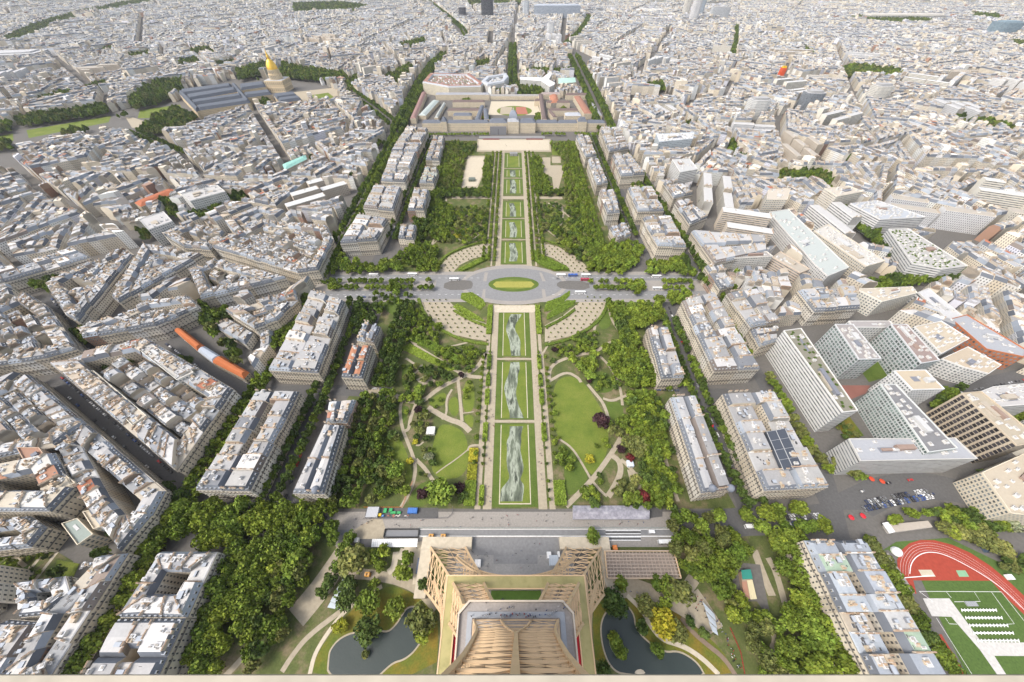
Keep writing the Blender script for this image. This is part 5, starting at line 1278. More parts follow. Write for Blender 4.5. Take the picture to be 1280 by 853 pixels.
# ------------------------------------------------------------------ the city beyond: street blocks cut from districts
AV = []          # (polyline, half width, tree rows offsets) avenues kept clear of houses
def avenue(pts, half, rows=(), r=4.0, step=8.5): AV.append((GP(pts), half, rows, r, step))
avenue([(757, 166), (744, 132), (735, 112), (716, 72)], 27, (-19, -11, 11, 19), 4.6)
avenue([(497, 168), (512, 138), (528, 105), (540, 86), (556, 70)], 22, (-13, -6, 6, 13), 4.6)
avenue([(640.5, 112), (640.5, 85), (641, 58)], 20, (-12, -6, 6, 12), 4.4)
avenue([(440, 118), (468, 138), (492, 158)], 17, (-10, 10), 4.2)
avenue([(585, 52), (578, 38), (560, 22), (530, -2)], 18, (-10, 10), 5)
avenue([(706, 60), (722, 46), (733, 30), (735, 22)], 20, (-12, -4, 4, 12), 5)
avenue([(15, 202), (62, 247), (152, 292), (190, 310)], 2)
avenue([(55, 372), (108, 445)], 3); avenue([(70, 472), (228, 612), (262, 660)], 6); avenue([(215, 424), (312, 492)], 5); avenue([(170, 168), (232, 198)], 12, (-7, 7), 4)
avenue([(755, 165), (800, 232), (870, 345), (905, 372), (950, 440)], 14, (-9, 9), 4)
avenue([(400, 345), (437, 292), (470, 225), (500, 166)], 13, (-8, 8), 4)
avenue([(1020, 235), (1060, 275), (1115, 328)], 12, (-7, 0, 7), 4.2)
avenue([(1080, 362), (1160, 352), (1200, 346)], 9, (-5, 5), 4)
avenue([(915, 72), (918, 55), (920, 35)], 12, (-5, 5), 5)
avenue([(975, 108), (985, 80)], 9); avenue([(640, 58), (645, 25), (650, 0)], 14)
avenue([(800, 95), (822, 62), (835, 40)], 9); avenue([(925, 105), (880, 120), (850, 140)], 9)
avenue([(0, 225), (40, 172), (165, 143), (250, 125)], 16)
for P_ in [[(235, 60), (262, 84), (290, 104)], [(120, 62), (60, 110)], [(300, 20), (420, 62), (520, 80)], [(800, 130), (905, 95), (1010, 40)], [(960, 152), (1060, 120), (1200, 60)], [(1020, 205), (1290, 250)], [(330, 60), (352, 108)], [(60, 260), (230, 225), (330, 190)], [(1120, 318), (1290, 300)], [(860, 60), (700, 90)]]: avenue(P_, 3.5)
GREEN = []       # wooded squares, kept clear of houses: (polygon, crown radius, step)
def green(pts, r=5, step=8.5, clear=True): GREEN.append((GP(pts), r, step, clear))
for pts, r, st in [
    ([(167, 133), (178, 118), (205, 106), (236, 104), (228, 120), (200, 134), (172, 140)], 6, 10), ([(180, 165), (198, 150), (226, 140), (250, 151), (238, 160), (205, 172), (192, 172)], 5, 9),
    ([(300, 92), (330, 84), (338, 84), (338, 95), (300, 104)], 6, 10), ([(355, 84), (380, 90), (432, 96), (436, 104), (410, 106), (352, 100)], 6, 10), ([(270, 83), (298, 80), (300, 86), (275, 90)], 5, 10),
    ([(368, 8), (425, 6), (462, 11), (450, 16), (400, 18), (368, 20)], 8, 16), ([(12, 52), (45, 36), (68, 28), (98, 20), (98, 27), (65, 40), (30, 57), (14, 58)], 7, 13), ([(100, 19), (135, 12), (150, 8), (190, 1), (190, 6), (140, 16), (102, 24)], 8, 16),
    ([(25, 152), (60, 147), (135, 136), (140, 145), (80, 155), (30, 162)], 5, 9), ([(-40, 160), (16, 158), (16, 168), (-40, 178)], 5, 9), ([(76, 170), (112, 163), (114, 167), (80, 173)], 4, 8), ([(-40, 184), (18, 180), (20, 190), (-40, 196)], 5, 9),
    ([(54, 128), (95, 118), (98, 128), (60, 134)], 5, 9), ([(112, 114), (136, 107), (138, 113), (116, 119)], 5, 9), ([(115, 68), (145, 63), (148, 68), (118, 72)], 5, 10), ([(165, 72), (192, 68), (192, 74), (168, 78)], 5, 10), ([(226, 82), (250, 77), (252, 86), (228, 88)], 6, 10), ([(240, 68), (270, 63), (268, 72), (244, 73)], 6, 10),
    ([(206, 258), (216, 255), (232, 275), (222, 278)], 5, 8), ([(240, 276), (270, 262), (300, 248), (312, 252), (318, 262), (285, 272), (270, 284), (246, 284)], 5, 8.5), ([(178, 294), (200, 290), (204, 300), (184, 304)], 4, 8),
    ([(964, 222), (1020, 220), (1038, 232), (1030, 238), (968, 234)], 5, 8.5), ([(1050, 92), (1062, 86), (1122, 94), (1124, 100), (1055, 100)], 6, 10), ([(1060, 26), (1110, 24), (1160, 30), (1155, 35), (1065, 29)], 8, 14), ([(1205, 154), (1228, 156), (1262, 165), (1256, 170), (1210, 160)], 5, 9), ([(1187, 151), (1200, 150), (1201, 156), (1189, 157)], 5, 9),
    ([(999, 64), (1006, 62), (1016, 74), (1008, 76)], 6, 11), ([(804, 110), (826, 107), (830, 117), (808, 118)], 5, 9), ([(852, 158), (868, 158), (868, 165), (854, 166)], 4, 8), ([(904, 181), (917, 180), (920, 195), (908, 196)], 4, 8), ([(912, 201), (932, 200), (932, 205), (914, 206)], 4, 8),
    ([(1210, 20), (1245, 22), (1245, 27), (1212, 25)], 7, 14), ([(1258, 56), (1290, 58), (1290, 64), (1260, 62)], 7, 13), ([(585, 2), (602, 1), (602, 8), (586, 10)], 10, 20), ([(616, 3), (652, 1), (652, 7), (618, 9)], 10, 20), ([(480, 102), (495, 94), (512, 84), (520, 90), (500, 108)], 5, 9), ([(430, 108), (448, 96), (452, 104), (440, 116)], 4, 8),
    ([(285, 138), (340, 118), (360, 122), (300, 142)], 0, 0), ([(370, 118), (414, 113), (424, 124), (398, 130)], 0, 0), ([(325, 133), (338, 129), (342, 138), (328, 141)], 5, 8), ([(500, 60), (530, 52), (535, 58), (505, 66)], 6, 10), ([(595, 82), (612, 78), (613, 88), (598, 92)], 5, 9), ([(560, 28), (578, 40), (590, 52), (575, 50)], 0, 0),
    ([(650, 92), (686, 90), (686, 96), (652, 96)], 4.5, 8), ([(693, 92), (722, 90), (722, 96), (694, 96)], 4.5, 8), ([(645, 108), (668, 104), (684, 112), (680, 122), (648, 122)], 4.5, 9), ([(612, 113), (634, 110), (636, 118), (616, 121)], 4.5, 9),
    ([(96, 425), (116, 417), (142, 428), (106, 438)], 4.5, 8), ([(-30, 452), (60, 452), (48, 466), (-30, 470)], 5, 8), ([(54, 365), (60, 358), (92, 346), (70, 372)], 4.5, 8), ([(254, 392), (262, 386), (300, 400), (275, 424), (262, 416)], 5, 8), ([(280, 432), (300, 436), (318, 452), (300, 462), (284, 446)], 4.5, 8)]:
    green(pts, r, st)
def L_(pts): return GP(pts)
DISTRICTS = [
    (L_([(404, 343), (497, 168), (432, 204), (190, 305), (215, 335), (330, 350)]), 8200),
    (L_([(188, 306), (432, 203), (518, 152), (505, 138), (330, 138), (235, 172), (150, 180), (15, 203), (150, 293)]), 9000),
    (L_([(-260, 470), (-260, 250), (15, 204), (150, 293), (190, 307), (110, 340), (60, 372), (60, 450)]), 9000),
    (L_([(-260, 246), (-260, 60), (330, 60), (505, 137), (330, 137), (150, 178), (15, 202)]), 12000),
    (L_([(-260, 560), (-260, 470), (60, 455), (215, 610), (60, 850), (-260, 900)]), 9000),
    (L_([(765, 166), (878, 345), (960, 410), (1060, 402), (1140, 352), (1098, 326), (975, 214), (960, 150), (752, 78), (722, 80)]), 8600),
    (L_([(1098, 325), (1500, 470), (1500, 200), (975, 148), (975, 213)]), 9500),
    (L_([(1062, 402), (1150, 350), (1500, 472), (1500, 660), (1285, 640), (1180, 470)]), 9000),
    (L_([(752, 77), (960, 149), (1500, 199), (1500, 60), (715, 60)]), 12000),
    (L_([(520, 138), (757, 122), (735, 112), (712, 61), (565, 61), (545, 86)]), 9000),
    (L_([(-260, 59.5), (1500, 59.5), (1430, 22), (-160, 22)]), 17000),
    (L_([(-160, 21.5), (1430, 21.5), (1400, -12), (-130, -12)]), 26000),
    (L_([(505, 137), (520, 138), (545, 86), (565, 61), (330, 60)]), 9000),
    (L_([(60, 370), (215, 334), (404, 344), (330, 482), (232, 650), (60, 860), (-200, 900), (-260, 470), (60, 450)]), 5200),
]
def split(P, amax, rng, depth=0):
    A = abs(area(P))
    if A < amax * rng.uniform(.7, 1.35) or depth > 16: return [P]
    C = P - P.mean(0); ev, V = np.linalg.eigh(C.T @ C); ax = V[:, 1]
    s = P @ ax; t = lerp(s.min(), s.max(), rng.uniform(.4, .6)); a = rng.gauss(0, .13)
    n = np.array([ax[0] * cos(a) - ax[1] * sin(a), ax[0] * sin(a) + ax[1] * cos(a)])
    g = 13 if A > 4e5 else 7.5 if A > 6e4 else 5.2
    c = P.mean(0) + ax * (t - float(P.mean(0) @ ax))
    out = []
    for q in (clip(P, c + n * g, n), clip(P, c - n * g, -n)):
        if q is not None:
            q = dedupe(q, 3)
            if q is not None and abs(area(q)) > 250: out += split(q, amax, rng, depth + 1)
    return out
PARKZONE = GP([(230, 660), (330, 490), (402, 376), (442, 292), (512, 160), (520, 120), (612, 124), (757, 122), (757, 160), (800, 228), (868, 345), (895, 376), (1050, 640), (1290, 690), (1290, 1000), (0, 1000)])
MEADOW = GP([(-60, 185), (30, 162), (145, 140), (165, 135), (235, 126), (240, 140), (195, 174), (165, 166), (20, 199), (-60, 236)])
HOSP = GP([(222, 116), (300, 98), (375, 100), (425, 112), (425, 132), (380, 130), (260, 152), (238, 146)])
def keep(pts, grow=7.0):
    k = ~(inside(pts, PARKZONE) | inside(pts, MEADOW) | inside(pts, HOSP))
    lo_, hi_ = pts.min(0), pts.max(0)
    for P, lo, hi in BLOCKS_B:
        if lo[0] > hi_[0] or hi[0] < lo_[0] or lo[1] > hi_[1] or hi[1] < lo_[1]: continue
        s = k & (pts[:, 0] > lo[0]) & (pts[:, 0] < hi[0]) & (pts[:, 1] > lo[1]) & (pts[:, 1] < hi[1])
        if s.any(): k[s] &= ~inside(pts[s], P)
    for L, hw, *_ in AV:
        if L[:, 0].min() - 40 > hi_[0] or L[:, 0].max() + 40 < lo_[0] or L[:, 1].min() - 40 > hi_[1] or L[:, 1].max() + 40 < lo_[1]: continue
        k &= ~near_line(pts, L, hw + 5)
    for P, r, st, cl in GREEN:
        lo, hi = P.min(0), P.max(0)
        if lo[0] > hi_[0] or hi[0] < lo_[0] or lo[1] > hi_[1] or hi[1] < lo_[1]: continue
        k &= ~inside(pts, P)
    return k
BLOCKS_G = []
for P in BLOCKS:
    q = ccw(P)
    try: BLOCKS_G.append(miter(q, -8.0))
    except Exception: BLOCKS_G.append(q)
BLOCKS_B = [(P, P.min(0), P.max(0)) for P in BLOCKS_G]
blocks = []
rf = random.Random(77)
for P, amax in DISTRICTS:
    if amax <= 0: continue
    for q in [ccw(P)]:
        for b in split(q, amax, rf):
            b = inset(ccw(b), .5)
            if b is None or len(b) < 3 or inradius(b) < 6: continue
            c = b.mean(0); x, y, p = PX(c[0], c[1], 10)
            if p < 1 or not (-90 < x < 1370 and y > -25): continue
            blocks.append((b, x, y, p, c))
blocks.sort(key=lambda t: t[3])
def far_tints(r):
    def f(r):
        u = r.random(); tw = wall_tint(r); k = 1.08
        if u < .16: tw = tuple(min(.8, x) for x in (.74 * r.uniform(.85, 1.1),) * 2 + (.71,))
        return dict(tw=tuple(min(.82, x * k) for x in tw), ts=slate_tint(r), tz=zinc_tint(r))
    return f
def modern_lots(b, r):
    """a few flat slabs instead of a ring of houses"""
    C = b - b.mean(0); ev, V = np.linalg.eigh(C.T @ C); ax, ay = V[:, 1], V[:, 0]
    u, v = b @ ax, b @ ay; out = []; h = r.choice((18, 22, 26, 30, 34)); w = r.uniform(11, 15); t = v.min() + 3
    tw = r.choice(((.74, .73, .70), (.70, .66, .57), (.66, .66, .66), (.60, .52, .42))); tz = r.choice(((.55, .54, .52), (.46, .41, .34), (.62, .62, .6)))
    while t + w < v.max():
        # overlap of the strip with the block
        q = clip(b, ay * t, ay); q = clip(q, ay * (t + w), -ay) if q is not None else None
        if q is not None and abs(area(q)) > 150:
            s = q @ ax; s0, s1 = np.percentile(s, 25) if len(q) > 4 else s.min(), s.max()
            s0, s1 = s.min() + 2, s.max() - 2; k = max(1, int((s1 - s0) // 45))
            for j in range(k):
                a0, a1 = lerp(s0, s1, j / k) + 1.5, lerp(s0, s1, (j + 1) / k) - 1.5
                p = [ax * a0 + ay * t, ax * a1 + ay * t, ax * a1 + ay * (t + w), ax * a0 + ay * (t + w)]
                if (ax[0] * ay[1] - ax[1] * ay[0]) < 0: p = [p[1], p[0], p[3], p[2]]
                out.append(lot(*p, h + r.uniform(-4, 4), .5, .5, r=r, tw=tw, ts=tz, tz=tz))
        t += w + r.uniform(14, 24)
    return out
def side_word(x): return 'far left' if x < 200 else 'left' if x < 560 else 'centre' if x < 720 else 'right' if x < 1060 else 'far right'
N_HAND = sum(1 for o in SC.objects if o.parent is None and o.get('category') and o.get('kind') is None)
N_IND = 215
stuffW, stuffR, parkW = MB(), MB(), MB()
stuffL, partsL = [], []
n_ind = 0; seen = set()
for b, x, y, p, c in blocks:
    d = float(np.hypot(*c)); r = random.Random(int(c[0] * 13 + c[1] * 7))
    far = d > 2300
    modern = r.random() < (.13 if x > 640 else .05)
    if modern and not far: L = modern_lots(b, r)
    else:
        w = 11 if d < 1300 else 15 if d < 2600 else 22
        L = ring_lots(b, r.gauss(19.5, 2.0) + (r.random() < .05) * 8, r.uniform(9.5, 12.5), w, r, far_tints(r), 1.1)
    if not L: continue
    cen = np.array([(l['o0'] + l['o1'] + l['i0'] + l['i1']) / 4 for l in L]); k = keep(cen)
    if d < 1800:
        for cc in ('o0', 'o1'): k &= keep(np.array([lerp(l[cc], m, .25) for l, m in zip(L, cen)]))
    L = [l for l, q in zip(L, k) if q]
    if r.random() < .18 and not modern: L = [l for l in L if r.random() > .06]
    if len(L) < 2: continue
    if not modern and d > 700:
        for l in L:
            if r.random() < .05: l['h'] += r.uniform(3, 12); l['rise'] = .6; l['ts'] = l['tz'] = tuple(x * 1.1 for x in l['tw'])
    if r.random() < .05 and far:
        for l in L: l['h'] *= r.uniform(1.0, 1.6)
    if n_ind < N_IND and in_frame(c[0], c[1], 18, -4):
        lab_ = ('pale flat roofed slabs' if modern else r.choice(('pale zinc roofed apartment block', 'cream apartment block with grey roofs', 'block of white and grey roofed houses'.replace('block of ', ''))))
        tag0 = '%s, %d percent across the photo and %d percent down' % (lab_, round(x / 12.8), round((y) / 8.53))
        if tag0 in seen: tag0 = '%s, %.1f percent across the photo and %.1f percent down' % (lab_, x / 12.8, y / 8.53)
        seen.add(tag0)
        o3 = (float(c[0]), float(c[1]), 0); root = tag(empty('apartment_block', o3), tag0, 'apartment block', 'city blocks beyond the avenues')
        wm_ = M['band'] if modern and r.random() < .5 else M['wall']; ro = root
        if n_ind < 90: per_house(root, o3, L, [], wm_, 19)
        else: W, Rf = MB(), MB(); lots_mesh(W, Rf, L); W.build('wall', [wm_], root, o3); Rf.build('roof', [M['slate'], M['zinc'], M['plain']], root, o3)
        pw = party(L, r); ob = MB(); lots_mesh(ob, ob, pw, z0=14, wm=2)
        if n_ind < 90:
            for q in pw[:100]: ob = MB(); lots_mesh(ob, ob, [q], z0=14, wm=2); ob.build('party_wall', [M['plain']] * 3, root, o3)
        elif ob.n: ob.build('party_wall', [M['plain']] * 3, root, o3)
        mb = MB(); CX = []; UX = []
        for l in L:
            dd = l['i0'] - l['o0']; e = l['o1'] - l['o0']; m = max(.1, np.linalg.norm(e)); rz = atan2(dd[1], dd[0]) - pi / 2
            for t in (.3, .7):
                if r.random() < .7: q = l['o0'] + dd * t + e / m * .6; CX.append((q[0], q[1], l['h'] + l['rise'] * .6, rz, 1.1, r.uniform(1.8, 3.4), .9))
            if r.random() < .5:
                q = l['o0'] + dd * r.uniform(.3, .7) + e * r.uniform(.2, .8); UX.append((q[0], q[1], l['h'] + l['rise'] * .75, rz, r.uniform(1.5, 4), r.uniform(1.5, 3), r.uniform(1, 2)))
        if CX: mb.merge(P_CHIM, CX); tag(mb.build('chimney', [M['plain']], ro, o3), kind='stuff')
        if UX: mb = MB(); mb.merge(P_UNIT, UX); tag(mb.build('roof_unit', [M['plain']], ro, o3), kind='stuff')
        n_ind += 1
    else:
        stuffL += L
        if d < 2000: partsL += party(L, r)
def chunk(L, n=20000):
    for i in range(0, len(L), n): yield L[i:i + n]
mbx = MB()
class Off:
    """send roof faces of a shared mesh to material slots 1..3"""
    def __init__(s, mb, k): s.mb = mb; s.k = k
    def add(s, V, f, m, t=None, uv=None): s.mb.add(V, f, [q + s.k for q in m] if isinstance(m, list) else m + s.k, t, uv)
for Lc in chunk(stuffL): lots_mesh(mbx, Off(mbx, 1), Lc)
for Lc in chunk(partsL): lots_mesh(Off(mbx, 3), Off(mbx, 1), [dict(l) for l in Lc], z0=12)
# chimneys and little roof boxes as the speckle of the far roofs
rr_ = random.Random(5); CX, UX = [], []
for l in stuffL:
    dd = l['i0'] - l['o0']; e = l['o1'] - l['o0']; m = max(.1, np.linalg.norm(e)); rz = atan2(dd[1], dd[0]) - pi / 2; dist = l['o0'][1]
    for t_ in (.3, .7):
        if dist < 1900 and rr_.random() < .7: q = l['o0'] + dd * t_ + e / m * .6; CX.append((q[0], q[1], l['h'] + l['rise'] * .6, rz, 1.3, rr_.uniform(2, 4), 1))
    if rr_.random() < .7:
        s = 1 if dist < 1500 else 1.8; q = l['o0'] + dd * rr_.uniform(.3, .7) + e * rr_.uniform(.2, .8); UX.append((q[0], q[1], l['h'] + l['rise'] * .6, rz, s * rr_.uniform(1.5, 4.5), s * rr_.uniform(1.5, 3.5), rr_.uniform(1.5, 3.5)))
def remap(p, k): 
    q = Proto(p.name, p.mats); q.parts = [(V, f, [x + k for x in m], t) for V, f, m, t in p.parts]; return q
if CX: mbx.merge(remap(P_CHIM, 3), CX)
if UX: mbx.merge(remap(P_UNIT, 3), UX)
tag(mbx.build('city_houses', [M['wall'], M['slate'], M['zinc'], M['plain']]), 'sea of pale houses with grey roofs filling the distance', 'houses', None, 'stuff')
print('FABRIC', len(blocks), 'blocks', n_ind, 'individual', len(stuffL), 'lots', len(CX), len(UX))
# ------------------------------------------------------------------ trees
def crown(seed, lobes, quads, size, tall=1.25, flat=.55, hue=(0, 0, 0)):
    """a crown of radius about 1 standing on z=0.35: leafy lobes spread through the volume, each of many small leaf faces"""
    r = np.random.default_rng(seed); V = []; T = []
    ctr = []
    for k in range(lobes):
        a = r.uniform(0, 2 * pi); rad = np.sqrt(r.uniform(0, 1)) * .72; z = tall * (.45 + .42 * r.uniform(-.6, 1) * (1 - rad * .8) + .1)
        ctr.append((rad * cos(a), rad * sin(a), z, r.uniform(.27, .42)))
    ctr.append((0, 0, tall * .5, .62)); ctr.append((0, 0, tall * .85, .36))
    for (cx, cy, cz, cr) in ctr:
        lt = r.uniform(.72, 1.28); n = int(quads * (cr / .34) ** 2)
        d = r.normal(size=(n, 3)); d /= np.linalg.norm(d, axis=1)[:, None]; d[:, 2] = np.where(d[:, 2] < -.35, -d[:, 2], d[:, 2])
        p = np.array([cx, cy, cz]) + d * cr * r.uniform(.72, 1.08, (n, 1)) * np.array([1, 1, .85])
        nn = d * .8 + r.normal(size=(n, 3)) * .45; nn /= np.linalg.norm(nn, axis=1)[:, None]
        t = np.cross(nn, r.normal(size=(n, 3))); t /= np.linalg.norm(t, axis=1)[:, None]; b = np.cross(nn, t)
        s = size * r.uniform(.6, 1.3, (n, 1)); s2 = s * r.uniform(.6, 1, (n, 1))
        V.append(np.stack([p - t * s - b * s2 * .6, p + t * s * .5 - b * s2, p + t * s + b * s2 * .5, p - t * s * .4 + b * s2], 1))
        g = lt * r.uniform(.75, 1.3, (n, 1)); T.append(np.concatenate([g * r.uniform(.92, 1.1, (n, 1)), g, g * r.uniform(.8, 1.1, (n, 1))], 1))
    return np.concatenate(V), np.concatenate(T)
GREENS = {'plane': (.158, .212, .034), 'lime': (.122, .176, .032), 'dark': (.072, .112, .032), 'olive': (.145, .165, .058), 'yellow': (.28, .275, .032), 'bright': (.155, .228, .042), 'purple': (.040, .022, .030), 'red': (.13, .025, .03), 'silver': (.25, .28, .2), 'hedge': (.135, .20, .03)}
CR = {}
for kind, lobes, quads, size, tall in [('big', 20, 46, .105, 1.15), ('mid', 14, 34, .14, 1.25), ('row', 12, 30, .16, 1.45), ('far', 7, 15, .27, 1.2)]:
    CR[kind] = [crown(hash((kind, 5)) % 1000 + q if False else {'big': 10, 'mid': 30, 'row': 50, 'far': 70}[kind] + q, lobes, quads, size, tall) for q in range(5)]
_cm = {}
def crown_mesh(kind, q, col):
    key = (kind, q, col)
    if key not in _cm:
        V, T = CR[kind][q]; mb = MB(); mb.add(V, [(0, 1, 2, 3)], 0, T * np.array(GREENS[col])); _cm[key] = mb.mesh('crown', [M['leaf']])
    return _cm[key]
mb = MB(); lathe(mb, 0, 0, [(.06, 0), (.045, .15), (.036, .5), (.02, .85)], 7)
for a in (0, 1.7, 3.4, 5): mb.beam((0, 0, .42), (.34 * cos(a), .34 * sin(a), .85), .028)
TRUNK = mb.mesh('trunk', [M['bark']])
TREES = []     # (x, y, r, h, kind, colour, label, group, forced)
def T(x, y, r, h, kind, col, label=None, group=None, forced=False): TREES.append((float(x), float(y), r, h, kind, col, label, group, forced))
KEEP_OUT = [(G(937, 731), 15), (G(888, 775), 11), (G(419, 745), 11)]
def grove(pts, step, r, h, kind, cols, label, px=True, jit=.3, zz=4):
    P = GP(pts, zz) if px else pts
    for x, y in scatter(P, step, jit):
        if any(hypot(x - q[0], y - q[1]) < d for q, d in KEEP_OUT): continue
        k = R.uniform(.66, 1.12); T(x, y, r * k, h * R.uniform(.85, 1.15) * k ** .5, kind, R.choice(cols), label, label)
def row(pts, step, r, h, cols, label, off=0.0, kind='row', px=True, jit=.5, zz=4, gap=.05):
    L = GP(pts, zz) if px else np.asarray(pts, float)
    for x, y in along(L, step, off, jit):
        if R.random() < gap: continue
        k = R.uniform(.88, 1.14); T(x, y, r * k, h * R.uniform(.9, 1.1), kind, R.choice(cols), label, label)
pl_, lm_, dk_ = ['plane', 'plane', 'bright', 'lime'], ['lime', 'lime', 'plane'], ['dark', 'lime', 'dark']
# groves by the tower
grove([(222, 640), (285, 632), (360, 640), (420, 650), (424, 668), (380, 690), (350, 700), (345, 745), (300, 790), (268, 850), (228, 850), (262, 760), (290, 690), (228, 668)], 8.6, 6.2, 17, 'big', pl_, 'broad bright green tree in the big grove at the bottom left')
grove([(345, 700), (390, 700), (385, 740), (360, 765), (362, 800), (300, 850), (318, 790)], 7.2, 4.6, 12, 'mid', ['lime', 'dark', 'olive', 'plane'], 'mid green tree between the big bottom left grove and the left pond')
row([(222, 640), (150, 760), (78, 860)], 9.5, 6.0, 15, ['plane', 'lime', 'lime'], 'street tree in the dense row left of the bottom left light court block', 3, 'big'); row([(222, 640), (150, 760), (78, 860)], 9.5, 5.4, 14, lm_, 'street tree in the dense row left of the bottom left light court block', -5, 'big')
grove([(350, 630), (412, 630), (420, 640), (400, 652), (352, 652)], 9, 5.6, 15, 'big', pl_, 'bright green tree by the junction at the lower left corner of the park')
for X, Y_, rr, c in [(473, 127, 4.2, 'lime'), (450, 190, 5.2, 'lime'), (415, 272, 5.2, 'lime'), (510, 240, 9.5, 'olive'), (372, 350, 4.6, 'dark'), (330, 405, 4, 'dark'), (475, 370, 6, 'dark'), (460, 430, 6.5, 'dark'), (570, 445, 7, 'lime'), (835, 540, 8, 'olive'), (840, 590, 6, 'plane'), (570, 590, 7, 'dark'), (700, 490, 6, 'lime'), (835, 362, 3.6, 'dark'), (545, 640, 3, 'dark'), (640, 200, 5, 'plane'), (590, 230, 5, 'lime'), (625, 270, 4, 'plane'), (760, 235, 4.5, 'plane'), (755, 310, 5, 'lime'), (720, 300, 4, 'plane'), (385, 130, 5, 'lime'), (545, 710, 2.2, 'olive'), (590, 355, 3.5, 'plane'), (230, 250, 9, 'plane'), (55, 370, 7, 'dark')]:
    x, y = G(320 + X / 4, 640 + Y_ / 4, 4); T(x, y, rr, rr * 1.9, 'big' if rr > 5 else 'mid', c, 'green tree on the lawns and beds round the left pond', 'green tree on the lawns and beds round the left pond', True)
def single(px, py, r, col, label, kind='big', h=None): x, y = G(px, py, 4); T(x, y, r, h or r * 1.8, kind, col, label, None, True)
single(320 + 415 / 4, 640 + 575 / 4, 4.4, 'yellow', 'bright yellow bush on the bank beside the left pond', 'mid', 5)
single(640 + 740 / 4, 640 + 560 / 4, 7.2, 'yellow', 'big yellow green tree on the bank above the right pond')
GRL = 'green tree in the grove right of the tower, beside the right pond'
grove([(835, 650), (862, 640), (905, 645), (910, 668), (935, 690), (945, 700), (930, 730), (960, 760), (1000, 850), (955, 850), (905, 760), (880, 730), (862, 700), (838, 690)], 8.0, 5.2, 14, 'big', ['plane', 'lime', 'bright', 'olive'], GRL)
grove([(962, 672), (1000, 674), (1010, 690), (1035, 760), (1070, 850), (1000, 850), (972, 770), (958, 720)], 9.0, 6.4, 17, 'big', pl_, 'tall green tree in the dark grove beside the block with patched roofs, bottom right')
row([(1082, 676), (1140, 770), (1208, 870)], 8, 4.8, 11, ['olive', 'lime', 'dark'], 'rounded tree in the row between the patched roof block and the running track', 0, 'big'); row([(1088, 668), (1146, 762), (1212, 860)], 8, 4, 10, ['olive', 'lime'], 'rounded tree in the row between the patched roof block and the running track', -4, 'big')
for X, Y_, rr, c in [(400, 125, 5, 'lime'), (490, 440, 7.5, 'dark'), (520, 480, 6.5, 'dark'), (830, 400, 8.5, 'olive'), (780, 390, 6.5, 'lime'), (540, 360, 4.5, 'lime'), (720, 360, 4.5, 'lime'), (660, 470, 5.5, 'olive'), (760, 470, 4.5, 'plane'), (820, 600, 5.5, 'olive'), (650, 580, 4.5, 'dark'), (455, 790, 5, 'dark'), (520, 650, 3.6, 'lime'), (545, 700, 3.8, 'lime'), (505, 625, 3, 'plane'), (900, 290, 6, 'lime'), (930, 310, 5, 'lime'), (870, 260, 5, 'plane'), (720, 690, 4, 'lime'), (890, 545, 3.5, 'dark'), (960, 610, 3.5, 'dark')]:
    x, y = G(640 + X / 4, 640 + Y_ / 4, 4); T(x, y, rr, rr * 1.8, 'big' if rr > 5 else 'mid', c, 'green tree round the right pond and its walks', 'green tree round the right pond and its walks', True)
# around the road bend and the stadium
grove([(1100, 650), (1140, 640), (1180, 632), (1230, 640), (1262, 660), (1240, 672), (1200, 655), (1165, 645), (1110, 654)], 6.5, 4.2, 9, 'mid', ['lime', 'dark', 'plane'], 'tree in the hedge like belt between the curved road and the stadium')
grove([(1168, 650), (1215, 650), (1255, 668), (1258, 690), (1225, 680), (1175, 664)], 6, 5, 8, 'big', ['olive', 'olive', 'plane'], 'olive green spreading tree above the bend of the running track')
single(1258, 655, 6, 'silver', 'silvery leaved tree between road and stadium, right edge'); grove([(1248, 696), (1282, 690), (1290, 720), (1262, 718)], 5, 3.6, 6, 'mid', ['dark', 'olive'], 'bush on the mound at the right edge by the running track')
for pts, n_ in [([(880, 646), (905, 640), (940, 640), (948, 650), (880, 655)], 'a'), ([(950, 640), (1000, 634), (1010, 642), (955, 648)], 'b'), ([(945, 660), (1030, 652), (1042, 664), (960, 672)], 'c')]:
    grove(pts, 8.5, 5.2, 12, 'big', pl_, 'street tree by the parked cars below the first block right of the park')
row([(1036, 592), (1010, 560), (975, 498), (958, 470)], 7.5, 4.4, 10, ['lime', 'plane', 'olive'], 'street tree between the first right hand block and the long white slab', 0, 'mid'); row([(1040, 575), (1075, 600)], 6, 4.4, 9, ['olive'], 'pale green tree in front of the striped hotel', 0, 'mid'); row([(1042, 582), (1074, 606)], 6, 4.4, 9, ['lime', 'olive'], 'pale green tree in front of the striped hotel', 5, 'mid')
row([(948, 450), (925, 410), (905, 382)], 7.5, 4.2, 10, ['lime', 'plane'], 'street tree right of the second right hand block', 0, 'mid'); row([(946, 455), (922, 412), (900, 382)], 7.5, 4.2, 10, lm_, 'street tree right of the second right hand block', 7, 'mid')
grove([(1040, 525), (1056, 520), (1075, 545), (1060, 550)], 5, 2.6, 4, 'mid', ['lime', 'olive', 'dark'], 'shrub in the formal garden below the long white slab')
grove([(1190, 480), (1200, 484), (1195, 510), (1172, 516), (1165, 505)], 6.5, 4.2, 9, 'mid', ['dark', 'lime'], 'tree in the garden behind the white cube block, right'); grove([(1222, 590), (1232, 585), (1235, 604), (1222, 604)], 5, 3.6, 7, 'mid', ['dark', 'olive'], 'tree at the corner of the striped hotel, right')
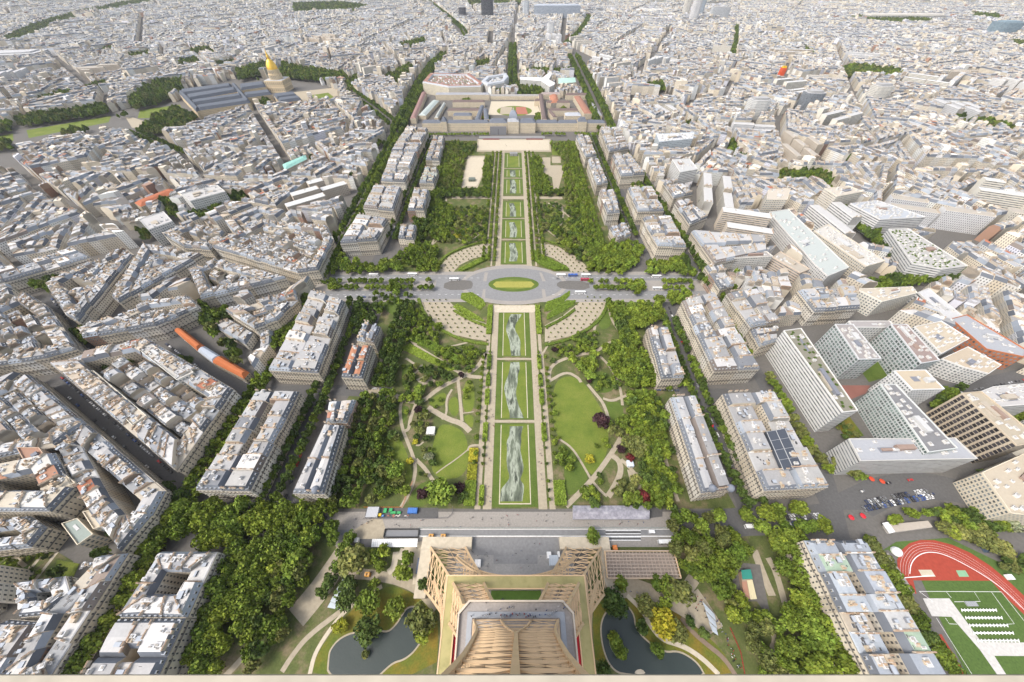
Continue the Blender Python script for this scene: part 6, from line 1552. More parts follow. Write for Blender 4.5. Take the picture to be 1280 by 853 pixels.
grove([(1262, 515), (1290, 510), (1290, 540), (1275, 545)], 6, 4, 8, 'mid', ['lime', 'plane'], 'tree beyond the dark striped tower at the right edge'); grove([(1112, 458), (1150, 466), (1145, 476), (1112, 470)], 5, 3, 6, 'mid', ['lime'], 'shrub between the twin slabs and the cube block')
grove([(1238, 404), (1265, 400), (1278, 412), (1250, 418)], 5, 2.5, 4, 'far', ['lime', 'olive'], 'roof garden tree on the far right', zz=18)
# streets between the building rows
for pts, side in [([(330, 640), (362, 575), (398, 500), (446, 374)], 'left'), ([(488, 300), (512, 240), (540, 172)], 'left'), ([(945, 634), (905, 560), (874, 498), (836, 400)], 'right'), ([(790, 296), (766, 240), (738, 170)], 'right')]:
    for o in (-6, 6): row(pts, 7.2, 3.9, 10, ['dark', 'dark', 'lime'], 'dark street tree in the shaded street between the two %s hand building rows' % side, o, 'mid')
for o in (-5, 4): row([(228, 636), (326, 480), (352, 425), (392, 368)], 7.8, 4.2, 10, lm_, 'street tree along the avenue left of the left building row', o, 'mid'); row([(408, 350), (438, 296), (470, 226), (499, 168)], 8, 4.2, 10, lm_, 'street tree along the far part of the left avenue', o, 'mid')
row([(866, 345), (832, 290), (800, 234), (756, 168)], 7.5, 4.2, 10, lm_, 'street tree along the far part of the right avenue', 0, 'mid'); row([(862, 345), (828, 290), (796, 234), (752, 168)], 7.5, 4.2, 10, lm_, 'street tree along the far part of the right avenue', 7, 'mid')
# belts along both edges of the park
BL, BR = 'green tree in the wooded belt along the left edge of the park', 'green tree in the wooded belt along the right edge of the park'
for o in (-11, -3): row([(424, 634), (452, 560), (478, 492)], 7.4, 4.0, 10, ['dark', 'lime', 'lime', 'olive'], BL, o, 'mid')
for o in (6, 14): row([(424, 634), (452, 560), (478, 492)], 7.6, 3.9, 10, ['dark', 'lime', 'olive'], BL, o, 'mid')
grove([(466, 600), (478, 540), (492, 500), (500, 500), (496, 560), (486, 634), (470, 634)], 8.6, 3.9, 9, 'mid', ['plane', 'lime', 'dark', 'olive'], BL)
for o in (-7, 0, 7): row([(478, 484), (494, 430), (510, 380)], 6.6, 4.0, 11, ['dark', 'dark', 'lime'], BL, o, 'mid')
grove([(440, 380), (482, 378), (470, 400), (440, 420), (445, 400)], 7, 4, 9, 'mid', dk_, BL); grove([(505, 380), (535, 395), (555, 412), (545, 430), (520, 430), (502, 425)], 8, 3.8, 8, 'mid', lm_, BL)
grove([(488, 330), (545, 335), (548, 310), (520, 300), (508, 310)], 7.2, 4.4, 10, 'mid', lm_, BL); grove([(510, 300), (522, 270), (548, 210), (560, 200), (556, 250), (545, 300)], 7.4, 4.0, 11, 'mid', ['lime', 'dark'], BL)
for o in (-10, -3, 4, 11): row([(546, 238), (558, 206), (568, 178)], 6.5, 3.8, 10, ['lime', 'olive', 'plane'], BL, o, 'mid'); 
grove([(556, 195), (582, 192), (576, 236), (552, 236), (540, 262), (545, 225)], 7.6, 3.6, 10, 'mid', ['olive', 'lime', 'plane'], BL); grove([(606, 196), (614, 196), (612, 245), (602, 245), (604, 220)], 7.2, 3.4, 9, 'mid', lm_, BL)
grove([(540, 262), (610, 256), (608, 300), (580, 305), (545, 300)], 9, 3.8, 8, 'mid', ['lime', 'dark', 'olive', 'plane'], BL); grove([(545, 256), (570, 255), (560, 300), (540, 300)], 7, 4.2, 9, 'mid', lm_, BL)
grove([(575, 430), (600, 430), (600, 445), (572, 452)], 7, 3, 6, 'mid', lm_, BL); grove([(520, 450), (560, 452), (558, 470), (525, 482), (500, 470)], 9, 3.6, 8, 'mid', ['lime', 'dark', 'olive'], BL)
for o in (-10, -3, 4): row([(830, 630), (810, 545), (792, 495)], 7.0, 4.5, 11, ['plane', 'lime', 'lime', 'dark'], BR, o, 'mid')
grove([(790, 490), (822, 495), (838, 560), (835, 600), (845, 640), (805, 635), (795, 570), (782, 540)], 6.8, 4.4, 11, 'mid', ['plane', 'lime', 'lime', 'dark'], BR)
for o in (-9, -2, 5): row([(805, 478), (786, 430), (764, 375)], 6.6, 4.2, 11, ['lime', 'plane', 'lime', 'dark'], BR, o, 'mid')
grove([(752, 430), (790, 425), (808, 480), (790, 488), (768, 470)], 7, 4.6, 11, 'mid', lm_, BR); grove([(780, 382), (825, 378), (828, 400), (800, 410), (785, 400)], 9.5, 6.5, 13, 'big', pl_, BR); grove([(810, 470), (858, 474), (855, 486), (812, 488)], 6.5, 4, 9, 'mid', lm_, BR)
grove([(738, 335), (800, 330), (802, 310), (775, 300), (752, 310)], 7.6, 5, 11, 'mid', pl_, BR); grove([(694, 280), (736, 268), (752, 310), (738, 332), (712, 318), (690, 295)], 8, 4.2, 9, 'mid', ['lime', 'plane', 'olive', 'dark'], BR)
for o in (-8, 0, 8): row([(752, 330), (738, 280), (722, 220), (712, 180)], 7.6, 3.8, 11, ['lime', 'plane', 'lime'], BR, o, 'mid')
grove([(702, 182), (720, 180), (728, 220), (740, 262), (708, 262), (704, 215)], 7.6, 3.8, 10, 'mid', ['olive', 'lime', 'plane'], BR); grove([(664, 196), (676, 196), (680, 215), (690, 238), (668, 242)], 6.6, 3.8, 9, 'mid', lm_, BR)
grove([(668, 252), (704, 256), (700, 290), (672, 296)], 9.5, 3.6, 7, 'mid', ['lime', 'dark', 'olive'], BR); grove([(706, 255), (735, 255), (742, 300), (722, 300)], 8.0, 3.8, 9, 'mid', ['lime', 'dark'], BR)
grove([(548, 180), (597, 180), (584, 196), (552, 200)], 6.8, 4.0, 10, 'mid', ['lime', 'olive', 'dark'], BL); grove([(688, 180), (712, 180), (712, 200), (700, 196)], 6.8, 4.0, 10, 'mid', ['olive', 'lime'], BR)
grove([(552, 238), (612, 236), (612, 246), (552, 247)], 7, 3.8, 9, 'mid', ['lime', 'dark'], BL); grove([(672, 238), (706, 236), (706, 244), (672, 244)], 7, 3.8, 9, 'mid', ['lime', 'dark'], BR)
# lower park clumps
def clump(pts, step, r, cols, label, C): grove(C(pts), step, r, r * 1.7, 'mid', cols, label)
IN_L, IN_R = 'small tree among the winding paths of the lower park, left of the lawn', 'small tree among the winding paths of the lower park, right of the lawn'
for pts, st, rr, cols in [([(850, 110), (960, 130), (980, 190), (880, 230), (840, 130)], 7, 3.6, dk_), ([(720, 230), (840, 250), (820, 310), (730, 290)], 7, 4.2, ['dark', 'dark', 'plane']), ([(780, 350), (860, 340), (860, 480), (800, 510), (770, 440)], 7, 3.4, ['lime', 'dark', 'olive']),
                          ([(810, 520), (900, 510), (900, 640), (840, 600)], 6.5, 3.4, ['dark', 'olive', 'silver', 'lime']), ([(560, 620), (660, 580), (740, 660), (760, 760), (640, 800), (560, 800)], 8, 4.4, ['lime', 'olive', 'dark']), ([(740, 330), (770, 340), (750, 420)], 6, 2.6, lm_),
                          ([(1000, 20), (1100, 20), (1090, 130), (1010, 100)], 8, 3.0, lm_), ([(800, 640), (860, 640), (850, 690), (800, 680)], 5, 2.6, ['olive', 'dark', 'yellow']), ([(985, 690), (1040, 690), (1050, 790), (1000, 800)], 7, 3.4, ['lime', 'dark']), ([(880, 0), (990, 60), (970, 100), (900, 60)], 7, 3.4, lm_)]: clump(pts, st, rr, cols, IN_L, C6)
for pts, st, rr, cols in [([(290, 90), (420, 60), (430, 170), (330, 180)], 8, 5.4, ['plane', 'bright', 'lime']), ([(230, 520), (300, 560), (310, 640), (240, 620)], 7, 3.8, ['plane', 'lime']), ([(420, 480), (490, 470), (490, 560), (420, 540)], 7, 3.6, lm_), ([(470, 380), (600, 380), (600, 470), (490, 470)], 8, 5.0, ['lime', 'olive', 'lime']),
                          ([(560, 260), (660, 250), (720, 330), (720, 500), (640, 470), (580, 370)], 7, 4.4, lm_), ([(560, 490), (660, 500), (670, 560), (580, 560)], 8, 6, ['olive']), ([(620, 560), (760, 560), (770, 660), (680, 680), (640, 620)], 7, 4.4, lm_), ([(360, 730), (440, 740), (460, 810), (370, 820)], 6.5, 4.0, ['lime', 'dark', 'plane']),
                          ([(430, 660), (500, 660), (500, 740), (440, 720)], 6.5, 3.4, ['lime', 'dark', 'yellow']), ([(520, 680), (640, 680), (640, 800), (520, 800)], 8, 5.4, ['olive', 'olive', 'lime']), ([(650, 640), (760, 650), (740, 760), (660, 740)], 8, 5.4, ['lime', 'dark']), ([(430, 160), (520, 170), (520, 230), (430, 240)], 8, 3.4, lm_), ([(200, 230), (222, 240), (222, 440), (205, 430)], 6, 2.6, lm_),
                          ([(440, 20), (520, 0), (620, 0), (660, 120), (640, 240), (540, 210), (500, 110)], 7.4, 4.6, lm_), ([(560, 780), (650, 770), (640, 830), (570, 830)], 7, 3.6, ['dark'])]: clump(pts, st, rr, cols, IN_R, C7)
for pts, st, rr, cols, lab, C in [([(195, 10), (300, 10), (280, 70), (200, 110)], 7, 2.8, ['lime', 'dark', 'plane'], IN_R, C7), ([(225, 30), (420, -10), (430, 40), (260, 80)], 6, 3.0, ['plane', 'lime'], IN_R, C7), ([(300, -60), (420, -60), (420, 0), (300, 0)], 7, 3.2, ['lime', 'dark'], IN_R, C7), ([(205, 445), (235, 480), (225, 520), (205, 500)], 5, 2.6, ['plane'], IN_R, C7),
                              ([(460, 150), (540, 160), (545, 215), (470, 240)], 6, 2.6, ['lime', 'dark', 'olive'], IN_R, C7), ([(1040, 200), (1090, 190), (1090, 300), (1050, 290)], 8, 2.6, ['lime', 'plane'], IN_L, C6), ([(860, 280), (940, 250), (930, 320), (880, 325)], 7, 2.2, ['dark', 'lime'], IN_L, C6), ([(900, 30), (1080, 20), (1090, 150), (960, 130)], 7.5, 2.8, ['lime', 'plane', 'dark'], IN_L, C6), ([(720, 90), (800, 140), (760, 230), (715, 220)], 7.5, 3.2, ['dark', 'lime'], IN_L, C6), ([(640, 470), (720, 560), (700, 640), (620, 600)], 8.5, 3.4, ['lime', 'olive', 'plane'], IN_L, C6)]: clump(pts, st, rr, cols, lab, C)
single(320 + 840 / 4, 427 + 765 / 4, 5, 'purple', 'dark purple leaved tree beside the plaza, lower left of the park'); single(320 + 1015 / 4, 427 + 735 / 4, 4.4, 'purple', 'dark purple tree behind the large bright tree at the plaza edge'); single(320 + 812 / 4, 427 + 340 / 4, 3.6, 'purple', 'small purple tree by the meeting paths left of the lawn')
single(320 + 1028 / 4, 427 + 165 / 4, 3.4, 'purple', 'small dark purple shrub where the diagonal path meets the left allee'); single(640 + 447 / 4, 427 + 405 / 4, 7.4, 'purple', 'large black purple beech at the right side of the big round lawn'); single(640 + 545 / 4, 427 + 535 / 4, 3.6, 'purple', 'small purple shrub below the big round lawn')
single(640 + 590 / 4, 427 + 580 / 4, 3.4, 'red', 'dark red shrub by the white kiosk right of the big lawn'); single(640 + 660 / 4, 427 + 775 / 4, 5, 'red', 'wine red tree just above the grey tent'); single(640 + 212 / 4, 427 + 40 / 4, 3.4, 'purple', 'small purple tree near the sandy forecourt right of the lawn'); single(640 + 385 / 4, 427 + 190 / 4, 3, 'purple', 'tiny purple tree on the path right of the big lawn')
single(320 + 820 / 4, 427 + 240 / 4, 5.6, 'bright', 'bright green tree beside the round sandy playground'); single(320 + 705 / 4, 427 + 650 / 4, 6.4, 'bright', 'bright yellow green tree standing on grass, lower left of the park'); single(640 + 390 / 4, 427 + 585 / 4, 4.2, 'yellow', 'yellow shrub on the lower edge of the big round lawn', 'mid', 5)
single(320 + 865 / 4, 427 + 580 / 4, 4, 'silver', 'silver grey shrub beside the lower left lawn'); single(320 + 770 / 4, 427 + 595 / 4, 3, 'yellow', 'yellow shrub beside the winding path, lower left of the park', 'mid', 4); single(320 + 795 / 4, 427 + 495 / 4, 2.8, 'yellow', 'small yellow shrub by the playground hut left of the lawn', 'mid', 3.4); single(640 + 620 / 4, 427 + 525 / 4, 8, 'olive', 'broad olive green tree right of the black purple beech')
single(553, 617, 9.5, 'bright', 'large spreading bright green tree at the edge of the plaza, left of the lawn')
# clipped trees and hedges of the axis
for s in (-1, 1):
    side = 'left' if s < 0 else 'right'
    Y0, Y1, Y2 = G(640, 632)[1], G(640, 440)[1], G(640, 392)[1]
    row([(AX + s * 26.2, Y0), (AX + s * 25.6, Y1)], 7.0, 1.55, 3.4, ['lime', 'dark'], 'small clipped shrub in the row along the %s allee of the long lawn' % side, 0, 'mid', False, .2, gap=.2)
    row([(AX + s * 33.5, G(640, 585)[1]), (AX + s * 32, Y1)], 7.4, 2.0, 4.4, lm_, 'clipped tree in the outer row beside the %s allee of the long lawn' % side, 0, 'mid', False, .4, gap=.15)
    for x in (26, 34, 42): row([(AX + s * x, G(640, 328)[1]), (AX + s * x, G(640, 192)[1])], 6.4, 2.4, 5.5, ['lime', 'hedge', 'plane'], 'clipped tree in the rows beside the far half of the long lawn, %s side' % side, 0, 'mid', False, .4, gap=.12)
YT = 'little young tree planted on the pale forecourt beside the oval'
for P in SANDS:
    q = inset(ccw(P), 2.0); 
    for x, y in scatter(P, 7.6, .06):
        T(x, y, .95, 2.4, 'far', R.choice(['lime', 'olive']), YT, YT)
# across the avenue: planted medians
AVL = 'tree of the planted strips along the avenue that crosses the park, %s part'
for pts, sd in [([(415, 352), (520, 352), (540, 350)], 'left'), ([(410, 360), (540, 360)], 'left'), ([(735, 352), (808, 352)], 'right'), ([(742, 360), (812, 360)], 'right'), ([(826, 352), (868, 352)], 'right'), ([(828, 360), (870, 360)], 'right')]: row(pts, 6.6, 3.6, 8, ['plane', 'lime', 'lime'], AVL % sd, 0, 'mid', gap=.12); 
grove([(428, 328), (470, 330), (472, 342), (430, 343)], 7.5, 4.6, 11, 'mid', pl_, AVL % 'left'); grove([(476, 326), (500, 326), (500, 340), (476, 341)], 8, 5.6, 12, 'big', pl_, AVL % 'left'); grove([(520, 330), (550, 330), (550, 340), (522, 341)], 7, 4, 9, 'mid', lm_, AVL % 'left'); grove([(400, 345), (425, 350), (420, 358), (398, 354)], 7, 3.6, 8, 'mid', lm_, AVL % 'left'); grove([(486, 356), (500, 356), (500, 368), (486, 368)], 7, 4.6, 11, 'mid', pl_, AVL % 'left')
grove([(735, 328), (792, 326), (792, 342), (735, 342)], 8, 4.8, 11, 'mid', pl_, AVL % 'right'); grove([(808, 326), (856, 328), (858, 340), (810, 342)], 7.5, 4.4, 10, 'mid', pl_, AVL % 'right'); grove([(788, 356), (802, 356), (802, 368), (788, 368)], 7, 4.6, 11, 'mid', pl_, AVL % 'right'); grove([(832, 364), (862, 366), (850, 384), (838, 380)], 7, 4.6, 10, 'mid', pl_, AVL % 'right')
grove([(395, 310), (405, 300), (412, 335), (402, 346)], 6.5, 4, 9, 'mid', lm_, AVL % 'left'); grove([(870, 326), (880, 322), (892, 342), (882, 346)], 6.5, 4, 9, 'mid', lm_, AVL % 'right'); grove([(460, 368), (520, 366), (515, 378), (470, 380)], 9, 3.6, 8, 'mid', dk_, AVL % 'left')
row([(534, 168), (610, 168)], 6, 3.4, 7, ['plane', 'bright'], 'green tree below the front of the long school', 0, 'mid'); row([(676, 168), (752, 168)], 6.5, 3.6, 8, ['plane', 'bright', 'lime'], 'green tree below the front of the long school', 0, 'mid', gap=.2)
for P, r_, s_ in [([(602, 149), (612, 149), (611, 142), (603, 142)], 3.8, 7), ([(668, 150), (681, 150), (680, 141), (669, 141)], 3.8, 7), ([(698, 141), (709, 141), (708, 135), (699, 135)], 4.4, 7), ([(578, 129), (588, 128), (588, 123), (578, 124)], 3.6, 7), ([(578, 140), (600, 140), (600, 137), (578, 137)], 2.6, 5)]: grove(P, s_, r_, 8, 'far', lm_, 'tree in the courts of the long school')
# left quarter
for P, st, rr, lab in [([(158, 455), (176, 472), (214, 502), (206, 508), (165, 480)], 6.5, 3.2, 'tree in the planted court of the large triangular block, left'), ([(162, 485), (185, 480), (198, 505), (180, 515)], 5, 2.2, 'flower shrub in the planted court of the large triangular block, left'), ([(135, 462), (152, 460), (155, 475), (138, 478)], 6, 3.4, 'tree in the planted court of the large triangular block, left'),
                       ([(40, 540), (75, 538), (78, 560), (48, 566)], 5, 2.6, 'bush in the sunken green court at the left edge'), ([(0, 690), (20, 688), (22, 712), (0, 716)], 6, 4.2, 'dark tree in the small gardens at the bottom left'), ([(20, 690), (60, 682), (66, 690), (30, 735), (14, 732)], 6, 1.8, 'low shrub in the small gardens at the bottom left'),
                       ([(0, 405), (10, 400), (10, 430), (0, 432)], 5, 3.6, 'yellowish tree at the left edge in the middle of the photo'), ([(60, 432), (82, 440), (78, 455), (58, 455)], 6.5, 4.4, 'dark tree by the street junction at the left'), ([(290, 520), (300, 500), (322, 490), (300, 540)], 0, 0, '')]:
    if st: grove(P, st, rr, rr * 1.9, 'mid', ['yellow', 'lime'] if 'yellowish' in lab else ['dark', 'lime', 'plane'], lab)
row([(262, 600), (285, 556), (300, 520), (312, 495)], 8, 3.8, 9, lm_, 'street tree along the avenue left of the left building row', 0, 'mid'); row([(196, 640), (240, 632)], 7, 5.5, 13, pl_, 'broad tree at the junction left of the bottom left grove', 0, 'big')
sheet('garden', GP([(60, 752 - 15), (72, 700), (100, 705), (86, 735)], 0), .3, M['lawn']); sheet('garden', GP([(155, 470), (180, 470), (216, 505), (195, 520), (165, 500)]), .3, M['soil'])
# everything green of the far city
far_xy = []
for L, hw, rows, r_, st in AV:
    for o in rows:
        for x, y in along(L, st * (1 if L[0][1] < 2200 else 1.5), o, 1.0): far_xy.append((x, y, r_ * R.uniform(.85, 1.2), R.choice(dk_ + ['lime'])))
for P, r_, st, cl in GREEN:
    if st:
        for x, y in scatter(P, st): far_xy.append((x, y, r_ * R.uniform(.8, 1.25), R.choice(dk_ + ['olive', 'lime'])))
for b, x, y, p, c in blocks:                                 # courtyard trees
    if R.random() < .16:
        for q in range(R.randint(1, 5)): far_xy.append((c[0] + R.uniform(-14, 14), c[1] + R.uniform(-14, 14), R.uniform(3, 5.5), R.choice(dk_)))
for x, y, r_, c in far_xy:
    near = y < 1100; T(x, y, r_, r_ * R.uniform(1.9, 2.5) + 4, 'mid' if near else 'far', c, 'tree among the houses beyond the avenues', 'tree among the houses beyond the avenues')
# the 300 that show largest are trees of their own, the rest one mass
def size_of(t):
    x, y, p = PX(t[0], t[1], t[3] * .6)
    return t[2] / p if p > 1 and -10 < x < 1290 and -10 < y < 852 else 0
order = sorted(TREES, key=lambda t: -(size_of(t) + (10 if t[8] else 0)))
NIND = 300
for i, t in enumerate(order[:NIND]):
    x, y, r_, h, kind, col, lab, grp, f = t
    if grp:
        adj = {'plane': 'yellow green', 'bright': 'bright green', 'lime': 'mid green', 'dark': 'dark green', 'olive': 'olive green', 'yellow': 'yellow', 'silver': 'silvery', 'hedge': 'clipped green'}.get(col, 'green')
        lab = ' ' + lab; w_ = 'tree' if ' tree' in lab else 'shrub' if ' shrub' in lab else 'bush'
        lab = ('tall ' if h > 13 else '') + adj + ' ' + lab[lab.index(' ' + w_) + 1:]; grp = lab
    root = tag(empty('bush' if h < 5 else 'tree', (x, y, 0)), lab, 'bush' if h < 5 else 'tree', grp)
    cr = link('crown', crown_mesh(kind, R.randrange(5), col), root, (0, 0, max(.2, h * .18)), R.uniform(0, 6.28), (r_ * 1.12, r_ * R.uniform(1.0, 1.2), h * .66))
    link('trunk', TRUNK, root, (0, 0, 0), R.uniform(0, 6), (h * .55, h * .55, h * .85))
mbt = MB(); rest = order[NIND:]; bins = {}
for t in rest: bins.setdefault((t[4] if t[1] < 700 else 'far', R.randrange(5), t[5]), []).append(t)
lite = {}
for (kind, q, col), ts in bins.items():
    V, Tn = CR[kind][q]
    if kind != 'far':
        s = np.random.default_rng(q).permutation(len(V))[:int(len(V) * .5)]; V = V[s]; Tn = Tn[s]
        c = V.mean(1, keepdims=True); V = c + (V - c) * 1.38
    X = np.array([(t[0], t[1], max(.2, t[3] * .18), R.uniform(0, 6.28), t[2] * 1.12, t[2] * R.uniform(1, 1.2), t[3] * .66) for t in ts])
    ca, sa = np.cos(X[:, 3])[:, None, None], np.sin(X[:, 3])[:, None, None]
    v = V[None] * X[:, None, None, 4:7]; Qv = np.empty_like(v)
    Qv[..., 0] = v[..., 0] * ca - v[..., 1] * sa + X[:, 0][:, None, None]; Qv[..., 1] = v[..., 0] * sa + v[..., 1] * ca + X[:, 1][:, None, None]; Qv[..., 2] = v[..., 2] + X[:, 2][:, None, None]
    var = np.array([R.uniform(.78, 1.22) for _ in ts])[:, None, None]
    mbt.add(Qv.reshape(-1, 4, 3), [(0, 1, 2, 3)], 0, (Tn[None] * np.array(GREENS[col]) * var).reshape(-1, 3))
tag(mbt.build('distant_trees', [M['leaf']]), 'mass of smaller and farther trees of the park and streets', 'trees', None, 'stuff')
print('TREES', len(TREES), 'faces', mbt.n // 4)
# clipped hedges: each a thing
def hedge(P, h, col, label, px=True, group=None):
    P = GP(P) if px else np.asarray(P, float); P = ccw(P); c = P.mean(0)
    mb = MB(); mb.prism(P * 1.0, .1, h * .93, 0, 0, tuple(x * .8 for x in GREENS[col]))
    n = max(60, int(abs(area(P)) * 2.2)); rg = np.random.default_rng(int(abs(c[0] * 10)) + 3); lo, hi = P.min(0), P.max(0)
    p = rg.uniform(lo, hi, (n * 3, 2)); p = p[inside(p, P)][:n]; z = np.full(len(p), h) + rg.uniform(-.15, .12, len(p))
    ed = []
    for i in range(len(P)):
        a, b = P[i], P[(i + 1) % len(P)]; m = max(2, int(np.linalg.norm(b - a) * h * 1.6)); t = rg.uniform(0, 1, (m, 1)); ed.append(np.concatenate([a + (b - a) * t, rg.uniform(.2, h, (m, 1))], 1))
    Q = np.concatenate([np.concatenate([p, z[:, None]], 1)] + ed); m = len(Q)
    nn = rg.normal(size=(m, 3)) * .5 + np.array([0, 0, .8]); nn /= np.linalg.norm(nn, axis=1)[:, None]; t = np.cross(nn, rg.normal(size=(m, 3))); t /= np.linalg.norm(t, axis=1)[:, None]; b = np.cross(nn, t); s = rg.uniform(.3, .62, (m, 1))
    mb.add(np.stack([Q - t * s - b * s, Q + t * s - b * s, Q + t * s + b * s, Q - t * s + b * s], 1), [(0, 1, 2, 3)], 0, np.array(GREENS[col]) * rg.uniform(.7, 1.35, (m, 1)))
    return tag(mb.build('hedge', [M['leaf']], None, (c[0], c[1], 0)), label, 'hedge', group)
for s, nm in ((-1, 'left'), (1, 'right')):
    for j, (y0, y1, x0, x1, col) in enumerate([(632, 602, 30.8, 39, 'hedge'), (600, 582, 31, 38, 'yellow'), (578, 562, 31, 38, 'yellow'), (552, 530, 24, 27.5, 'hedge'), (506, 488, 24, 27.5, 'hedge'), (483, 470, 24, 27.5, 'hedge'), (462, 445, 24, 27.5, 'hedge'), (418, 383, 25.5, 30.5, 'hedge'), (640 - 8, 608, 24.2, 27.4, 'hedge')]):
        if s > 0 and j in (1, 2, 8): continue
        Y0, Y1 = G(640, y0)[1], G(640, y1)[1]; o = ['nearest the plaza', 'second from the plaza', 'third from the plaza', 'fourth from the plaza', 'fifth from the plaza', 'sixth from the plaza', 'seventh from the plaza', 'beside the oval', 'inner one nearest the plaza'][j]
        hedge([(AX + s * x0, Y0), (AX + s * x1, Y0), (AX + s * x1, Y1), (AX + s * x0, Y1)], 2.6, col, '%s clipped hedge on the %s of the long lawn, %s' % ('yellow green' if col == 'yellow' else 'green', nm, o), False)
for P, col, lab in [([(577, 367), (590, 366), (604, 375), (607, 381), (600, 388), (588, 380), (576, 374)], 'hedge', 'clipped tree hedge curving round the oval, lower left'), ([(680, 390), (683, 378), (700, 372), (712, 364), (712, 370), (704, 378), (690, 388)], 'hedge', 'clipped tree hedge curving round the oval, lower right'),
                    ([(573, 338), (590, 330), (612, 318), (612, 324), (592, 334), (578, 340)], 'hedge', 'clipped hedge curving round the oval, upper left'), ([(667, 314), (680, 322), (706, 334), (711, 338), (694, 339), (680, 334), (667, 326)], 'hedge', 'clipped hedge curving round the oval, upper right'),
                    ([(560, 296), (588, 285), (594, 280), (594, 285), (575, 297), (562, 300)], 'yellow', 'curved bright yellow hedge in the far half of the park, left'), ([(508, 424), (520, 418), (562, 440), (580, 452), (574, 456), (540, 438)], 'hedge', 'double clipped hedge along the diagonal path, left of the forecourt'),
                    ([(500, 436), (512, 430), (560, 456), (572, 462), (562, 464), (530, 450)], 'hedge', 'second clipped hedge below the diagonal path, left'), ([(724, 298), (742, 296), (744, 302), (728, 304)], 'yellow', 'yellow hedge in the far half of the park, right'), ([(692, 286), (716, 284), (720, 290), (696, 292)], 'hedge', 'green clipped hedge in the far half of the park, right'),
                    ([(566, 384), (572, 380), (598, 396), (606, 402), (600, 402), (584, 396)], 'hedge', 'low planted bed beside the forecourt, lower left of the oval'), ([(684, 400), (700, 392), (716, 382), (720, 376), (708, 376), (694, 386), (684, 394)], 'hedge', 'low planted bed beside the forecourt, lower right of the oval')]: hedge(P, 3.0 if 'low' not in lab else .6, col, lab)

for pts, nm in [([(523, 374), (531, 395), (548, 411), (570, 423), (590, 428.5), (610, 431)], 'lower left'), ([(760, 374), (756, 391), (741, 409), (716, 423), (700, 428), (682, 432)], 'lower right'), ([(545, 338), (549, 329), (560, 318), (582, 308.5), (613, 300.5)], 'upper left'), ([(677, 300.5), (700, 306.5), (722, 318.5), (734, 328), (740, 340)], 'upper right'),
                ([(568, 389), (588, 401), (610, 409)], 'inner lower left'), ([(718, 388), (704, 399), (682, 410)], 'inner lower right')]:
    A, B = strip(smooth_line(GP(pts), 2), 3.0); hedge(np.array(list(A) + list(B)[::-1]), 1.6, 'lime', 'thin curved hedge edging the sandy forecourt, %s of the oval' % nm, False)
# ------------------------------------------------------------------ vehicles, people and the small things of the place
PAINT = {'white': (.75, .75, .74), 'black': (.02, .02, .024), 'grey': (.16, .165, .17), 'silver': (.45, .46, .47), 'red': (.42, .02, .02), 'blue': (.04, .09, .28), 'dark blue': (.03, .045, .10)}
def car_mesh(col):
    mb = MB(); t = PAINT[col]
    for z0, z1, x0, x1, y in ((.32, .78, -2.1, 2.1, .86), (.78, .9, -2.0, 2.05, .84)): mb.prism(np.array([(x0, -y), (x1, -y * .92), (x1, y * .92), (x0, y)]), z0, z1, 0, 0, t)
    B = np.array([(-1.55, -.8), (.95, -.8), (.95, .8), (-1.55, .8)]); T_ = np.array([(-1.2, -.62), (.35, -.62), (.35, .62), (-1.2, .62)])
    V = np.concatenate([np.c_[B, np.full(4, .9)], np.c_[T_, np.full(4, 1.42)]]); mb.add(V, [(0, 1, 5, 4), (1, 2, 6, 5), (2, 3, 7, 6), (3, 0, 4, 7)], 1); mb.add(V[4:] + np.array([0, 0, .02]), [(0, 1, 2, 3)], 0, t)
    for x in (-1.3, 1.3):
        for y in (-.78, .78):
            a = np.arange(10) * .628; P = np.c_[x + .33 * np.cos(a), np.full(10, y), .33 + .33 * np.sin(a)]; Q = P + np.array([0, .16 if y > 0 else -.16, 0])
            mb.add(np.concatenate([P, Q]), [(i, (i + 1) % 10, 10 + (i + 1) % 10, 10 + i) for i in range(10)] + [tuple(range(10, 20))], 2)
    return mb.mesh('car', [M['paint'], M['glass'], M['iron']])
CARS = {c: car_mesh(c) for c in PAINT}
ncar = 0
def cars(pts, step, off, where, gap=.2, z=.16, n=60, fill=None, px=True):
    global ncar
    L = GP(pts) if px else pts; k = 0
    for a, b in zip(L[:-1], L[1:]):
        e = b - a; m = np.linalg.norm(e); u = e / m; v = np.array([-u[1], u[0]]); s = step / 2
        while s < m and k < n:
            if R.random() > gap:
                p = a + u * s + v * off; x, y, d = PX(p[0], p[1])
                if -5 < x < 1285 and -5 < y < 850:
                    c = R.choice(['white', 'white', 'white', 'black', 'black', 'black', 'grey', 'grey', 'grey', 'silver', 'silver', 'dark blue', 'dark blue', 'red', 'blue'])
                    o = link('car', CARS[c], None, (p[0], p[1], z), (atan2(u[1], u[0]) if not fill else atan2(v[1], v[0])) + (pi if R.random() < .5 else 0))
                    tag(o, '%s car %s' % (c, where), 'car', 'cars ' + where); k += 1; ncar += 1
            s += step * R.uniform(.9, 1.2)
W1 = 'parked along the long street left of the planted court block'
for o in (-6.4, 5.6): cars([(68, 477), (221, 612)], 5.6, o, W1, .12, n=36)
cars([(76, 484), (221, 612)], 17, -1.5, 'driving down the long street left of the planted court block', .4, n=8)
for o in (-6.8, 6.5): cars([(216, 425), (310, 491)], 5.8, o, 'parked beside the orange roofed barracks', .2, n=16)
cars([(58, 376), (106, 443)], 6, -5.5, 'parked in the street between the left edge blocks', .25, n=14); cars([(58, 376), (106, 443)], 8, 5, 'parked in the street between the left edge blocks', .3, n=10)
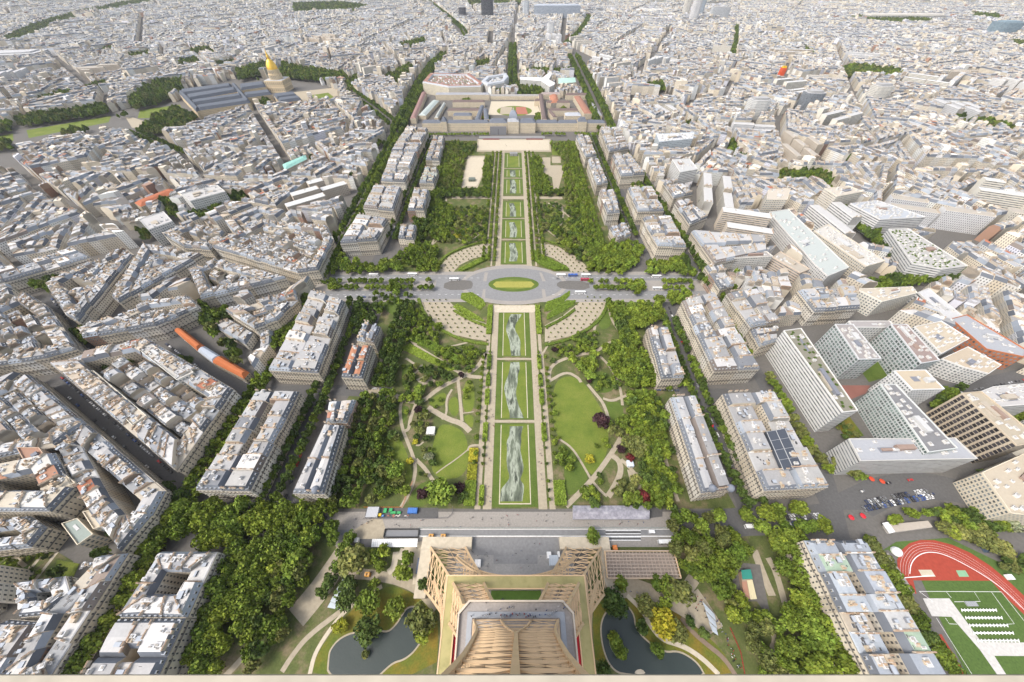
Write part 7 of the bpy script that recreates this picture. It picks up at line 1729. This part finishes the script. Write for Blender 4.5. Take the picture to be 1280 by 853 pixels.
cars([(868, 649), (905, 647)], 5.5, 0, 'by the kerb below the twin turret house', .2); cars([(950, 652), (1030, 649)], 2.7, 2, 'parked side by side below the first block right of the park', .12, fill=True, n=30); cars([(985, 657), (1035, 655)], 2.7, 0, 'parked side by side below the first block right of the park', .2, fill=True, n=14)
cars([(1078, 637), (1110, 630), (1165, 620)], 2.3, 0, 'in the long slanting row beside the curved road', .05, fill=True, n=36); cars([(1080, 634), (1110, 627), (1160, 618)], 2.6, 2, 'in the long slanting row beside the curved road', .3, fill=True, n=20)
cars([(1075, 628), (1105, 615), (1160, 607), (1205, 615), (1270, 652)], 17, 5.5, 'on the curved road right of the stadium trees', .3, n=14); cars([(1085, 628), (1110, 618), (1160, 611)], 14, -4, 'on the curved road right of the stadium trees', .4, n=7)
cars([(1190, 488), (1225, 481), (1280, 470)], 8, -4, 'on the far right road behind the curved white office', .3, n=10)
for pts in [[(352, 628), (398, 500)], [(402, 488), (446, 380)], [(486, 298), (520, 218)]]: cars(pts, 6.5, -2.2, 'in the shaded street left of the park',   .4, n=12)
for pts in [[(937, 628), (880, 500)], [(876, 486), (838, 384)], [(790, 290), (752, 200)]]: cars(pts, 6.5, 2.2, 'in the shaded street right of the park',   .4, n=12)
cars([(430, 490), (486, 491)], 6, 4, 'on the short cross street left of the park', .3, n=9); cars([(820, 491), (870, 493)], 6, 3, 'on the short cross street right of the park', .3, n=8)
cars([(430, 372), (520, 372)], 7, 0, 'on the avenue across the park, left of the oval', .35, n=9, z=.33); cars([(550, 349), (735, 349)], 34, 0, 'near the oval on the avenue across the park', .4, n=4, z=.33); cars([(1075, 660), (1150, 667)], 30, 0, 'parked by the stadium', .5, n=2)
cars([(395, 352), (440, 290)], 14, 3, 'on the far part of the left avenue', .4, n=6); cars([(640, 110), (641, 62)], 60, 4, 'on the avenue behind the long school', .3, n=4)
def bus(px, py, col, label, L=12, rz=0.0, two=None):
    x, y = G(px, py); mb = MB(); w = 1.27
    mb.prism(np.array([(-L / 2, -w), (L / 2 - .4, -w), (L / 2, -w * .8), (L / 2, w * .8), (L / 2 - .4, w), (-L / 2, w)]), .35, 1.4, 0, 0, col)
    mb.prism(np.array([(-L / 2 + .05, -w + .03), (L / 2 - .4, -w + .03), (L / 2 - .1, -w * .75), (L / 2 - .1, w * .75), (L / 2 - .4, w - .03), (-L / 2 + .05, w - .03)]), 1.4, 2.5, 1, 1)
    mb.prism(np.array([(-L / 2, -w), (L / 2 - .3, -w), (L / 2 - .05, 0), (L / 2 - .3, w), (-L / 2, w)]), 2.5, 3.1, 0, 0, two or col)
    for u in (-L * .25, L * .1): mb.box((u, 0, 3.1), (2, 1.4, .3), 0, 0, tuple(min(.8, c * .8 + .1) for c in col))
    for u in (-L * .3, L * .32):
        for v_ in (-1.2, 1.2): mb.box((u, v_, 0), (1, .25, 1), 0, 2)
    tag(mb.build('coach', [M['paint'], M['glass'], M['iron']], None, (0, 0, 0), (x, y, .32)), label, 'coach').rotation_euler = (0, 0, rz)
WH = (.76, .76, .75)
for px, py, c, lab, L in [(568, 350.5, WH, 'white coach on the avenue left of the oval', 12), (701, 345.5, WH, 'white coach right of the oval, leftmost of the upper row', 12), (716, 345.5, (.03, .10, .38), 'blue coach right of the oval', 12), (732, 345.5, WH, 'white coach right of the oval beside the blue one', 12), (731, 351, (.36, .015, .05), 'dark red double deck bus right of the oval', 11),
                          (725, 367, WH, 'white coach right of the oval, below the dark red bus', 13), (756, 361, WH, 'white coach half hidden by the median trees, right of the oval', 12), (777, 361, WH, 'white coach beside the big median tree, right of the oval', 13), (820, 347, WH, 'white coach on the far right part of the crossing avenue, upper lane', 12), (821, 362, WH, 'white coach on the far right part of the crossing avenue, lower lane', 12),
                          (468, 345, WH, 'white coach on the left part of the crossing avenue, nearest the left end', 12), (516, 344.5, WH, 'white coach on the left part of the crossing avenue, nearer the oval', 12), (935, 659, WH, 'white van trio parked on the road below the twin turret house', 6), (833, 678, WH, 'white coach parked beside the lattice roofed pavilion', 13)]:
    bus(px, py, c, lab, L, R.uniform(-.03, .03))
for px, py, lab in [(540, 671.5, 'left of two orange service carts on the esplanade'), (555, 671.5, 'right of two orange service carts on the esplanade'), (461, 719, 'orange service cart on the path above the left pond')]: bus(px, py, (.62, .30, .04), lab, 3.4)
def poly_thing(name, label, cat, parts, group=None):
    """parts: (name, builder, materials); the thing stands on the middle of its first part"""
    mbs = []
    for nm, fn, ms in parts: mb = MB(); fn(mb); mbs.append((nm, mb, ms))
    V = np.concatenate(mbs[0][1].V); c = V.mean(0); o3 = (c[0], c[1], 0); root = tag(empty(name, o3), label, cat, group)
    for nm, mb, ms in mbs: mb.build(nm, ms, root, o3)
    return root
def px_quad(P, z): return GP(P, z)
# lattice roofed pavilion by the right front pillar
Q = GP([(756, 689), (842, 689), (851, 723), (759, 723)], 6)
def grid(mb):
    for i in range(21): mb.beam((*lerp(Q[0], Q[1], i / 20), 6.3), (*lerp(Q[3], Q[2], i / 20), 6.3), .45)
    for i in range(9): mb.beam((*lerp(Q[0], Q[3], i / 8), 6.55), (*lerp(Q[1], Q[2], i / 8), 6.55), .5)
poly_thing('pavilion', 'flat pavilion with brown lattice roof beside the right front pillar of the tower', 'pavilion', [('wall', lambda mb: mb.prism(inset(ccw(Q), .8), 0, 5.6, 0, 0, (.36, .30, .25)), [M['tile']]), ('lattice_roof', grid, [surf('brown_lattice', (.40, .325, .26), .8, .3, .2)]), ('fascia', lambda mb: [mb.beam((*Q[i], 6.2), (*Q[(i + 1) % 4], 6.2), .8, .9) for i in range(4)], [M['iron_tower']])])
# slatted canopy and sunken entrance on the left
Q2 = GP([(466.5, 674), (521, 673.5), (520, 684), (465, 684)], 4.5)
poly_thing('canopy', 'long white slatted canopy on the left of the esplanade', 'canopy', [('slat_roof', lambda mb: [mb.beam((*lerp(Q2[0], Q2[1], i / 22), 4.5), (*lerp(Q2[3], Q2[2], i / 22), 4.5), 1.25, .12) for i in range(23)], [M['white']]), ('post', lambda mb: [mb.beam((*q, 0), (*q, 4.4), .3) for q in Q2], [M['iron']])])
Q3 = GP([(482, 662), (524, 662), (523, 672), (480, 672)])
poly_thing('sunken_entrance', 'grey walled sunken entrance above the slatted canopy', 'entrance', [('floor', lambda mb: mb.prism(inset(ccw(Q3), .5), .1, .22, 0, 0, (.22, .225, .235)), [M['tile']]), ('retaining_wall', lambda mb: [mb.beam((*Q3[i], .8), (*Q3[(i + 1) % 4], .8), .5, 1.6) for i in range(4)], [M['iron']])])
sheet('ramp', GP([(443, 674), (466, 674), (465, 684), (437, 684)]), .13, M['asphalt'])
# long tent
Q4 = GP([(716, 632), (811, 632), (812, 649), (716, 649)], 4)
m_tent, nt_, b_ = new_mat('grey_tent_cloth'); c_ = ramp(nt_, noise(nt_, .35, 5, .65, world_pos(nt_)), [(.3, (.16, .155, .18)), (.55, (.29, .28, .31)), (.75, (.42, .41, .43))]); nt_.links.new(c_, b_.inputs['Base Color']); b_.inputs['Roughness'].default_value = .8
def tent(mb):
    a, b = (Q4[0] + Q4[3]) / 2, (Q4[1] + Q4[2]) / 2; V = np.array([(*Q4[3], 3.6), (*Q4[2], 3.6), (*b, 5.6), (*a, 5.6), (*Q4[0], 3.6), (*Q4[1], 3.6)]); mb.add(V, [(0, 1, 2, 3), (3, 2, 5, 4), (0, 3, 4), (1, 5, 2)])
poly_thing('tent', 'long tent with mottled purple grey roof at the right foot of the long lawn', 'tent', [('cloth_roof', tent, [m_tent]), ('side_wall', lambda mb: mb.prism(inset(ccw(Q4), .3), 0, 3.5, 0, 0, (.45, .44, .44)), [M['tile']])])
sheet('pavement', GP([(812, 634), (828, 635), (828, 646), (812, 648)]), .15, M['asphalt'])
# works yard
sheet('yard', GP([(458, 635), (548, 635), (548, 648), (456, 648)]), .11, M['asphalt'])
def box_thing(name, label, cat, px, py, d, col, rz=0.0, top=None, group=None, z=.12, roof=True):
    x, y = G(px, py); mb = MB(); mb.box((0, 0, 0), d, 0, 0, col, None, top or col)
    if roof:
        for u in np.linspace(-.4, .4, max(2, int(d[0] / 1.2))): mb.box((u * d[0], 0, d[2]), (.12, d[1] * .96, .08), 0, 0, tuple(c * .75 for c in (top or col)))
        mb.box((0, -d[1] / 2 - .03, .25), (min(1.4, d[0] * .5), .06, d[2] * .7), 0, 0, tuple(c * .45 for c in col))
    return tag(mb.build(name, [M['paint']], None, (0, 0, 0), (x, y, z)), label, cat, group)
box_thing('site_cabin', 'large pale grey site cabin at the left end of the works yard', 'cabin', 467, 641.5, (8.5, 7, 3), (.42, .43, .45)); box_thing('awning_tent', 'blue roofed tent in the works yard', 'tent', 516.5, 639.5, (7, 3.6, 2.8), (.05, .16, .45))
GB = 'green skip in the works yard left of the lawn'
for px, py, a, b in [(482, 639, 2.4, 3.2), (489, 638.5, 2.4, 2.6), (492, 641.5, 4, 1.6), (499, 641.5, 3, 1.6)]: box_thing('skip', GB, 'skip', px, py, (a, b, 1.4), (.04, .32, .10), group=GB)
box_thing('digger', 'small yellow machine in the works yard', 'digger', 475.5, 644.5, (2.4, 1.8, 2.0), (.65, .45, .02)); box_thing('water_tank', 'small blue tank beside the yellow machine in the works yard', 'tank', 479, 645.5, (1.8, 1.3, 1.5), (.10, .22, .45))
PT = 'pallet of materials in the works yard'
for k in range(14): box_thing('pallet', PT, 'pallet', R.uniform(484, 512), R.uniform(643.5, 646.5), (R.uniform(.8, 1.8), R.uniform(.6, 1.1), R.uniform(.3, 1)), R.choice(((.6, .6, .6), (.2, .2, .2), (.5, .45, .4), (.3, .12, .08))), group=PT, roof=False)
def fence(pts, label, col=(.12, .12, .13), h=2.2):
    L = GP(pts); mb = MB()
    for a, b in zip(L[:-1], L[1:]):
        mb.beam((*a, h), (*b, h), .12, None, 0, col); mb.beam((*a, .5), (*b, .5), .12, None, 0, col); n = int(np.linalg.norm(b - a) / 2.5) + 1
        for i in range(n + 1): p = lerp(a, b, i / n); mb.beam((*p, .05), (*p, h), .14, None, 0, col)
    c = L.mean(0); m = mb.mesh('fence', [M['paint']], (c[0], c[1], 0)); o = link('fence', m, None, (c[0], c[1], 0)); tag(o, label, 'fence')
fence([(455, 649), (505, 649.5), (560, 648)], 'dark site fence along the works yard and the esplanade'); fence([(560, 648), (566, 642), (566, 634)], 'short dark fence beside the large bright tree on the plaza'); fence([(455, 634.5), (503, 634.5), (508, 620), (516, 602)], 'orange plastic fence round the lower left corner of the park', (.55, .16, .03), 1.2)
fence([(524, 660.6), (842, 660.6)], 'glass and steel barrier line across the esplanade', (.3, .36, .34), 2.4); fence([(524, 670), (712, 670)], 'low steel rail along the tower forecourt', (.35, .36, .37), 1.1); fence([(1131, 738), (1141, 760), (1160, 790), (1205, 842)], 'dark green fence of the sports pitch', (.05, .14, .09), 2.5)
fence([(870 + 42, 785), (925, 815), (930, 842)], 'red barrier beside the queue right of the right pond', (.40, .02, .03), 1.2)
# glass canopies over the entrance queues
def panels(P, n, label):
    A, B, C, D = GP(P, 4)
    parts = []
    for i in range(n):
        a0, a1, d0, d1 = lerp(A, B, i / n), lerp(A, B, (i + .94) / n), lerp(D, C, i / n), lerp(D, C, (i + .94) / n); s = (i % 2) * .6
        parts.append(('roof_panel', (lambda mb, q=np.array([(*a0, 4 + s), (*a1, 4.3 + s), (*d1, 4.3 + s), (*d0, 4 + s)]): (mb.add(q, [(0, 1, 2, 3)], 0, (.52, .57, .61)), mb.add(q - np.array([0, 0, .15]), [(3, 2, 1, 0)], 0, (.5, .55, .6)))), [M['zinc']]))
    parts.append(('post', lambda mb: [mb.beam((*lerp(lerp(A, B, t), lerp(D, C, t), u), 0), (*lerp(lerp(A, B, t), lerp(D, C, t), u), 4), .25) for t in (.05, .5, .95) for u in (.1, .9)], [M['iron']]))
    poly_thing('glass_canopy', label, 'canopy', parts)
panels([(429, 723), (409, 760), (426, 763), (431, 740)], 5, 'stepped glass canopy over the queue left of the left pond'); panels([(878, 752), (890, 790), (897, 795), (893, 768)], 6, 'stepped glass canopy over the queue right of the right pond')
# kiosks and other small buildings
Qk = GP([(925, 713), (938, 712), (947, 749), (930, 750)], 4); qk = lambda t0, t1, u0, u1: np.array([lerp(lerp(Qk[0], Qk[3], t), lerp(Qk[1], Qk[2], t), u) for t, u in ((t0, u0), (t0, u1), (t1, u1), (t1, u0))])
poly_thing('kiosk', 'kiosk with green awning and cream striped roof among the trees, lower right', 'kiosk', [('wall', lambda mb: mb.prism(inset(ccw(Qk), .6), 0, 3.6, 0, 0, (.4, .3, .22)), [M['tile']]), ('green_roof', lambda mb: mb.prism(qk(0, .33, .1, 1), 3.9, 4.2, 0, 0, (.03, .22, .17)), [M['paint']]), ('striped_roof', lambda mb: [mb.prism(qk(.36, 1, u, u + .1), 3.9, 4.2, 0, 0, (.62, .55, .34)) for u in (.48, .6, .72, .84)], [M['paint']]), ('brick_roof', lambda mb: mb.prism(qk(.4, .98, .02, .42), 3.8, 4.1, 0, 0, (.38, .2, .13)), [M['paint']])])
sheet('pavement', GP([(912, 716), (930, 704), (950, 706), (962, 765), (955, 765), (946, 752), (926, 752)]), .12, M['street'])
box_thing('kiosk', 'little white roofed kiosk right of the big round lawn', 'kiosk', 787, 581, (5, 5, 3), (.6, .66, .72)); box_thing('playground_hut', 'white roofed playground hut left of the long lawn', 'hut', 539, 540, (7, 7, 3), (.66, .65, .62)); box_thing('kiosk', 'dark green kiosk on the sandy square, far left part of the park', 'kiosk', 590, 226, (12, 10, 4), (.14, .16, .13))
box_thing('booth', 'white ticket booth on the forecourt near the left front pillar', 'booth', 597.5, 705, (4, 4.4, 3), (.74, .74, .73)); box_thing('booth', 'grey roofed booth on the forecourt near the right front pillar', 'booth', 692, 701.5, (6.4, 6, 3.2), (.45, .5, .55)); box_thing('booth', 'small white booth behind the grey roofed one on the forecourt', 'booth', 686, 695, (3, 4, 3), (.72, .72, .71)); box_thing('booth', 'slim white booth right of the grey roofed one', 'booth', 698, 694, (1.6, 3.4, 3), (.72, .72, .71))
box_thing('security_hut', 'dark blue hut along the left front pillar base', 'hut', 524.5, 708, (2.8, 9, 3), (.09, .11, .16)); box_thing('hut', 'small white hut at the left end of the ramp', 'hut', 447, 676, (3, 3, 2.6), (.7, .68, .64)); box_thing('van', 'white van on the esplanade below the long tent', 'van', 814, 665.5, (4, 2, 2.2), (.76, .76, .76)); box_thing('ticket_hut', 'orange hut beside the lattice roofed pavilion', 'hut', 768, 685.5, (3, 3, 2.6), (.6, .2, .05))
box_thing('stage', 'grey event platform in front of the long school', 'stage', 640, 172.3, (152, 14, 1.2), (.24, .235, .235), roof=False)
for px, lab in [(614, 'left strip of dark red seating in front of the long school'), (668, 'right strip of dark red seating in front of the long school')]: box_thing('seating', lab, 'seating', px, 174.6, (38, 3, 1.2), (.22, .05, .05), roof=False)
box_thing('scaffold', 'grey scaffold cover on the left half of the school front', 'scaffold', 623, 168.6, (38, 2, 17), (.2, .2, .21)); box_thing('monument', 'dark grey square monument at the far end of the long lawn', 'monument', 642, 194.5, (16, 9, 5), (.26, .255, .25))
Qs = GP([(1107, 656), (1160, 651), (1166, 659), (1114, 666)], 3.5)
poly_thing('sports_pavilion', 'low flat pavilion with white end canopy above the running track', 'pavilion', [('wall', lambda mb: mb.prism(Qs, 0, 3.5, 0, 0, (.5, .47, .42), (.42, .37, .31)), [M['tile']]), ('white_canopy', lambda mb: mb.prism(GP([(1103, 654), (1110, 652.5), (1119, 665), (1112, 667)], 3.8), 3.4, 3.9, 0, 0, (.74, .74, .73)), [M['paint']])])
mbd = MB(); x, y = G(1119.5, 690); lathe(mbd, 0, 0, [(3.2, 0), (3.1, 1.2), (2.5, 2.4), (1.5, 3.1), (.01, 3.4)], 20, 0, (.72, .73, .73)); tag(mbd.build('dome_tent', [M['paint']], None, (0, 0, 0), (x, y, .15)), 'white round dome tent beside the bend of the running track', 'tent')
box_thing('shelter', 'small dark blue shelter beside the running track', 'shelter', 1231, 687, (5, 4, 2.6), (.06, .09, .13)); box_thing('landing_mat', 'grey landing mats piled on the sports turf', 'mat', 1213, 755, (7, 2.6, .8), (.3, .31, .32)); box_thing('hut', 'white hut at the right edge beside the running track', 'hut', 1259, 722, (3, 3, 2.6), (.7, .7, .7))
BN = ['topmost', 'second', 'third', 'fourth', 'lowest']
for k in range(5):
    a, b = lerp(np.array((1201., 763.)), np.array((1221., 801.)), k / 4), lerp(np.array((1244., 763.)), np.array((1272., 801.)), k / 4); A, B = GP([a, b], 0)
    mb = MB(); mb.beam((*A, .9), (*B, .9), .7, .12); mb.beam((*A, .5), (*B, .5), .5, .1)
    for t in np.linspace(0, 1, 12): p = lerp(A, B, t); mb.beam((p[0], p[1] - .8, .2), (p[0], p[1] + .8, 1.1), .3)
    c = (A + B) / 2; tag(link('bench_row', mb.mesh('bench_row', [M['white']], (c[0], c[1], 0)), None, (c[0], c[1], 0)), '%s of the white bench rows on the sports turf' % BN[k], 'bench')
def umbrella(px, py, col, label):
    x, y = G(px, py); mb = MB(); lathe(mb, 0, 0, [(2.0, 2.2), (.05, 3.0)], 8, 0, col); mb.beam((0, 0, 0), (0, 0, 2.9), .12, None, 0, (.3, .3, .3)); tag(mb.build('parasol', [M['paint']], None, (0, 0, 0), (x, y, .1)), label, 'parasol')
umbrella(1061.5, 648, (.55, .02, .03), 'left one of two red parasols on the paved corner, right'); umbrella(1076, 646, (.55, .02, .03), 'right one of two red parasols on the paved corner, right')
for px, py, lab in [(1087, 600, 'left red parasol in front of the striped hotel'), (1100, 603, 'right red parasol in front of the striped hotel')]: umbrella(px, py, (.6, .06, .02), lab)
def awning(P, label, h=3):
    q = GP(P, h); c = q.mean(0); mb = MB(); n = np.array([0, 0, -1.0])
    V = np.array([(*q[0], h + .8), (*q[1], h + .8), (*q[2], h), (*q[3], h)]); mb.add(np.concatenate([V, V - np.array([0, 0, .12])]), [(0, 1, 2, 3), (7, 6, 5, 4), (0, 3, 7, 4), (3, 2, 6, 7), (2, 1, 5, 6), (1, 0, 4, 5)], 0, (.5, .02, .02))
    for p in q[2:]: mb.beam((*p, 0), (*p, h), .1, None, 0, (.2, .2, .2))
    tag(link('awning', mb.mesh('awning', [M['paint']], (c[0], c[1], 0)), None, (c[0], c[1], 0)), label, 'awning')
awning([(389, 350), (400, 346), (402, 349), (391, 353)], 'bright red cafe awning at the corner block, left end of the cross avenue'); awning([(366, 348), (372, 348), (372, 350.5), (366, 350.5)], 'dark red awning left of the bright red cafe awning'); awning([(892, 364), (897, 370), (895, 372), (890, 366)], 'red awning under the small corner block, right end of the cross avenue'); awning([(889, 531), (892, 532), (891, 536), (888, 535)], 'small red awning in the shaded street right of the park')
awning([(276, 545), (282, 541), (285, 544), (279, 548)], 'red awning among the street trees left of the light roofed block'); awning([(286, 534), (291, 531), (294, 534), (289, 537)], 'second red awning among the street trees, left')
# domes on two roof corners
for px, py, lab, r_ in [(394, 612, 'round slate dome on the near corner of the slim house, left park edge', 2.8), (891, 610, 'left round slate turret dome of the twin turret house', 2.6), (914, 610, 'right round slate turret dome of the twin turret house', 2.6)]:
    x, y = G(px, py, 24); mb = MB(); lathe(mb, 0, 0, [(r_, 0), (r_, 1.5), (r_ * .92, 2.6), (r_ * .7, 3.6), (r_ * .4, 4.3), (.05, 4.7)], 16, 0, (.22, .24, .28)); tag(mb.build('roof_dome', [M['slate']], None, (0, 0, 0), (x, y, 22)), lab, 'dome')
# people
def person(col, leg, arm=0.0):
    mb = MB(); rings = []
    def loft(P, t): 
        for (x0, y0, z0, a0, b0), (x1, y1, z1, a1, b1) in zip(P[:-1], P[1:]):
            k = np.arange(8) * pi / 4; A = np.c_[x0 + a0 * np.cos(k), y0 + b0 * np.sin(k), np.full(8, z0)]; B = np.c_[x1 + a1 * np.cos(k), y1 + b1 * np.sin(k), np.full(8, z1)]
            mb.add(np.concatenate([A, B]), [(i, (i + 1) % 8, 8 + (i + 1) % 8, 8 + i) for i in range(8)], 0, t)
    loft([(0, .1, .84, .13, .19), (0, 0, 1.1, .12, .16), (0, 0, 1.38, .13, .22), (0, 0, 1.47, .06, .07), (0, 0, 1.52, .06, .06)], col); loft([(0, 0, 1.5, .06, .06), (0, 0, 1.58, .09, .08), (.01, 0, 1.68, .1, .085), (0, 0, 1.76, .03, .03)], (.12, .08, .05))
    for s in (-1, 1): loft([(.12 * s * leg + .06, .1 * s, 0, .12, .05), (.1 * s * leg, .1 * s, .1, .05, .05), (.05 * s * leg, .1 * s, .48, .06, .06), (0, .09 * s, .9, .09, .09)], (.05, .055, .08)); loft([(-.1 * s * leg, .3 * s, .8, .035, .035), (-.04 * s, .27 * s, 1.1, .045, .045), (0, .2 * s, 1.4, .06, .06)], col)
    return mb.mesh('person', [M['cloth']])
PC = {'black': (.03, .03, .035), 'white': (.72, .71, .7), 'red': (.45, .04, .04), 'blue': (.06, .12, .32), 'grey': (.2, .2, .21)}
PM = {c: [person(t, l) for l in (.4, 1.2)] for c, t in PC.items()}
npeople = 0
def people(P, n, where, z=.12, cols=('black', 'black', 'black', 'grey', 'white', 'blue', 'red'), zpx=0.0):
    global npeople
    Q = GP(P, zpx); lo, hi = Q.min(0), Q.max(0); k = 0; t = 0
    while k < n and t < n * 30:
        t += 1; p = np.array([R.uniform(lo[0], hi[0]), R.uniform(lo[1], hi[1])])
        if inside(p[None], ccw(Q))[0]:
            m = R.choice((1, 1, 2)) 
            for j in range(m):
                c = R.choice(cols); o = link('person', R.choice(PM[c]), None, (p[0] + j * .7, p[1] + R.uniform(-.3, .3), z), R.uniform(0, 6.28)); tag(o, 'person in %s %s' % (c, where), 'person', 'people ' + where); k += 1; npeople += 1
people([(440, 650), (700, 642), (830, 655), (830, 660), (440, 660)], 68, 'walking on the esplanade before the tower'); people([(590, 690), (612, 690), (612, 715), (590, 715)], 24, 'queueing on the forecourt near the left pillar', cols=('black', 'black', 'grey')); people([(612, 672), (690, 672), (680, 712), (620, 712)], 16, 'standing on the open forecourt under the tower front')
people([(605, 630), (614, 630), (621, 450), (617, 450)], 28, 'strolling on the left sandy allee of the long lawn'); people([(674, 630), (683, 630), (672, 450), (668, 450)], 30, 'strolling on the right sandy allee of the long lawn'); people([(600, 186), (688, 186), (686, 177), (602, 177)], 8, 'on the pale sandy square before the school')
people([(586, 767), (704, 767), (704, 771), (586, 771)], 40, 'crowding the second platform behind the shaft', 116.32, ('white', 'blue', 'red', 'black', 'white'), 116); people([(580, 754), (708, 754), (710, 765), (578, 765)], 16, 'on the open walk of the second platform', 116.1, ('black', 'white', 'blue'), 116)
people([(893, 776), (898, 774), (928, 838), (921, 842)], 36, 'in the long queue beside the right grove', cols=('black', 'black', 'blue', 'red', 'white')); people([(862, 745), (880, 745), (885, 765), (868, 765)], 14, 'waiting at the right glass canopy'); people([(782, 738), (800, 738), (830, 760), (845, 765), (800, 745)], 14, 'on the pale walk above the right pond')
print('PROPS cars', ncar, 'people', npeople)
for o in SC.objects:
    if o.parent is None and o.get('kind') is None and o.type in ('MESH', 'EMPTY'):
        n = len((o.get('label') or '').replace(',', ' ').split())
        if n < 4 or n > 16: print('LABEL', n, o.name, o.get('label'))
Qg = GP([(957, 541), (980, 537), (1002, 585), (978, 589)], 26)
def bars(mb):
    for t in np.linspace(0, 1, 5): mb.beam((*lerp(Qg[0], Qg[3], t), 27.45), (*lerp(Qg[1], Qg[2], t), 27.45), .22, None, 0, (.34, .35, .36))
    for t in (0, .5, 1): mb.beam((*lerp(Qg[0], Qg[1], t), 27.5), (*lerp(Qg[3], Qg[2], t), 27.5), .35, None, 0, (.42, .42, .42))
poly_thing('glass_roof', 'dark glazed court roof set into the first apartment block right of the park', 'glass roof', [('glazing', lambda mb: mb.prism(Qg, 24, 27.3, 0, 0, (.07, .08, .10)), [M['tile']]), ('glazing_bars', bars, [M['paint']])])
haze(.000034)
for o in SC.objects:
    if o.parent is None and o.get('category') and o.type == 'EMPTY' and not o.children: print('EMPTY', o.name, o.get('label')); bpy.data.objects.remove(o)
